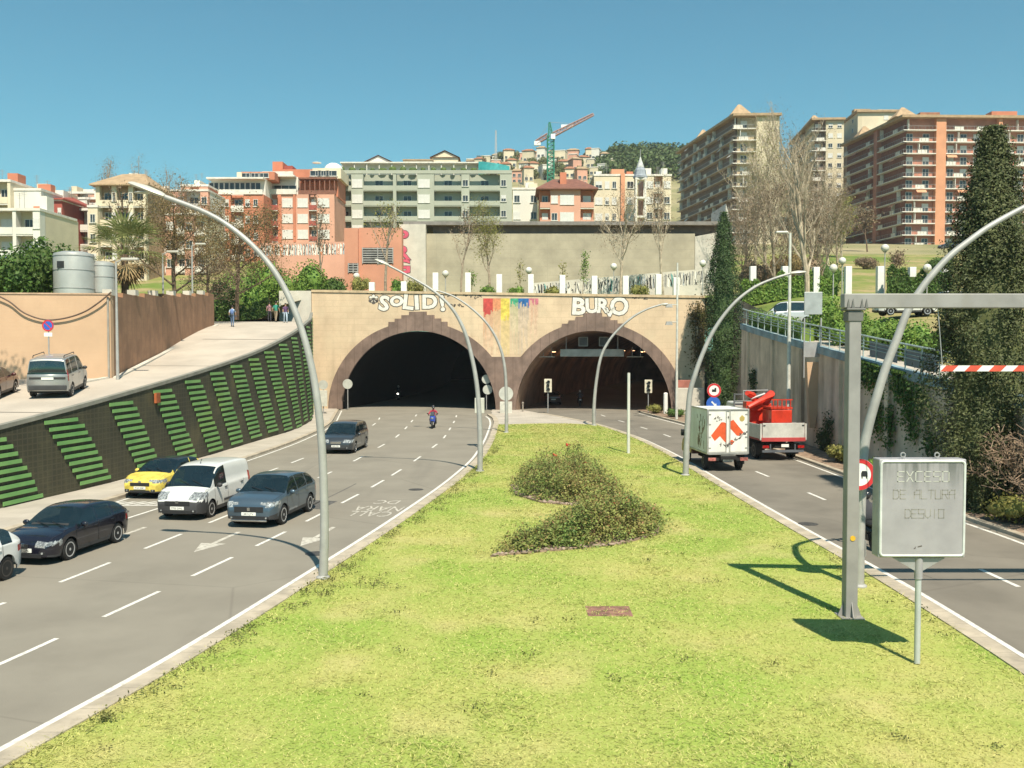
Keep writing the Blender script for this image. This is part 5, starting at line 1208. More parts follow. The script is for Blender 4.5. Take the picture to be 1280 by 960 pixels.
# ================================================================== people: one skinned body each
def figure(name,joints,edges,rad,regions,parent=None,sub=2):
    """joints: list of points; rad: radius per joint; regions: list of (material, predicate(point))"""
    me=bpy.data.meshes.new(name); me.from_pydata([tuple(j) for j in joints],edges,[]); o=bpy.data.objects.new(name,me); COL.objects.link(o)
    sk=o.modifiers.new('skin','SKIN'); sk.use_smooth_shade=True; sk.branch_smoothing=.6
    for i,v in enumerate(me.skin_vertices[0].data): v.radius=(rad[i],rad[i]) if not isinstance(rad[i],tuple) else rad[i]; v.use_root=(i==0)
    ss=o.modifiers.new('sub','SUBSURF'); ss.levels=sub; ss.render_levels=sub
    dg=bpy.context.evaluated_depsgraph_get(); m2=bpy.data.meshes.new_from_object(o.evaluated_get(dg)); bpy.data.objects.remove(o); bpy.data.meshes.remove(me)
    m2.materials.clear()
    for mm_,_ in regions: m2.materials.append(mm_)
    for p in m2.polygons:
        p.use_smooth=True; p.material_index=len(regions)-1
        for i,(mm_,f) in enumerate(regions):
            if f(p.center): p.material_index=i; break
    m2.name=name; return link(name,m2,parent)
M_skin=mat('skin',(.45,.26,.18),.6,var=.05); M_hair=mat('hair_dark',(.03,.022,.018),.7); M_shoe=mat('shoe',(.05,.045,.04),.7)
def walker(label,loc,rz,shirt,trous,stride=.22,arm=.2,scale=1.0,bare_arm=True,hair=M_hair):
    t=thing('person',label,'person',loc,rz,'people walking on the ramp'); t.scale=(scale,)*3
    # +x forward
    J=[(0,0,.95),(0,0,1.18),(.0,0,1.40),(.01,0,1.50),(.03,0,1.58),(.04,0,1.66),(.03,0,1.73)]
    rad=[(.15,.11),(.14,.10),(.17,.11),(.055,.055),(.07,.065),(.10,.085),(.055,.05)]
    E=[(0,1),(1,2),(2,3),(3,4),(4,5),(5,6)]
    def add(pts,rs,root):
        k=root
        for p,r in zip(pts,rs): J.append(p); rad.append(r); E.append((k,len(J)-1)); k=len(J)-1
    for s in (1,-1):
        a=arm*s
        add([(0,s*.19,1.40),(-a*.5,s*.24,1.14),(-a*.5+.10,s*.25,.90),(-a*.4+.14,s*.25,.82)],[.065,.045,.036,.04],2)
        f=stride*s
        add([(0,s*.095,.90),(f*.5,s*.10,.50),(f*.9-.06,s*.10,.09),(f*.9+.10,s*.10,.045)],[.095,.062,.045,.04],0)
    b_=figure('body',J,E,rad,[(M_shoe,lambda c:c.z<.09),(trous,lambda c:c.z<.96),(M_skin,lambda c:c.z>1.50 or (abs(c.y)>.215 and c.z<(1.22 if bare_arm else .9))),(shirt,lambda c:True)],t)
    mb=MB(); mb.ell((.015,0,1.70),(.115,.10,.095),12,8); mb.build('hair',[hair],t,True)
    mb=MB(); mb.ell((.145,0,1.655),(.02,.014,.022),6,5); 
    for s in (-1,1): mb.ell((.125,s*.035,1.68),(.012,.014,.009),6,4)
    mb.build('face_features',[mat('face_dark',(.25,.13,.10),.6)],t,True)
    return t
def onramp(px,d): q=D(px,400,d); return (q.x,d,sinterp(ZR,d)+.01)
M_jean=mat('jeans',(.10,.16,.27),.8); M_pale=mat('pale_shirt',(.45,.55,.66),.8); M_green=mat('teal_shirt',(.03,.24,.18),.8); M_purp=mat('purple_top',(.11,.05,.13),.8); M_pink=mat('pink_top',(.42,.22,.24),.8); M_khaki=mat('khaki',(.28,.22,.15),.8); M_char=mat('charcoal_trousers',(.04,.04,.05),.8)
p1=walker('person in pale blue jacket and jeans with a blue backpack walking up the ramp',onramp(290.5,80.5),PI/2+.1,M_pale,M_jean,.20)
mb=MB(); mb.ell((-.20,0,1.24),(.11,.16,.24),12,8); mb.build('backpack',[mat('pack_blue',(.12,.20,.42),.8)],p1,True)
walker('person in a teal green shirt, middle of the three beside the curved lamp post',onramp(345,90),PI/2-.2,M_green,M_khaki,.18,scale=1.08)
walker('person in a pink top, leftmost of the three near the end of the ramp',onramp(337,91),PI/2+.3,M_pink,M_char,.12,scale=1.05)
walker('person in a dark purple top, rightmost of the three on the ramp',onramp(357,87.5),-PI/2+.4,M_purp,M_pale,.2)

def motorbike(mname,mlabel,plabel,loc,head,fair,jacket,helmet,lit=False,group='motorcycles'):
    rz=math.atan2(head[1],head[0]); m=thing(mname,mlabel,'motorcycle',loc,rz,group)
    M_f=fair
    for x,r in ((.68,.29),(-.66,.29)):
        mb=MB(); mb.lathe([(.19,-.05),(.26,-.065),(r,-.03),(r,.03),(.26,.065),(.19,.05)],(x,0,r),20,0,'Y'); o=mb.build('wheel',[M_dark],m,True)
        mb=MB(); mb.lathe([(.195,-.04),(.195,.04)],(x,0,r),16,0,'Y'); mb.build('rim',[M_rimd],o)
    mb=MB(); mb.ell((.05,0,.55),(.55,.16,.22),14,8); mb.box((-.1,0,.38),(.8,.26,.2)); mb.build('frame',[M_black],m,True)
    mb=MB(); mb.ell((-.35,0,.80),(.45,.15,.09),12,6); mb.build('seat',[M_dark],m,True)
    mb=MB(); mb.add([(.52,-.20,.45),(.52,.20,.45),(.46,.24,.85),(.46,-.24,.85),(.36,.20,1.06),(.36,-.20,1.06),(.72,-.10,.62),(.72,.10,.62),(.66,.13,.92),(.66,-.13,.92)],[(6,7,8,9),(0,6,9,3),(7,1,2,8),(9,8,4,5),(0,1,7,6),(3,9,5),(8,2,4),(0,3,5,4,2,1)]); mb.build('front_fairing',[M_f],m,bev=.03)
    mb=MB(); mb.add([(.60,-.16,1.0),(.60,.16,1.0),(.42,.15,1.30),(.42,-.15,1.30)],[(0,1,2,3)]); mb.build('windshield',[mat('tinted_shield',(.06,.07,.08),.1)],m)
    mb=MB(); mb.ell((.70,0,.80),(.05,.11,.08),10,6); mb.build('headlight',[mat('lit_headlight',(.8,.8,.75),.2,emit=(1,.95,.8),estr=4) if lit else M_lampg],m,True)
    mb=MB(); mb.tube([(.40,-.36,1.02),(.47,0,1.04),(.40,.36,1.02)],.018,6); 
    for s in (-1,1): mb.ell((.45,s*.38,1.16),(.02,.07,.045),8,5); mb.tube([(.42,s*.33,1.03),(.45,s*.38,1.14)],.01,5)
    mb.build('handlebar',[M_black],m,True)
    mb=MB(); mb.tube([(.45,.07,.95),(.68,.08,.30)],.03,6); mb.tube([(.45,-.07,.95),(.68,-.08,.30)],.03,6); mb.build('fork',[M_metal],m)
    mb=MB(); mb.box((-.85,0,.72),(.04,.18,.14)); mb.build('number_plate',[M_plate],m)
    mb=MB(); mb.box((-.80,0,.86),(.05,.16,.07)); mb.build('tail_light',[M_tail],m,bev=.01)
    p=thing('person',plabel,'person',loc,rz,'motorcycle riders')
    J=[(-.25,0,.93),(-.20,0,1.15),(-.12,0,1.36),(-.09,0,1.45),(-.06,0,1.52)]
    rad=[(.16,.13),(.15,.12),(.18,.13),.065,.06]; E=[(0,1),(1,2),(2,3),(3,4)]
    def add(pts,rs,root):
        k=root
        for q,r in zip(pts,rs): J.append(q); rad.append(r); E.append((k,len(J)-1)); k=len(J)-1
    for s in (1,-1):
        add([(-.11,s*.21,1.34),(.08,s*.33,1.12),(.34,s*.32,1.06),(.40,s*.31,1.04)],[.075,.055,.045,.045],2)
        add([(-.20,s*.13,.90),(.22,s*.22,.72),(-.02,s*.22,.36),(.12,s*.22,.32)],[.10,.075,.055,.045],0)
    figure('body',J,E,rad,[(M_shoe,lambda c:c.z<.38),(M_char,lambda c:c.z<.93),(M_black,lambda c:c.x>.30),(jacket,lambda c:True)],p)
    mb=MB(); mb.ell((-.04,0,1.64),(.145,.125,.15),14,10); hm=mb.build('helmet',[helmet],p,True)
    mb=MB(); mb.ell((.02,0,1.645),(.098,.105,.055),12,6); mb.build('visor',[M_glass],hm,True)
    return m,p
M_helm=mat('helmet_dark',(.03,.03,.035),.2,coat=.5); M_helw=mat('helmet_white',(.6,.6,.6),.2,coat=.5)
q=G(541,535.5); motorbike('motorcycle','blue and white motorcycle coming out of the left tunnel','rider in a red jacket and dark helmet on the blue motorcycle',(q.x,q.y+.4,0),(-.03,-1),mat('fairing_blue',(.03,.07,.42),.3,coat=.5),mat('jacket_red',(.38,.03,.06),.7),M_helm)
q=G(500.5,499); motorbike('motorcycle','dim motorcycle inside the left tunnel with its headlight on','rider in white helmet inside the dark left tunnel',(q.x,116,0),(.0,-1),M_black,M_char,M_helw,True)
q=G(726,508); motorbike('motorcycle','dark motorcycle riding away inside the right tunnel','rider with a white helmet seen from behind inside the right tunnel',(D(725,505,104).x,104,0),(.03,1),M_black,M_char,M_helw)
q=G(1086,688); motorbike('motorcycle','black motorcycle on the right road, mostly hidden behind the grey message box','rider in black riding away behind the grey message box',(q.x+.12,q.y+.6,0),(-.02,1),M_black,M_char,M_helm)
# ================================================================== vegetation
nprng=np.random.default_rng(11)
def leafmat(name,c,c2,island=.35,transl=.3,hue=.02): return mat(name,c,.6,var=.1,scale=.9,col2=c2,spec=.25,island=island,hue=hue,transl=transl)
LM_ros=leafmat('rose_leaf',(.27,.27,.085),(.16,.24,.065),.45,.3,.025)
LM_con=leafmat('conifer_leaf',(.095,.108,.042),(.062,.078,.031),.42,.1,.02)
LM_cyp=leafmat('cypress_leaf',(.055,.095,.030),(.040,.072,.025),.4,.1,.015)
LM_bri=leafmat('bright_leaf',(.20,.31,.06),(.12,.22,.045),.4,.3,.02)
LM_mid=leafmat('mid_leaf',(.10,.175,.04),(.07,.13,.032),.4,.3,.02)
LM_brn=leafmat('budding_leaf',(.25,.19,.085),(.20,.145,.065),.35,.35,.02)
LM_yel=leafmat('spring_leaf',(.30,.29,.085),(.24,.24,.07),.3,.35,.02)
LM_dry=leafmat('dry_twig_leaf',(.27,.20,.13),(.20,.145,.095),.35,.2,.015)
LM_palm=leafmat('palm_leaf',(.24,.26,.10),(.17,.20,.07),.3,.2,.02)
B_grey=mat('bark_grey',(.34,.27,.20),.9,var=.2,scale=3); B_brn=mat('bark_brown',(.16,.105,.07),.9,var=.2,scale=3); B_pale=mat('bark_pale',(.47,.39,.29),.9,var=.2,scale=2)
def leaves(name,C,size,m,parent=None,upbias=.0,aspect=.55,nrm=None,tri=False):
    """one small bent quad per centre"""
    C=np.asarray(C,float); n=len(C); 
    a=nprng.normal(size=(n,3)); a/=np.linalg.norm(a,axis=1)[:,None]
    b_=nprng.normal(size=(n,3)); 
    if nrm is not None: b_=b_*.7+nrm*1.2
    b_[:,2]+=upbias
    t=np.cross(a,b_); t/=np.linalg.norm(t,axis=1)[:,None]+1e-9; bb=np.cross(b_,t); bb/=np.linalg.norm(bb,axis=1)[:,None]+1e-9
    s=size*nprng.uniform(.6,1.35,size=(n,1))
    P=np.stack([C-t*s*.5,C+bb*s*aspect*.5,C+t*s*.5,C-bb*s*aspect*.5],1).reshape(-1,3)
    me=bpy.data.meshes.new(name); me.vertices.add(4*n); me.vertices.foreach_set('co',P.ravel()); me.loops.add(4*n); me.loops.foreach_set('vertex_index',np.arange(4*n,dtype=np.int32)); me.polygons.add(n); me.polygons.foreach_set('loop_start',np.arange(0,4*n,4,dtype=np.int32)); me.polygons.foreach_set('loop_total',np.full(n,4,dtype=np.int32)); me.materials.append(m); me.update(calc_edges=True); me.validate()
    return link(name,me,parent)
def clumps(fn,nc,per,sig,seed=0):
    """fn() gives a clump centre; gaussian leaves about it"""
    out=[]
    for k in range(nc):
        c=fn()
        if c is None: continue
        out.append(np.array(c)+nprng.normal(size=(per,3))*np.array(sig if hasattr(sig,'__len__') else (sig,)*3))
    return np.concatenate(out)
# ---- branching skeleton
def skeleton(h,r,seed,trunk_h=.35,levels=3,kids=(5,5,4),spread=.9,up=.35,ln=.5,lean=(0,0),fork=0,minr=.012):
    q=random.Random(seed); mb=MB(); tips=[]
    def br(p,d,L,r0,lev):
        n=4 if lev<2 else 3; pts=[p]; d=d.normalized()
        for i in range(n):
            d=(d+V((q.uniform(-1,1),q.uniform(-1,1),q.uniform(-.6,1)))*.16+V((0,0,up*.22))).normalized(); pts.append(pts[-1]+d*L/n)
        r1=max(minr,r0*(.45 if lev else .55)); mb.tube(pts,[r0+(r1-r0)*i/n for i in range(n+1)],7 if lev==0 else (5 if lev==1 else 3),cap=False)
        if lev>=levels: tips.extend(pts[1:]); return
        if lev==levels-1: tips.extend(pts[2:])
        nk=kids[min(lev,len(kids)-1)]
        for k in range(nk):
            f=(trunk_h if lev==0 else .3)+(1-(trunk_h if lev==0 else .3))*(k+q.random()*.7)/nk; f=min(f,.999); i=int(f*n); pp=pts[i]+(pts[i+1]-pts[i])*(f*n-i)
            a=q.uniform(0,2*PI) if lev else 2.4*k+q.uniform(-.4,.4); side=V((math.cos(a),math.sin(a),0)); side=(side-d*side.dot(d)).normalized()
            nd=(d*(1-spread*.55)+side*spread+V((0,0,up))).normalized()
            br(pp,nd,L*ln*q.uniform(.75,1.15)*(1.15-.45*f if lev==0 else 1),max(minr,r0*.5*(1-.4*f)),lev+1)
        if lev==0 or q.random()<.5: pass
    br(V((0,0,0)),V((lean[0],lean[1],1)),h*.82,r,0); return mb,tips
def tree(label,loc,h,r,seed,bark,leaf=None,nleaf=0,ls=.25,sig=.35,name='tree',group=None,zs=1,**k):
    t=thing(name,label,'tree',loc,random.Random(seed).uniform(0,6),group); mb,tips=skeleton(h,r,seed,**k); mb.norecalc=True
    mb.build('trunk',[bark],t,True)
    if leaf and nleaf:
        T=np.array([tuple(p) for p in tips]); idx=nprng.integers(0,len(T),nleaf); C=T[idx]+nprng.normal(size=(nleaf,3))*sig
        leaves('crown',C,ls,leaf,t)
    return t
def at(px,d,z=None):
    x=ray(px,400); x=x.x/x.y*d; return (x,d,z if z is not None else H(x,d))
def topz(py,d): return D(640,py,d).z
def T(label,px,d,ytop,r,seed,bark,leaf=None,nleaf=0,ls=.25,sig=.35,z=None,**k):
    p=at(px,d,z); return tree(label,p,(topz(ytop,d)-p[2])*(.88 if k.get('levels',3)==4 else .82 if k.get('ln',.5)>.4 else .95),r,seed,bark,leaf,nleaf,ls,sig,**k)
# left: budding brownish trees behind the brick wall
T('spreading tree with brownish new leaves behind the middle of the brick wall',222,84,232,.22,21,B_brn,LM_brn,12000,.15,.45,8.9,trunk_h=.25,kids=(8,6,4),spread=1.0,up=.3,ln=.56)
T('olive brown leafed tree behind the far end of the brick wall',296,92,236,.22,22,B_brn,LM_brn,12000,.16,.5,9.0,trunk_h=.25,kids=(8,6,4),spread=1.0,up=.3,ln=.56)
T('low tangled tree with bare brown twigs just behind the brick wall lamps',255,86,300,.15,23,B_brn,LM_dry,5000,.13,.45,8.9,trunk_h=.1,kids=(8,6,4),spread=1.1,up=.15,ln=.6)
T('tall thin bare tree standing right behind the palm',158,75,208,.11,24,B_brn,LM_dry,260,.2,.3,8.8,trunk_h=.35,kids=(9,4,3),spread=.75,up=.5,ln=.26)
for i,(px,yt) in enumerate(((137,184),(153,192),(184,185),(214,194),(243,205))):
    T('wispy bare poplar top rising over the beige hip roofed building',px,172,yt,.2,30+i,B_grey,LM_dry,2200,.17,.7,16.0,trunk_h=.4,kids=(11,4,3),spread=.5,up=.9,ln=.27,minr=.035,group='wispy poplars behind the beige building')
# bushes on the left terrace
def bush(label,c,r,m,n,ls=.2,name='bush',group=None,seed=1,bark=B_brn):
    t=thing(name,label,'bush',c,0,group); q=random.Random(seed)
    lob=[(V((q.uniform(-.55,.55)*r[0],q.uniform(-.5,.5)*r[1],q.uniform(.35,.75)*r[2])),q.uniform(.38,.62)) for _ in range(9)]
    pts=[];nr=[]
    for k in range(n):
        l,s=lob[k%9]; d=V((q.gauss(0,1),q.gauss(0,1),q.gauss(0,1))).normalized(); f=s*(1-.35*q.random()**2); p=l+V((d.x*r[0]*f,d.y*r[1]*f,d.z*r[2]*f*.8))
        if p.z<.02: p.z=q.uniform(.02,.2)
        pts.append(tuple(p)); nr.append(tuple(d))
    leaves('foliage',pts,ls,m,t,.2,.6,np.array(nr))
    mb=MB()
    for l,s in lob: mb.tube([(l.x*.2,l.y*.2,-.1),(l.x*.6,l.y*.6,l.z*.5),tuple(l)],[.05,.035,.015],5)
    for l,s in lob: mb.ell(l,(r[0]*s*.6,r[1]*s*.6,r[2]*s*.5),8,5,1)
    mb.build('stem',[bark,m],t)
    return t
for i,(px,yt,d,rx,lab) in enumerate(((8,318,58,2.2,'dense green bush at the far left behind the salmon wall'),(38,303,60,2.6,'tall dense green bush next to the steel tanks'),(66,312,63,1.8,'green bush tucked behind the larger steel tank'))):
    z=8.75; bush(lab,at(px,d,z),(rx,1.8,(topz(yt,d)-z)*1.0),LM_mid,4200,.24,seed=40+i,group='bushes behind the salmon wall')
for i,(px,yt,d,rx,lab,lm) in enumerate(((292,338,100,3.2,'bright green bush behind the end of the ramp',LM_bri),(335,334,106,3.4,'broad bright green bush left of the cream parapet',LM_bri),(376,332,110,3.2,'bright green bush under the graffiti wall',LM_bri),(408,348,112,2.4,'small green bush beside the pink louvred building',LM_mid),(276,356,94,1.8,'dark green shrub where the brick wall ends',LM_mid))):
    p=at(px,d); bush(lab,p,(rx,2.0,topz(yt,d)-p[2]),lm,3600,.3,seed=50+i,group='bushes beyond the ramp')
def hedge(label,pts,w,h,m,n,ls=.2,name='hedge',hz=None,group=None):
    """clipped hedge along a polyline of ground points"""
    t=thing(name,label,'hedge',pts[0],0,group); o=V(pts[0]); P=[V(p)-o for p in pts]; seg=[(a,b,(b-a).length) for a,b in zip(P,P[1:])]; tot=sum(s[2] for s in seg)
    C=[];Nn=[]; q=random.Random(int(tot*100))
    for k in range(n):
        s=q.random()*tot
        for a,b,l in seg:
            if s<=l: break
            s-=l
        d=(b-a).normalized(); nn=V((-d.y,d.x,0)); f=q.random()
        bump=.85+.18*math.sin(s*2.1+a.x)+.1*math.sin(s*5.3)
        if f<.42: o_=V((0,0,h*bump*q.uniform(.9,1.06)))+nn*q.uniform(-.5,.5)*w; n_=V((0,0,1))
        else: sd=1 if f<.71 else -1; o_=nn*w*.5*sd*q.uniform(.85,1.1)+V((0,0,h*bump*q.random())); n_=nn*sd
        C.append(tuple(a+d*s+o_)); Nn.append(tuple(n_))
    leaves('foliage',C,ls,m,t,.1,.6,np.array(Nn))
    mb=MB()
    for a,b,l in seg:
        d=(b-a).normalized(); nn=V((-d.y,d.x,0))*w*.42
        mb.add([a-nn,b-nn,b+nn,a+nn]+[p+V((0,0,h*.72)) for p in (a-nn,b-nn,b+nn,a+nn)],[(4,5,6,7),(0,1,5,4),(1,2,6,5),(2,3,7,6),(3,0,4,7)])
    mb.build('inner_growth',[m],t)
    return t
hedge('clipped dark green hedge behind the person on the ramp',[at(262,97.5),at(300,97.5),at(338,98)],1.0,1.75,LM_mid,3200,.24,group='hedges')
# palm
pl_=thing('palm_tree','fan palm with a skirt of dead fronds behind the brick wall corner','palm',at(157,62,8.7))
zc_=topz(318,62)-8.7
mb=MB(); mb.tube([(0,0,-.1),(0,0,zc_*.5),(0,0,zc_)],[.26,.22,.2],9); mb.build('trunk',[B_brn],pl_,True)
def fronds(n,elmin,elmax,ln,m,nm,droop,seed):
    q=random.Random(seed); mb=MB()
    for k in range(n):
        a=2*PI*k/n*2.39; el=q.uniform(elmin,elmax); d=V((math.cos(a)*math.cos(el),math.sin(a)*math.cos(el),math.sin(el))); s=V((-math.sin(a),math.cos(a),0)); u=s.cross(d)
        c=V((0,0,zc_)); L=ln*q.uniform(.8,1.1); tip=c+d*L*.5; mb.tube([c,tip],.018,3)
        for j in range(13):
            th=(j-6)/6*1.25; dd=(d*math.cos(th)+s*math.sin(th)).normalized(); e1=tip+dd*L*.32; e=tip+dd*L*.58+V((0,0,-droop*L*q.uniform(.1,.3))); wv=dd.cross(u)*.05
            mb.add([tip,e1+wv+u*.01,e,e1-wv+u*.01],[(0,1,2,3)])
    mb.norecalc=True; mb.build(nm,[m],pl_)
fronds(38,-.25,1.35,3.0,LM_palm,'crown',.5,1); fronds(26,-1.35,-.5,2.0,mat('dead_frond',(.36,.25,.12),.8,var=.2),'dead_skirt',.6,2)
# middle: trees on the plateau
T('bare tree with a forked trunk in front of the pink louvred building',482,103,238,.17,61,B_grey,LM_yel,500,.22,.4,trunk_h=.45,kids=(5,5,4),spread=.7,up=.55,ln=.5,group='street trees above the tunnel')
T('slim bare tree left of the pink building, in front of the salmon apartments',402,110,246,.13,62,B_grey,LM_dry,700,.22,.35,trunk_h=.4,kids=(8,4,4),spread=.55,up=.7,ln=.36,group='street trees above the tunnel')
T('slim bare tree before the left part of the concrete hall',576,105,252,.12,63,B_grey,LM_dry,500,.2,.35,trunk_h=.4,kids=(7,4,4),spread=.6,up=.6,ln=.4,group='street trees above the tunnel')
T('yellow green budding tree before the concrete hall',612,106,242,.15,64,B_grey,LM_yel,4200,.14,.45,trunk_h=.35,kids=(7,5,4),spread=.7,up=.5,ln=.45,group='street trees above the tunnel')
T('large bare tree with a broad twiggy crown before the concrete hall',775,104,226,.18,65,B_pale,LM_dry,3000,.12,.5,trunk_h=.38,kids=(8,6,5),spread=.9,up=.45,ln=.52,group='street trees above the tunnel')
T('tall upright bare tree before the right end of the concrete hall',829,103,196,.16,66,B_pale,LM_dry,2600,.12,.45,trunk_h=.38,kids=(9,5,5),spread=.55,up=.75,ln=.42,group='street trees above the tunnel')
for i,(px,yt,lab,lm) in enumerate(((728,312,'small bright green sapling before the concrete hall',LM_bri),(651,322,'thin yellow sapling left of the middle of the concrete hall',LM_yel),(706,322,'thin yellowish sapling before the middle of the concrete hall',LM_yel),(590,338,'little green sapling between the white pillars',LM_bri))):
    p=at(px,104); tree(lab,p,topz(yt,104)-p[2],.05,70+i,B_grey,lm,420 if i in(0,) else 160,.2,.22,kids=(6,3,2),spread=.35,up=.9,ln=.25,levels=2,group='saplings above the tunnel',name='sapling')
for i,(px,yt,rx) in enumerate(((452,348,1.2),(497,350,1.0),(520,352,1.1),(645,357,.9),(690,357,.9),(610,358,1.0),(800,356,1.1))):
    p=at(px,101); bush(('low yellow green shrub beside the pink building','low shrub under the pink lettering','low shrub at the white panel of the hall','low shrub behind the rainbow paint','low shrub between pillars right of the rainbow paint','low shrub left of the rainbow paint','low shrub behind the right arch')[i],p,(rx,.8,max(.6,topz(yt,101)-p[2])),LM_bri if i%2 else LM_yel,700,.2,seed=80+i,group='low shrubs on top of the tunnel')
# right: bare plane trees
T('big bare plane tree with a pale trunk by the silver van',1009,82,132,.24,91,B_pale,LM_dry,2600,.10,.6,HR(24,82),trunk_h=.22,kids=(10,6,5,3),levels=4,minr=.010,spread=.75,up=.6,ln=.45,group='bare plane trees by the lawn')
T('bare plane tree in front of the brown tower block',955,112,150,.22,92,B_pale,LM_yel,5500,.12,.7,trunk_h=.2,kids=(11,7,5,4),levels=4,minr=.013,spread=.7,up=.6,ln=.45,group='bare plane trees by the lawn')
T('bare plane tree rising before the beige tower',985,124,138,.24,93,B_pale,LM_dry,4500,.12,.7,trunk_h=.2,kids=(11,7,5,4),levels=4,minr=.013,spread=.65,up=.65,ln=.42,group='bare plane trees by the lawn')
T('bare plane tree left of the brick tower base',1036,118,196,.2,94,B_pale,LM_dry,5000,.12,.7,trunk_h=.2,kids=(11,7,5,4),levels=4,minr=.013,spread=.8,up=.5,ln=.48,group='bare plane trees by the lawn')
T('low wide bare tree in front of the cream panel of the hall',928,106,240,.16,95,B_grey,LM_dry,5000,.13,.6,trunk_h=.15,kids=(10,6,5,4),levels=4,minr=.013,spread=.9,up=.4,ln=.5,group='bare plane trees by the lawn')
T('pale green budding tree at the top of the lawn beside the brick tower',1051,180,235,.2,96,B_pale,LM_yel,1500,.5,.8,trunk_h=.2,kids=(9,5,4),spread=.6,up=.6,ln=.42,group='bare plane trees by the lawn')
T('small bare tree against the shaded side of the brick tower',1083,200,252,.16,97,B_brn,LM_dry,900,.45,.6,trunk_h=.4,kids=(8,5,4),spread=.9,up=.4,ln=.45,minr=.03,group='bare plane trees by the lawn')
T('bare orange brown shrubby tree on the lawn slope',1120,150,318,.1,98,B_brn,LM_dry,900,.3,.5,trunk_h=.1,kids=(8,5,4),spread=1,up=.3,ln=.6,group='bare plane trees by the lawn')
for i,(px,d,yt,lab) in enumerate(((968,100,215,'twiggy bare tree directly right of the columnar cypress'),(1003,132,168,'bare tree behind the pale trunked plane tree'),(1024,100,238,'low bare tree at the left end of the lawn'),(944,128,185,'bare tree before the lower floors of the brown tower'),(1046,140,222,'bare tree standing at the left edge of the open lawn'))):
    T(lab,px,d,yt,.17,160+i,B_pale if i%2 else B_grey,LM_dry,6000,.13,.7,trunk_h=.15,kids=(11,7,5,4),levels=4,minr=.013,spread=.8,up=.5,ln=.46,group='bare plane trees by the lawn')
for i,(px,d,yt,rx,lm,lab) in enumerate(((950,104,322,2.6,LM_dry,'dry brown shrub at the foot of the bare trees'),(982,106,318,2.4,LM_brn,'tan shrub between the bare trees'),(1030,108,326,2.2,LM_mid,'dark green shrub under the bare trees left of the lawn'),(1080,150,322,2.2,LM_dry,'dry shrub in the middle of the lawn'),(1176,150,322,2.4,LM_mid,'dark green shrub at the right of the lawn'),(1010,100,322,1.6,LM_dry,'brown shrub right of the tall lamp post'))):
    p=at(px,d); bush(lab,p,(rx,1.8,topz(yt,d)-p[2]),lm,2600,.2,seed=170+i,group='shrubs on the lawn slope')
# hedges and shrubs above the right wall
def rt_pt(px,d): x=ray(px,400); x=x.x/x.y*d; return (x,d,HR(x,d) if d<97 else H(x,d))
hedge('bright green hedge along the foot of the right lawn',[rt_pt(926,92),rt_pt(990,92),rt_pt(1046,91)],1.4,2.3,LM_bri,6500,.24,group='hedges')
hedge('green hedge between the lawn and the parked white cars',[rt_pt(1108,86),rt_pt(1150,85),rt_pt(1190,84)],1.4,2.6,LM_mid,4200,.24,group='hedges')
hedge('low bright hedge in front of the silver van',[(19.35,77,HR(19.3,77)),(19.35,70,HR(19.3,70)),(19.4,63,HR(19.4,63))],.9,1.25,LM_bri,4200,.17,group='hedges')
for i,(px,yt,d,rx,lab) in enumerate(((1032,372,64,1.3,'bright bush right of the grey sign board'),(1062,384,60,1.5,'rounded bright bush behind the gantry post'),(1095,396,57,1.7,'bright spreading bush under the gantry beam'),(1128,402,52,1.5,'bright bush drooping over the blue edge of the right wall'),(1160,414,50,1.6,'bright green bush beside the dark conifer'))):
    x=ray(px,400); x=x.x/x.y*d; z=HR(x,d); bush(lab,(x,d,z-.2),(rx,1.4,topz(yt,d)-z+.2),LM_bri,3000,.19,seed=100+i,group='bushes above the right wall')
# columnar cypress beside the portal and hanging greenery
def conifer(label,loc,h,prof,n,ls,m,clump,sig,seed,name='cypress_tree',trunk=.25,rough=.2):
    t=thing(name,label,'cypress',loc); q=random.Random(seed)
    def rr(f): return sinterp(prof,f)
    def c():
        f=q.random()**.9; a=q.uniform(0,2*PI); k=1+rough*(math.sin(3*a+f*17)+math.sin(5*a-f*29))*.5+q.uniform(-.5,.25)*rough; k*=1-.35*(q.random()**3); return (rr(f)*k*math.cos(a),rr(f)*k*math.sin(a),f*h)
    C=clumps(c,clump,n//clump,sig); C[:,2]=np.clip(C[:,2],.15,h*1.01); nr=C*np.array([1,1,0]); nr/=np.linalg.norm(nr,axis=1)[:,None]+1e-6; nr[:,2]=.4
    leaves('crown',C,ls,m,t,.3,.45,nr)
    mb=MB(); mb.lathe([(max(.02,rr(f)*.60),f*h*.97) for f in [k/14 for k in range(15)]],(0,0,.1),14,0); mb.build('inner_growth',[m],t,True)
    mb=MB(); mb.tube([(0,0,-.2),(0,0,h*.4),(0,0,h*.9)],[trunk,trunk*.7,.03],8); mb.build('trunk',[B_brn],t)
    return t
conifer('slender dark green columnar cypress at the right end of the tunnel front',(19.0,86.5,0),topz(268,86.5),[(0,.9),(.2,1.25),(.42,1.55),(.6,1.5),(.8,.95),(.93,.42),(1,.06)],30000,.17,LM_cyp,1300,(.15,.15,.26),5,rough=.10)
conifer('huge dark conifer at the right edge in front of the retaining wall',(18.15,36.5,0),topz(164,36.5),[(0,1.2),(.08,1.7),(.25,2.05),(.45,1.85),(.65,1.45),(.82,.92),(.93,.48),(1,.05)],95000,.12,LM_con,1500,(.16,.16,.26),6,'conifer_tree',.3,.28)
conifer('second dark conifer beyond the right edge of the picture',(22.5,33.5,3.9),9,[(0,1.6),(.3,2.0),(.6,1.5),(.85,.9),(1,.2)],12000,.2,LM_con,400,(.25,.25,.3),8,'conifer_tree',.3,.3)
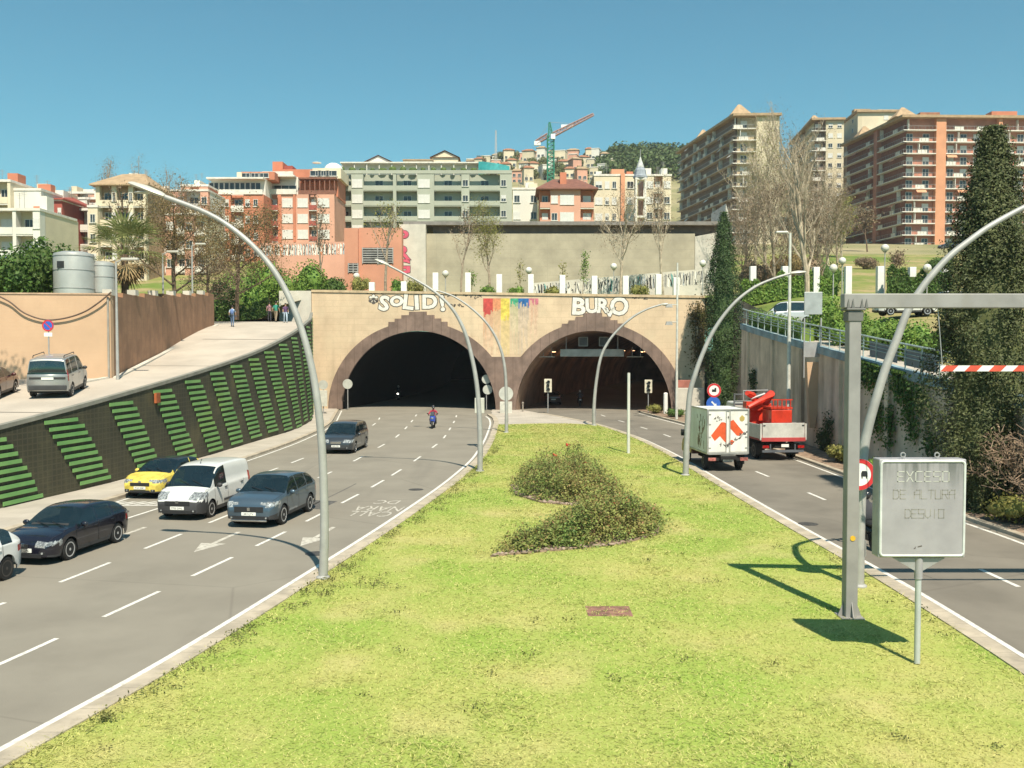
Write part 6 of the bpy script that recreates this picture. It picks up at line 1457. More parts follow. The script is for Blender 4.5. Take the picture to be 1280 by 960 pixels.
# climbing plant on the portal, ivy on the right wall
def patch(label,pts_fn,n,ls,m,nrm,name='ivy',cat='ivy',loc=(0,0,0)):
    t=thing(name,label,cat,loc); C=np.array([pts_fn() for _ in range(n)])-np.array(loc); leaves('leaves',C,ls,m,t,0,.7,np.array([nrm]*n)); return t
q_=random.Random(9)
def wp(cx,cy,rx,ry,clu=5):
    cs=[(q_.gauss(cx,rx*.5),q_.gauss(cy,ry*.5)) for _ in range(clu)]
    def f():
        a=q_.choice(cs); y=q_.gauss(a[0],rx*.3); z=q_.gauss(a[1],ry*.3); return (18.42-abs(q_.gauss(0,.10)),y,max(.1,min(z,zf(y)+.3)))
    return f
def onwall(px,py): # point of the wall plane x=18.5
    r=ray(px,py); t=18.5/r.x; return r.y*t,CAM_Z+r.z*t
for px,py,rx,ry,n,lab in ((1090,466,1.3,1.2,1500,'green ivy spilling over the blue edge beside the curved lamp post'),(1124,462,1.0,1.3,1500,'ivy hanging from the railing left of the dark conifer'),(1108,515,1.3,1.3,1300,'patch of ivy half way down the right wall behind the curved lamp post'),(1150,525,1.4,1.5,1300,'dark ivy low on the right wall beside the dark conifer'),(944,478,1.1,1.1,700,'rounded ivy patch on the right wall above the crane truck'),(1040,555,1.6,1.0,900,'scrubby growth at the foot of the right wall')):
    y,z=onwall(px,py); patch(lab,wp(y,z,rx,ry),n,.17,LM_mid if n>1000 else LM_cyp,(-1,0,.2),loc=(18.4,y,z))
def pf():
    u,z=u_at(q_.gauss(876,7),q_.choice((q_.gauss(412,18),q_.gauss(440,12),q_.gauss(395,8)))); p=Pt(u,z,abs(q_.gauss(.2,.15))); return tuple(p)
u0,z0_=u_at(876,415); patch('reddish climbing plant on the right end of the tunnel front',pf,1500,.2,leafmat('climber_leaf',(.17,.12,.05),(.09,.10,.03),.4),tuple(PN),'climbing_plant','climber',tuple(Pt(u0,z0_,.1)))
# verge growth: low bushes and twigs at the foot of the right wall
for i,(x,y,rx,h,lm,lab) in enumerate(((17.5,51,.7,.9,LM_yel,'low yellow green scrub right of the crane truck'),(17.6,46,.8,.8,LM_bri,'low green scrub at the wall foot behind the round red sign'),(17.7,33,1.0,.9,LM_yel,'pale scrub at the foot of the dark conifer'),(17.9,29.5,1.0,.8,LM_bri,'low green scrub by the right kerb near the frame edge'),(13.5,90.5,.9,.75,LM_yel,'yellow green scrub at the right foot of the right arch'),(14.6,86,.9,.7,LM_mid,'dark low scrub by the concrete block'))):
    bush(lab,(x,y,.12),(rx,rx*1.5,h),lm,1100,.13,seed=130+i,group='low scrub along the right road')
for i,(x,y,lab) in enumerate(((17.9,34.6,'tangle of dry grey twigs at the foot of the dark conifer'),(18.3,31.6,'tangle of dry brown twigs right of the message box'))):
    t=thing('dry_brush',lab,'dry brush',(x,y,.15)); mb,tips=skeleton(3.2,.05,140+i,trunk_h=.05,kids=(11,6,5),spread=1.1,up=.2,ln=.6,minr=.012); mb.norecalc=True; mb.build('twigs',[mat('dry_twig',(.30,.21,.15),.9,var=.2)],t); leaves('dry_leaves',np.array([tuple(p) for p in tips])+nprng.normal(size=(len(tips),3))*.12,.1,LM_dry,t)
t=thing('tree_shadow_caster'.replace('_shadow_caster',''),'tall leafy tree by the ramp beyond the left edge of the picture','tree',(-25.9,41.2,sinterp(ZR,41.2))); mb,tips=skeleton(17,.2,151,trunk_h=.78,kids=(8,6,4),spread=.9,up=.3,ln=.16); mb.norecalc=True; mb.build('trunk',[B_brn],t,True)
Tt=np.array([tuple(p) for p in tips]); leaves('crown',Tt[nprng.integers(0,len(Tt),3200)]+nprng.normal(size=(3200,3))*.35,.22,LM_bri,t)
# ---- rose beds on the median
def bed(label,poly,hmax,n,seed,soil_label):
    q=random.Random(seed); cx=sum(p[0] for p in poly)/len(poly); cy_=sum(p[1] for p in poly)/len(poly)
    def inside(x,y,P):
        c=False; j=len(P)-1
        for i in range(len(P)):
            if (P[i][1]>y)!=(P[j][1]>y) and x<(P[j][0]-P[i][0])*(y-P[i][1])/(P[j][1]-P[i][1])+P[i][0]: c=not c
            j=i
        return c
    def edge(x,y): return min(math.hypot(x-(a[0]+(b_[0]-a[0])*f),y-(a[1]+(b_[1]-a[1])*f)) for a,b_ in zip(poly,poly[1:]+poly[:1]) for f in (0,.25,.5,.75))
    t=thing('rose_bush',label,'bush',(cx,cy_,.18),0,'rose beds on the median')
    x0,x1=min(p[0] for p in poly),max(p[0] for p in poly);y0,y1=min(p[1] for p in poly),max(p[1] for p in poly)
    pts=[];nrm=[];tips=[]
    while len(tips)<n//70:
        x,y=q.uniform(x0,x1),q.uniform(y0,y1)
        if inside(x,y,poly): e=min(1,edge(x,y)/.8); tips.append((x-cx,y-cy_,hmax*(.28+.72*smooth(e))*q.uniform(.62,1.2)*(.86+.34*math.sin(x*2.4+seed)*math.sin(y*1.7+1))))
    mb=MB()
    for k,(x,y,h) in enumerate(tips):
        rad=q.uniform(.20,.34)
        for j in range(80):
            f=q.random()**.7; pts.append((x+q.gauss(0,rad*(1.1-.5*f)),y+q.gauss(0,rad*(1.1-.5*f)),max(.05,h*f+q.gauss(0,.06)))); nrm.append((q.gauss(0,.3),q.gauss(0,.3)-.2,1))
        if k%1==0: mb.tube([(x*.96,y*.96,0),(x+q.uniform(-.1,.1),y,h*.5),(x+q.uniform(-.15,.15),y+q.uniform(-.15,.15),h*.92)],[.012,.009,.005],4)
    hi=[(x+q.gauss(0,.22),y+q.gauss(0,.22),h*q.uniform(.82,1.04)) for x,y,h in tips for _ in range(9)]
    leaves('young_shoots',hi,.09,leafmat('rose_shoot',(.34,.22,.10),(.30,.26,.10),.4,.3,.03),t,.3,.5)
    leaves('foliage',pts,.095,LM_ros,t,.3,.65,np.array(nrm)); mb.norecalc=True; mb.build('stems',[mat('rose_stem',(.15,.075,.045),.8,var=.2)],t)
    fl=MB()
    for k in range(1 if n<18000 else 3):
        x,y,h=q.choice(tips); 
        for j in range(7): fl.ell((x+q.uniform(-.09,.09),y+q.uniform(-.09,.09),h*1.02+q.uniform(-.04,.04)),(.05,.05,.04),7,5)
    fl.build('flowers',[mat('rose_red',(.50,.035,.02),.6,var=.2)],t)
    # low inner twig mass, so that the bed is not seen through
    # bare soil under the bush
    big=[(p[0]+(p[0]-cx)*.06,p[1]+(p[1]-cy_)*.06-.12) for p in poly]
    s=MB(); s.prism(big,.16,.235); o=struct('soil_bed',s,[M_soil]); return t
FAR=[(.1,42.2),(.25,39.6),(1.2,37.6),(2.3,36.9),(3.5,37.2),(4.2,39.2),(4.35,43),(3.6,46),(1.8,46.6),(.6,45)]
NEAR=[(-.45,27.9),(.5,28.3),(1.8,28.8),(3.3,29.5),(4.6,31.0),(5.0,33.2),(4.6,35.4),(3.7,36.2),(2.8,35.1),(2.2,33.2),(1.3,31.2),(.3,29.5)]
bed('rounded clump of rose bushes, the farther lobe of the bed on the lawn',FAR,1.22,20000,1,'')
bed('long hooked clump of rose bushes, the nearer lobe of the bed on the lawn',NEAR,1.1,27000,2,'')
# stones along the edge of the bed
mb=MB(); q=random.Random(4)
for P in (NEAR,FAR):
    for a,b_ in list(zip(P,P[1:]))[:4]:
        for f in range(7):
            x=a[0]+(b_[0]-a[0])*f/7; y=a[1]+(b_[1]-a[1])*f/7-.15; mb.ell((x+q.uniform(-.1,.1),y+q.uniform(-.15,.05),.24),(q.uniform(.05,.13),q.uniform(.05,.1),q.uniform(.03,.07)),7,5)
tag(mb.build('bed_stones',[mat('bed_stone',(.32,.24,.19),.9,var=.2)]),'small pinkish stones and clods along the edge of the rose bed','stones',kind='stuff')
# ---- grass blades on the median
def in_med(x,y): return med(y)+.36<x<mer(y)-.40 and y<GY0
N=190000; u=nprng.random(N); yy=12.5+(GY0-12.5)*u**2.1; xx=np.empty(N); 
ml=np.array([med(v) for v in np.linspace(12,78,331)]); mr_=np.array([mer(v) for v in np.linspace(12,78,331)]); gy_=np.linspace(12,78,331)
lo=np.interp(yy,gy_,ml)+.36; hi=np.interp(yy,gy_,mr_)-.40; fx=nprng.random(N); xx=lo+(hi-lo)*fx; zz=.10+.10*np.sin(np.pi*fx)-.005
# tufts stand a little taller in patches and along the kerbs
pat=np.sin(xx*1.7+np.sin(yy*.9)*2)*np.sin(yy*1.3+xx*.6); hgt=(.014+.016*nprng.random(N)+.012*(pat>.45)+.03*((fx<.03)|(fx>.97))*nprng.random(N))*(1+yy*.012); wd=(.006+.004*nprng.random(N))*(1+yy*.03)
an=nprng.random(N)*2*np.pi; lean=nprng.normal(size=(N,2))*hgt[:,None]*2.0
P=np.empty((N,3,3)); P[:,0]=np.stack([xx-np.cos(an)*wd,yy-np.sin(an)*wd,zz],1); P[:,1]=np.stack([xx+np.cos(an)*wd,yy+np.sin(an)*wd,zz],1); P[:,2]=np.stack([xx+lean[:,0],yy+lean[:,1],zz+hgt],1)
me=bpy.data.meshes.new('grass'); me.vertices.add(3*N); me.vertices.foreach_set('co',P.ravel()); me.loops.add(3*N); me.loops.foreach_set('vertex_index',np.arange(3*N,dtype=np.int32)); me.polygons.add(N); me.polygons.foreach_set('loop_start',np.arange(0,3*N,3,dtype=np.int32)); me.polygons.foreach_set('loop_total',np.full(N,3,dtype=np.int32)); me.materials.append(M_blade); me.update(calc_edges=True)
tag(link('grass',me),'short sunlit yellow green grass covering the median','grass',kind='stuff')

# weeds: low dark rosettes along the kerbs and here and there on the lawn
C=[]; q=random.Random(31)
for k in range(260):
    if k<150: y=q.uniform(15,60)**1.0; x=med(y)+.55+abs(q.gauss(0,.35))
    elif k<180: x,y=-4.9+q.gauss(.3,.7),24.6+q.gauss(0,.9)
    elif k<215: y=q.uniform(15,60); x=mer(y)-.6-abs(q.gauss(0,.3))
    else: y=13+q.random()**1.6*45; x=med(y)+.6+(mer(y)-med(y)-1.2)*q.random()
    if not in_med(x,y): continue
    r=q.uniform(.05,.16)
    for j in range(int(10+r*120)): C.append((x+q.gauss(0,r),y+q.gauss(0,r),.14+.1*math.sin(PI*(x-med(y))/(mer(y)-med(y)))*.9+abs(q.gauss(0,.03))))
tag(leaves('weeds',C,.055,leafmat('weed_leaf',(.17,.17,.055),(.11,.125,.04),.5,.2,.03),None,.8),'small dark weeds along the kerbs of the lawn','weeds',kind='stuff')
# ================================================================== buildings
M_glz=mat('window_glass',(.05,.06,.07),.12,var=.3,scale=.6); M_frm=mat('window_frame',(.62,.61,.57),.6,var=.05); M_shut=mat('white_shutter',(.66,.65,.62),.6,var=.06,scale=1)
overlay(M_shut,'brick',(.42,.41,.39),.5,bw=40,bh=.12,mortar=.03,off=0,rot=(PI/2,0,0),alt=0)
M_slab=mat('slab_white',(.68,.64,.58),.8,var=.08); M_rail=mat('balcony_rail',(.30,.29,.28),.5,.2); M_terra=mat('terracotta',(.52,.19,.11),.85,var=.08,scale=.3); M_cream=mat('cream_render',(.66,.57,.42),.85,var=.06,scale=.2)
M_wrend=mat('white_render',(.68,.65,.59),.85,var=.05,scale=.2); M_pinkr=mat('pink_render',(.60,.32,.23),.85,var=.06,scale=.2); M_gg=mat('grey_green_render',(.37,.385,.32),.85,var=.06,scale=.15); M_redb=mat('red_brick',(.44,.19,.135),.85,var=.1,scale=.5); M_dkred=mat('maroon_render',(.33,.08,.06),.85,var=.06)
M_tile=mat('roof_tile',(.36,.16,.09),.85,var=.15,scale=1); M_tiler=mat('tan_roof',(.40,.28,.17),.85,var=.12,scale=1); M_orng=mat('orange_brick',(.60,.28,.16),.85,var=.06,scale=.3); M_towb=mat('tower_beige',(.58,.50,.36),.85,var=.06,scale=.2); M_brs=mat('brown_balcony_wall',(.19,.125,.10),.85,var=.12)
_wm={}
def win_mesh(wd,ht,kind):
    k=(round(wd,2),round(ht,2),kind)
    if k in _wm: return _wm[k]
    mb=MB(); t=.07
    if kind=='shutter':
        mb.box((0,-.03,0),(wd,.05,ht),m=2)
        for s in (-1,1): mb.box((s*(wd/2+t/2),-.045,0),(t,.09,ht+2*t),m=0)
        mb.box((0,-.06,-ht/2-.04),(wd+.3,.14,.07),m=0)
    else:
        mb.box((0,-.012,0),(wd,.02,ht),m=1)
        for s in (-1,1): mb.box((s*(wd/2-t/2),-.045,0),(t,.09,ht),m=0); mb.box((0,-.045,s*(ht/2-t/2)),(wd-2*t,.09,t),m=0)
        mb.box((0,-.04,0),(t*.8,.06,ht-2*t),m=0)
        if kind=='half': mb.box((0,-.055,ht*.22),(wd-2*t-.01,.05,ht*.5),m=2)
        if kind!='door': mb.box((0,-.09,-ht/2-.04),(wd+.3,.18,.07),m=0)
    me=mb.data('window',[M_frm,M_glz,M_shut]); _wm[k]=me; return me
class Facade:
    def __init__(s,parent,o,rz,z0,nf,fh,wall,proj=1.2,slab=None,par=None,rail=None,back=None):
        s.P=parent;s.o=V(o);s.rz=rz;s.z0=z0;s.nf=nf;s.fh=fh;s.wall=wall;s.proj=proj;s.slab=slab or M_slab;s.par=par;s.rail=rail;s.back=back or wall; s.nw=sum(1 for q in SC.objects if q.parent==parent and q.name.startswith('window')); s.rng=random.Random(int(o[0]*7+nf*31+rz*100))
    def place(s,ob): ob.location=s.o; ob.rotation_euler=(0,0,s.rz); return ob
    def win(s,x,y,z,wd,ht,kind):
        if s.nw>=98: return
        s.nw+=1; o=link('window',win_mesh(wd,ht,kind),s.P); M=Matrix.Rotation(s.rz,3,'Z'); o.location=s.o+M@V((x,y,z)); o.rotation_euler=(0,0,s.rz)
    def run(s,segs,depth=10,top=0,c0=0,c1=0):
        zt=s.z0+s.nf*s.fh+top; x0=segs[0][0]; x1=segs[-1][1]
        mb=MB(); 
        for a,b_,k,*r in segs:
            if k!='B': mb.box2((a,0,s.z0),(b_,s.proj+.05,zt),0)
        if mb.v: s.place(mb.build('bay_wall',[s.wall],s.P))
        mb=MB(); mb.box2((x0+c0,s.proj,s.z0),(x1-c1,s.proj+depth,zt)); s.place(mb.build('wall',[s.back],s.P))
        for f in range(s.nf):
            zf_=s.z0+f*s.fh; sm=MB()
            for a,b_,k,*r in segs:
                w=b_-a
                if k=='B':
                    sm.box2((a+.003,.0,zf_-.14),(b_-.003,s.proj-.003,zf_+.10),0)
                    if s.par: sm.box2((a+.004,-.06,zf_+.06),(b_-.004,.08,zf_+1.0),1)
                    else:
                        sm.box2((a,.0,zf_+1.0),(b_,.06,zf_+1.07),2)
                        n=max(2,int(w/.9))
                        for j in range(n+1): sm.box((a+.03+(w-.06)*j/n,.03,zf_+.55),(.05,.05,.9),m=2)
                        for j in range(max(1,int(w/6))):
                            q=a+w*(j+s.rng.random()*.5)/max(1,int(w/6))
                            if s.rng.random()<.5: sm.box2((q,.07,zf_+.11),(min(b_,q+2.4),.10,zf_+.98),1)
                            if s.rng.random()<.45: sm.box2((q+.4,.3,zf_+.11),(q+.55,s.proj-.01,zf_+s.fh-.15),1)
                            if s.rng.random()<.16: sm.add([(q,.25,zf_+2.75),(q+2.6,.25,zf_+2.75),(q+2.6,-.55,zf_+1.9),(q,-.55,zf_+1.9)],[(0,1,2,3)],3)
                    n=max(1,int(w/3.2))
                    for j in range(n):
                        s.win(a+w*(j+.5)/n,s.proj,zf_+1.2,min(1.7,w/n*.6),2.1,s.rng.choice(('door','half','door')))
                elif k=='W': s.win((a+b_)/2,0,zf_+1.5,min(1.5,w*.7),1.35,s.rng.choice(('plain','half','plain','shutter')))
                elif k=='H': s.win((a+b_)/2,0,zf_+1.45,min(2.3,w*.8),1.7,'shutter')
                elif k=='R': 
                    n=r[0]
                    for j in range(n): s.win(a+w*(j+.5)/n,0,zf_+1.5,min(1.3,w/n*.55),1.35,s.rng.choice(('plain','half','shutter')))
            if sm.v: s.place(sm.build('balcony',[s.slab,s.par or M_slab,s.rail or M_rail,M_orng if s.fh==3.0 else M_slab],s.P))
        return zt
def P2(px,d): r=ray(px,400); return r.x/r.y*d
def bld(name,label,px0,d,zb,cat='building',group='apartment buildings on the hillside'):
    return thing(name,label,cat,(P2(px0,d),d,zb),0,group)
def boxpart(P,nm,a,b_,m,bev=0): mb=MB(); mb.box2(a,b_); return mb.build(nm,[m],P,bev=bev)
def hip(P,a,b_,z,h,m,ov=.5,ridge=.4,nm='roof'):
    x0,y0,x1,y1=a[0]-ov,a[1]-ov,b_[0]+ov,b_[1]+ov; cx,cy2=(x0+x1)/2,(y0+y1)/2; rx=(x1-x0)*ridge/2; mb=MB()
    mb.add([(x0,y0,z),(x1,y0,z),(x1,y1,z),(x0,y1,z),(cx-rx,cy2,z+h),(cx+rx,cy2,z+h)],[(3,2,1,0),(0,1,5,4),(1,2,5),(2,3,4,5),(3,0,4)]); mb.box2((x0-.02,y0-.02,z-.22),(x1+.02,y1+.02,z-.003)); return mb.build(nm,[m],P)
# --- grey green balcony block
d=200; X=lambda px:P2(px,d)-P2(418,d)
zt=topz(217,d); nf=6; fh=3.15; zb=zt-nf*fh-.3
b_=bld('apartment_building','long grey green apartment block with deep balconies and a teal awning on its roof',418,d,0)
F=Facade(b_,(0,0,0),0,zb,nf,fh,M_gg,1.5,M_gg,M_gg)
segs=[(X(418),X(421),'S'),(X(421),X(440),'B'),(X(440),X(455),'H'),(X(455),X(492),'B'),(X(492),X(496),'S'),(X(496),X(522),'B'),(X(522),X(539),'H'),(X(539),X(543),'S'),(X(543),X(577),'B'),(X(577),X(587),'W'),(X(587),X(625),'B'),(X(625),X(634),'W'),(X(634),X(640),'S')]
zt=F.run(segs,12,.3)
boxpart(b_,'penthouse',(X(425),4,zt),(X(596),13,zt+2.6),M_wrend)
mb=MB(); mb.box2((X(424),2.2,zt+2.6),(X(600),13.4,zt+2.85)); 
for k in range(12): mb.box((X(426)+k*(X(598)-X(426))/11,2.6,zt+1.3),(.18,.18,2.6))
mb.build('pergola',[M_slab],b_)
mb=MB(); mb.box2((X(418),-.1,zt),(X(640),.1,zt+.7)); mb.build('parapet',[M_gg],b_)
mb=MB(); Q=[]
for k in range(9): a=k/8; Q.append((X(598)+(X(637)-X(598))*a,1.4-1.0*math.sin(PI*a)))
mb.strip([(x,y,zt+.1) for x,y in Q],[(x,y+.6,zt+2.9-1.0*(i/8)) for i,(x,y) in enumerate(Q)]); mb.strip([(x,y+.6,zt+2.9-1.0*(i/8)) for i,(x,y) in enumerate(Q)],[(x,y+4,zt+3.0-1.0*(i/8)) for i,(x,y) in enumerate(Q)]); mb.norecalc=True; mb.build('awning',[mat('teal_canvas',(.02,.26,.27),.7,var=.12)],b_)
for k in range(14):
    x=X(428)+k*(X(592)-X(428))/13; mb=MB(); mb.ell((x,1.0+rnd.uniform(-.3,.3),zt+.9),(rnd.uniform(.5,1.0),.5,rnd.uniform(.4,.8)),7,5); mb.build('roof_plant',[LM_mid],b_)
# gabled houses behind it
def house(label,px0,px1,ytop,d,hh,m,roofm,roof='gable',zb=None,wins=2,name='house',group='houses on the hill',rz=0,dep=8):
    x0=P2(px0,d); x1=P2(px1,d); w=x1-x0; zt=topz(ytop,d); z=zb if zb is not None else zt-hh-(1.6 if roof!='flat' else .3)
    t=thing(name,label,'house',(x0,d,z),rz,group); h=hh
    boxpart(t,'wall',(0,0,-3),(w,dep,h),m)
    if roof=='gable':
        mb=MB(); mb.add([(-.4,-.4,h),(w+.4,-.4,h),(w+.4,dep+.4,h),(-.4,dep+.4,h),(w/2,-.4,h+1.6),(w/2,dep+.4,h+1.6)],[(0,4,5,3),(1,2,5,4),(3,2,1,0)],0); mb.add([(0,-.02,h),(w,-.02,h),(w/2,-.02,h+1.4)],[(0,1,2)],1); mb.build('roof',[roofm,m],t)
    elif roof=='hip': hip(t,(0,0),(w,dep),h+.2,1.4,roofm)
    else:
        mb=MB(); mb.box2((-.15,-.15,h),(w+.15,dep+.15,h+.3)); mb.build('roof',[roofm],t)
    fl=max(1,int(h/3))
    for f in range(fl):
        for k in range(wins):
            o=link('window',win_mesh(min(1.3,w/wins*.5),1.3,('plain','half','shutter')[(k+f)%3]),t); o.location=(w*(k+.5)/wins,0,h-(f+.5)*3-.1)
    return t
house('pale gabled house behind the left of the grey green block roof',457,491,194,215,5,M_wrend,M_tile)
house('pale gabled house with a brown roof behind the middle of the grey green block',540,573,188,222,6,M_cream,M_tile)
house('flat pale house between the two gabled roofs',505,541,199,220,4,M_cream,M_tiler,'flat')
# --- salmon apartments left of it
d=188; X=lambda px:P2(px,d)-P2(330,d); b_=bld('apartment_building','salmon and white apartment block with stacked white shutters beside the grey green block',330,d,0)
zt=topz(243,d); nf=4; zb=zt-nf*3.05-2
F=Facade(b_,(0,0,0),0,zt-nf*3.05,nf,3.05,M_pinkr,1.0,M_slab,M_dkred)
segs=[(X(330),X(334),'S'),(X(334),X(349),'B'),(X(349),X(353),'S'),(X(353),X(368),'H'),(X(368),X(372),'S'),(X(372),X(387),'H'),(X(387),X(397),'B'),(X(397),X(414),'H'),(X(414),X(419),'S')]
F.run(segs,12,.0); boxpart(b_,'plinth',(X(330),-.4,zt-nf*3.05-14),(X(430),11,zt-nf*3.05),M_pinkr)
for px0,px1,y in ((326,331,0),(349,353,0),(368,371,0)): boxpart(b_,'pilaster',(X(px0),-.25,zt-nf*3.05),(X(px1),.0,zt+.1),M_terra)
boxpart(b_,'terrace_wall',(X(326),1.5,zt),(X(372),12,zt+3.6),M_wrend); boxpart(b_,'terrace_wall',(X(372),3,zt),(X(420),12,zt+3.6),M_terra)
mb=MB(); mb.box2((X(326),-.3,zt),(X(372),.0,zt+1.0)); mb.box2((X(326),-.4,zt+3.4),(X(370),2,zt+3.7)); mb.box2((X(330),-.3,zt+3.7),(X(368),.2,zt+4.4)); mb.build('balcony',[M_slab],b_)
mb=MB()
for k in range(8): mb.box((X(376)+k*(X(419)-X(376))/7,.3,zt+1.6),(.2,.2,3.2))
mb.box2((X(374),.0,zt+3.0),(X(421),3.2,zt+3.3)); mb.box2((X(374),.0,zt),(X(421),.2,zt+.8)); mb.build('pergola',[mat('pergola_brown',(.22,.09,.06),.8)],b_)
boxpart(b_,'penthouse',(X(342),3,zt+3.6),(X(388),12,topz(208,d)),M_terra); boxpart(b_,'penthouse',(X(388),3,zt+3.6),(X(424),12,topz(206.5,d)),M_cream); boxpart(b_,'stair_tower',(X(336),4,zt+3.6),(X(349),10,topz(197,d)),M_terra); boxpart(b_,'stair_tower',(X(349),5,zt+3.6),(X(360),10,topz(201,d)),M_dkred)
for k in range(4): o=link('window',win_mesh(3.0,1.9,'half'),b_); o.location=(X(332+9.5*k),1.5,zt+2.0)
for k in range(3): o=link('window',win_mesh(2.2,1.1,'plain'),b_); o.location=(X(392+10*k),3,zt+4.6)
mb=MB(); mb.ell((X(411),6,topz(206.5,d)),(1.9,1.9,1.6),14,8); mb.build('roof_dome',[M_white],b_,True)
mb=MB(); mb.tube([(X(391),5,zt+7),(X(391),5,topz(197,d))],.9,12); mb.build('chimney',[M_white],b_)
# --- terraced terracotta block farther left
d=182; X=lambda px:P2(px,d)-P2(258,d); b_=bld('apartment_building','terracotta block with a long white glazed terrace, behind the brown trees',258,d,0)
zt=topz(243,d); F=Facade(b_,(0,0,0),0,zt-4*3.1,4,3.1,M_terra,1.0,M_slab,M_slab)
F.run([(X(258),X(268),'S'),(X(268),X(290),'R',2),(X(290),X(306),'B'),(X(306),X(326),'R',2),(X(326),X(331),'S')],11,0)
boxpart(b_,'plinth',(0,.1,zt-30),(X(330),10,zt-12.4),M_terra)
boxpart(b_,'glazed_terrace',(X(262),2,zt),(X(330),11,zt+3),M_wrend)
for k in range(9): o=link('window',win_mesh(1.9,2.1,'door'),b_); o.location=(X(265+6.6*k),2,zt+1.5)
mb=MB(); mb.box2((X(258),-.2,zt+.0),(X(330),.05,zt+.9)); mb.box2((X(259),.3,zt+3),(X(330),11,zt+3.3)); mb.build('balcony',[M_slab],b_)
boxpart(b_,'penthouse',(X(297),3,zt+3.3),(X(340),11,topz(211,d)),M_terra); boxpart(b_,'penthouse',(X(293),2.6,zt+3.3),(X(299),11,topz(212,d)),M_cream)
for k in range(3): o=link('window',win_mesh(2.0,.9,'plain'),b_); o.location=(X(304+11*k),3,zt+4.1)
# --- generic pale blocks behind the trees
def simple(label,px0,px1,ytop,d,nf,segs,wall,back=None,par=None,proj=1.0,roof='flat',roofm=M_tile,low=14,fh=3.05,name='apartment_building',group='apartment buildings on the hillside'):
    b_=bld(name,label,px0,d,0,group=group); w=P2(px1,d)-P2(px0,d); zt=topz(ytop,d)-.3; z0=zt-nf*fh
    F=Facade(b_,(0,0,0),0,z0,nf,fh,wall,proj,M_slab,par,back=back)
    n=len(segs); tot=sum(s[0] for s in segs); x=0; L=[]
    for s in segs: L.append((x,x+w*s[0]/tot,*s[1:])); x+=w*s[0]/tot
    zt=F.run(L,10,.15); boxpart(b_,'plinth',(.05,.1,z0-low),(w-.05,10,z0-.003),wall)
    if roof=='hip': hip(b_,(0,0),(w,11),zt+.2,2.6,roofm,.7)
    else: boxpart(b_,'parapet',(-.1,-.12,zt),(w+.1,11,zt+.35),M_slab)
    q=random.Random(int(px0*3+d))
    for k in range(max(2,int(w/4))):
        x=w*q.random()*.9; s_=q.uniform(.8,2.4); hh=q.uniform(.6,2.2)
        if roof!='hip': boxpart(b_,q.choice(('roof_room','water_tank','chimney')),(x,2+q.random()*4,zt+.3),(min(w,x+s_),4+q.random()*5,zt+.35+hh),q.choice((M_slab,M_cream,M_terra,M_wrend)))
    mb=MB()
    for k in range(3):
        x=w*q.uniform(.1,.9); hh=q.uniform(2,3.6); y=q.uniform(3,7); mb.tube([(x,y,zt),(x,y,zt+hh)],.035,4); 
        for j in range(4): mb.box((x,y,zt+hh-.15-j*.22),(.9-.12*j,.03,.03))
    mb.build('aerial',[M_rail],b_)
    return b_,w,zt
b1,w1,z1_=simple('cream building with a wide tan hip roof left of the brown trees',122,184,231,150,5,[(1,'S'),(3,'B'),(1.2,'W'),(3,'B'),(1.2,'W'),(2.5,'B'),(.6,'S')],M_cream,mat('tan_wall',(.42,.28,.18),.85),M_cream,roof='hip',roofm=M_tiler)
simple('plain cream block beside the hip roofed building, partly behind the palm',112,124,258,149,4,[(1,'R',1)],M_cream,low=10)
b2,w2,z2_=simple('white block with rows of balconies between the maroon block and the cream building',79,113,262,152,4,[(.3,'S'),(5,'B'),(.3,'S')],M_wrend,None,M_wrend,1.6)
simple('pink and white block seen above the curved balconies',86,126,241,168,5,[(1,'R',2),(1,'B'),(1,'W')],M_pinkr,M_wrend)
simple('pinkish block hidden behind the brown leafed trees',184,262,238,172,6,[(1,'W'),(2,'B'),(1,'W'),(1,'W'),(2,'B'),(1,'W')],M_pinkr,M_wrend,M_slab)
b3,w3,z3_=simple('maroon brick block with white sides at the far left',53,80,250,146,5,[(.8,'W'),(1,'B'),(.5,'S'),(.7,'W')],M_dkred,M_dkred,M_dkred)
simple('white stepped block with a bare gable wall beside the maroon block',15,54,237,142,7,[(1,'S')],M_wrend)
simple('cream stepped block with balconies at the left edge, behind the bushes',-30,16,226,141,7,[(.6,'S'),(2,'B'),(1,'W'),(2,'B'),(.5,'S')],M_cream,None,M_cream)
bb,wb_,zb_=simple('low white terraced block with a blue awning in front of the white gable',-12,52,262,130,4,[(.4,'S'),(3,'B'),(.5,'S'),(2.4,'B'),(1,'W')],M_wrend,M_cream,M_wrend,1.5)
mb=MB(); mb.add([(0,0,0),(4.2,0,0),(4.2,1.4,1.1),(0,1.4,1.1)],[(0,1,2,3)]); o=mb.build('blue_awning',[mat('blue_canvas',(.03,.16,.42),.7)],bb); o.location=(wb_*.16,-1.2,zb_-7.2)
for nm,x0,x1,y0,dd in (('maroon',50,82,250,146),):
    hip(b3,(0,0),(w3,11),z3_+.4,1.0,M_dkred,.4)
simple('tan block rising behind the hip roofed cream building',150,186,226,170,6,[(1,'W'),(2,'B'),(1,'W')],M_towb,M_cream,M_slab)
simple('rose coloured block left of the terracotta block, mostly hidden by trees',228,262,232,176,6,[(1,'W'),(1,'B'),(1,'W')],M_pinkr,M_terra,M_slab)
simple('small white block between the curved balconies and the hip roofed building',100,122,248,160,5,[(1,'W'),(1,'B')],M_wrend,M_pinkr,M_wrend)
simple('low salmon block in front of the terracotta block behind the brown trees',196,256,268,158,4,[(1,'B'),(1,'W'),(1,'B'),(1,'W'),(1,'B')],M_pinkr,M_cream,M_slab)
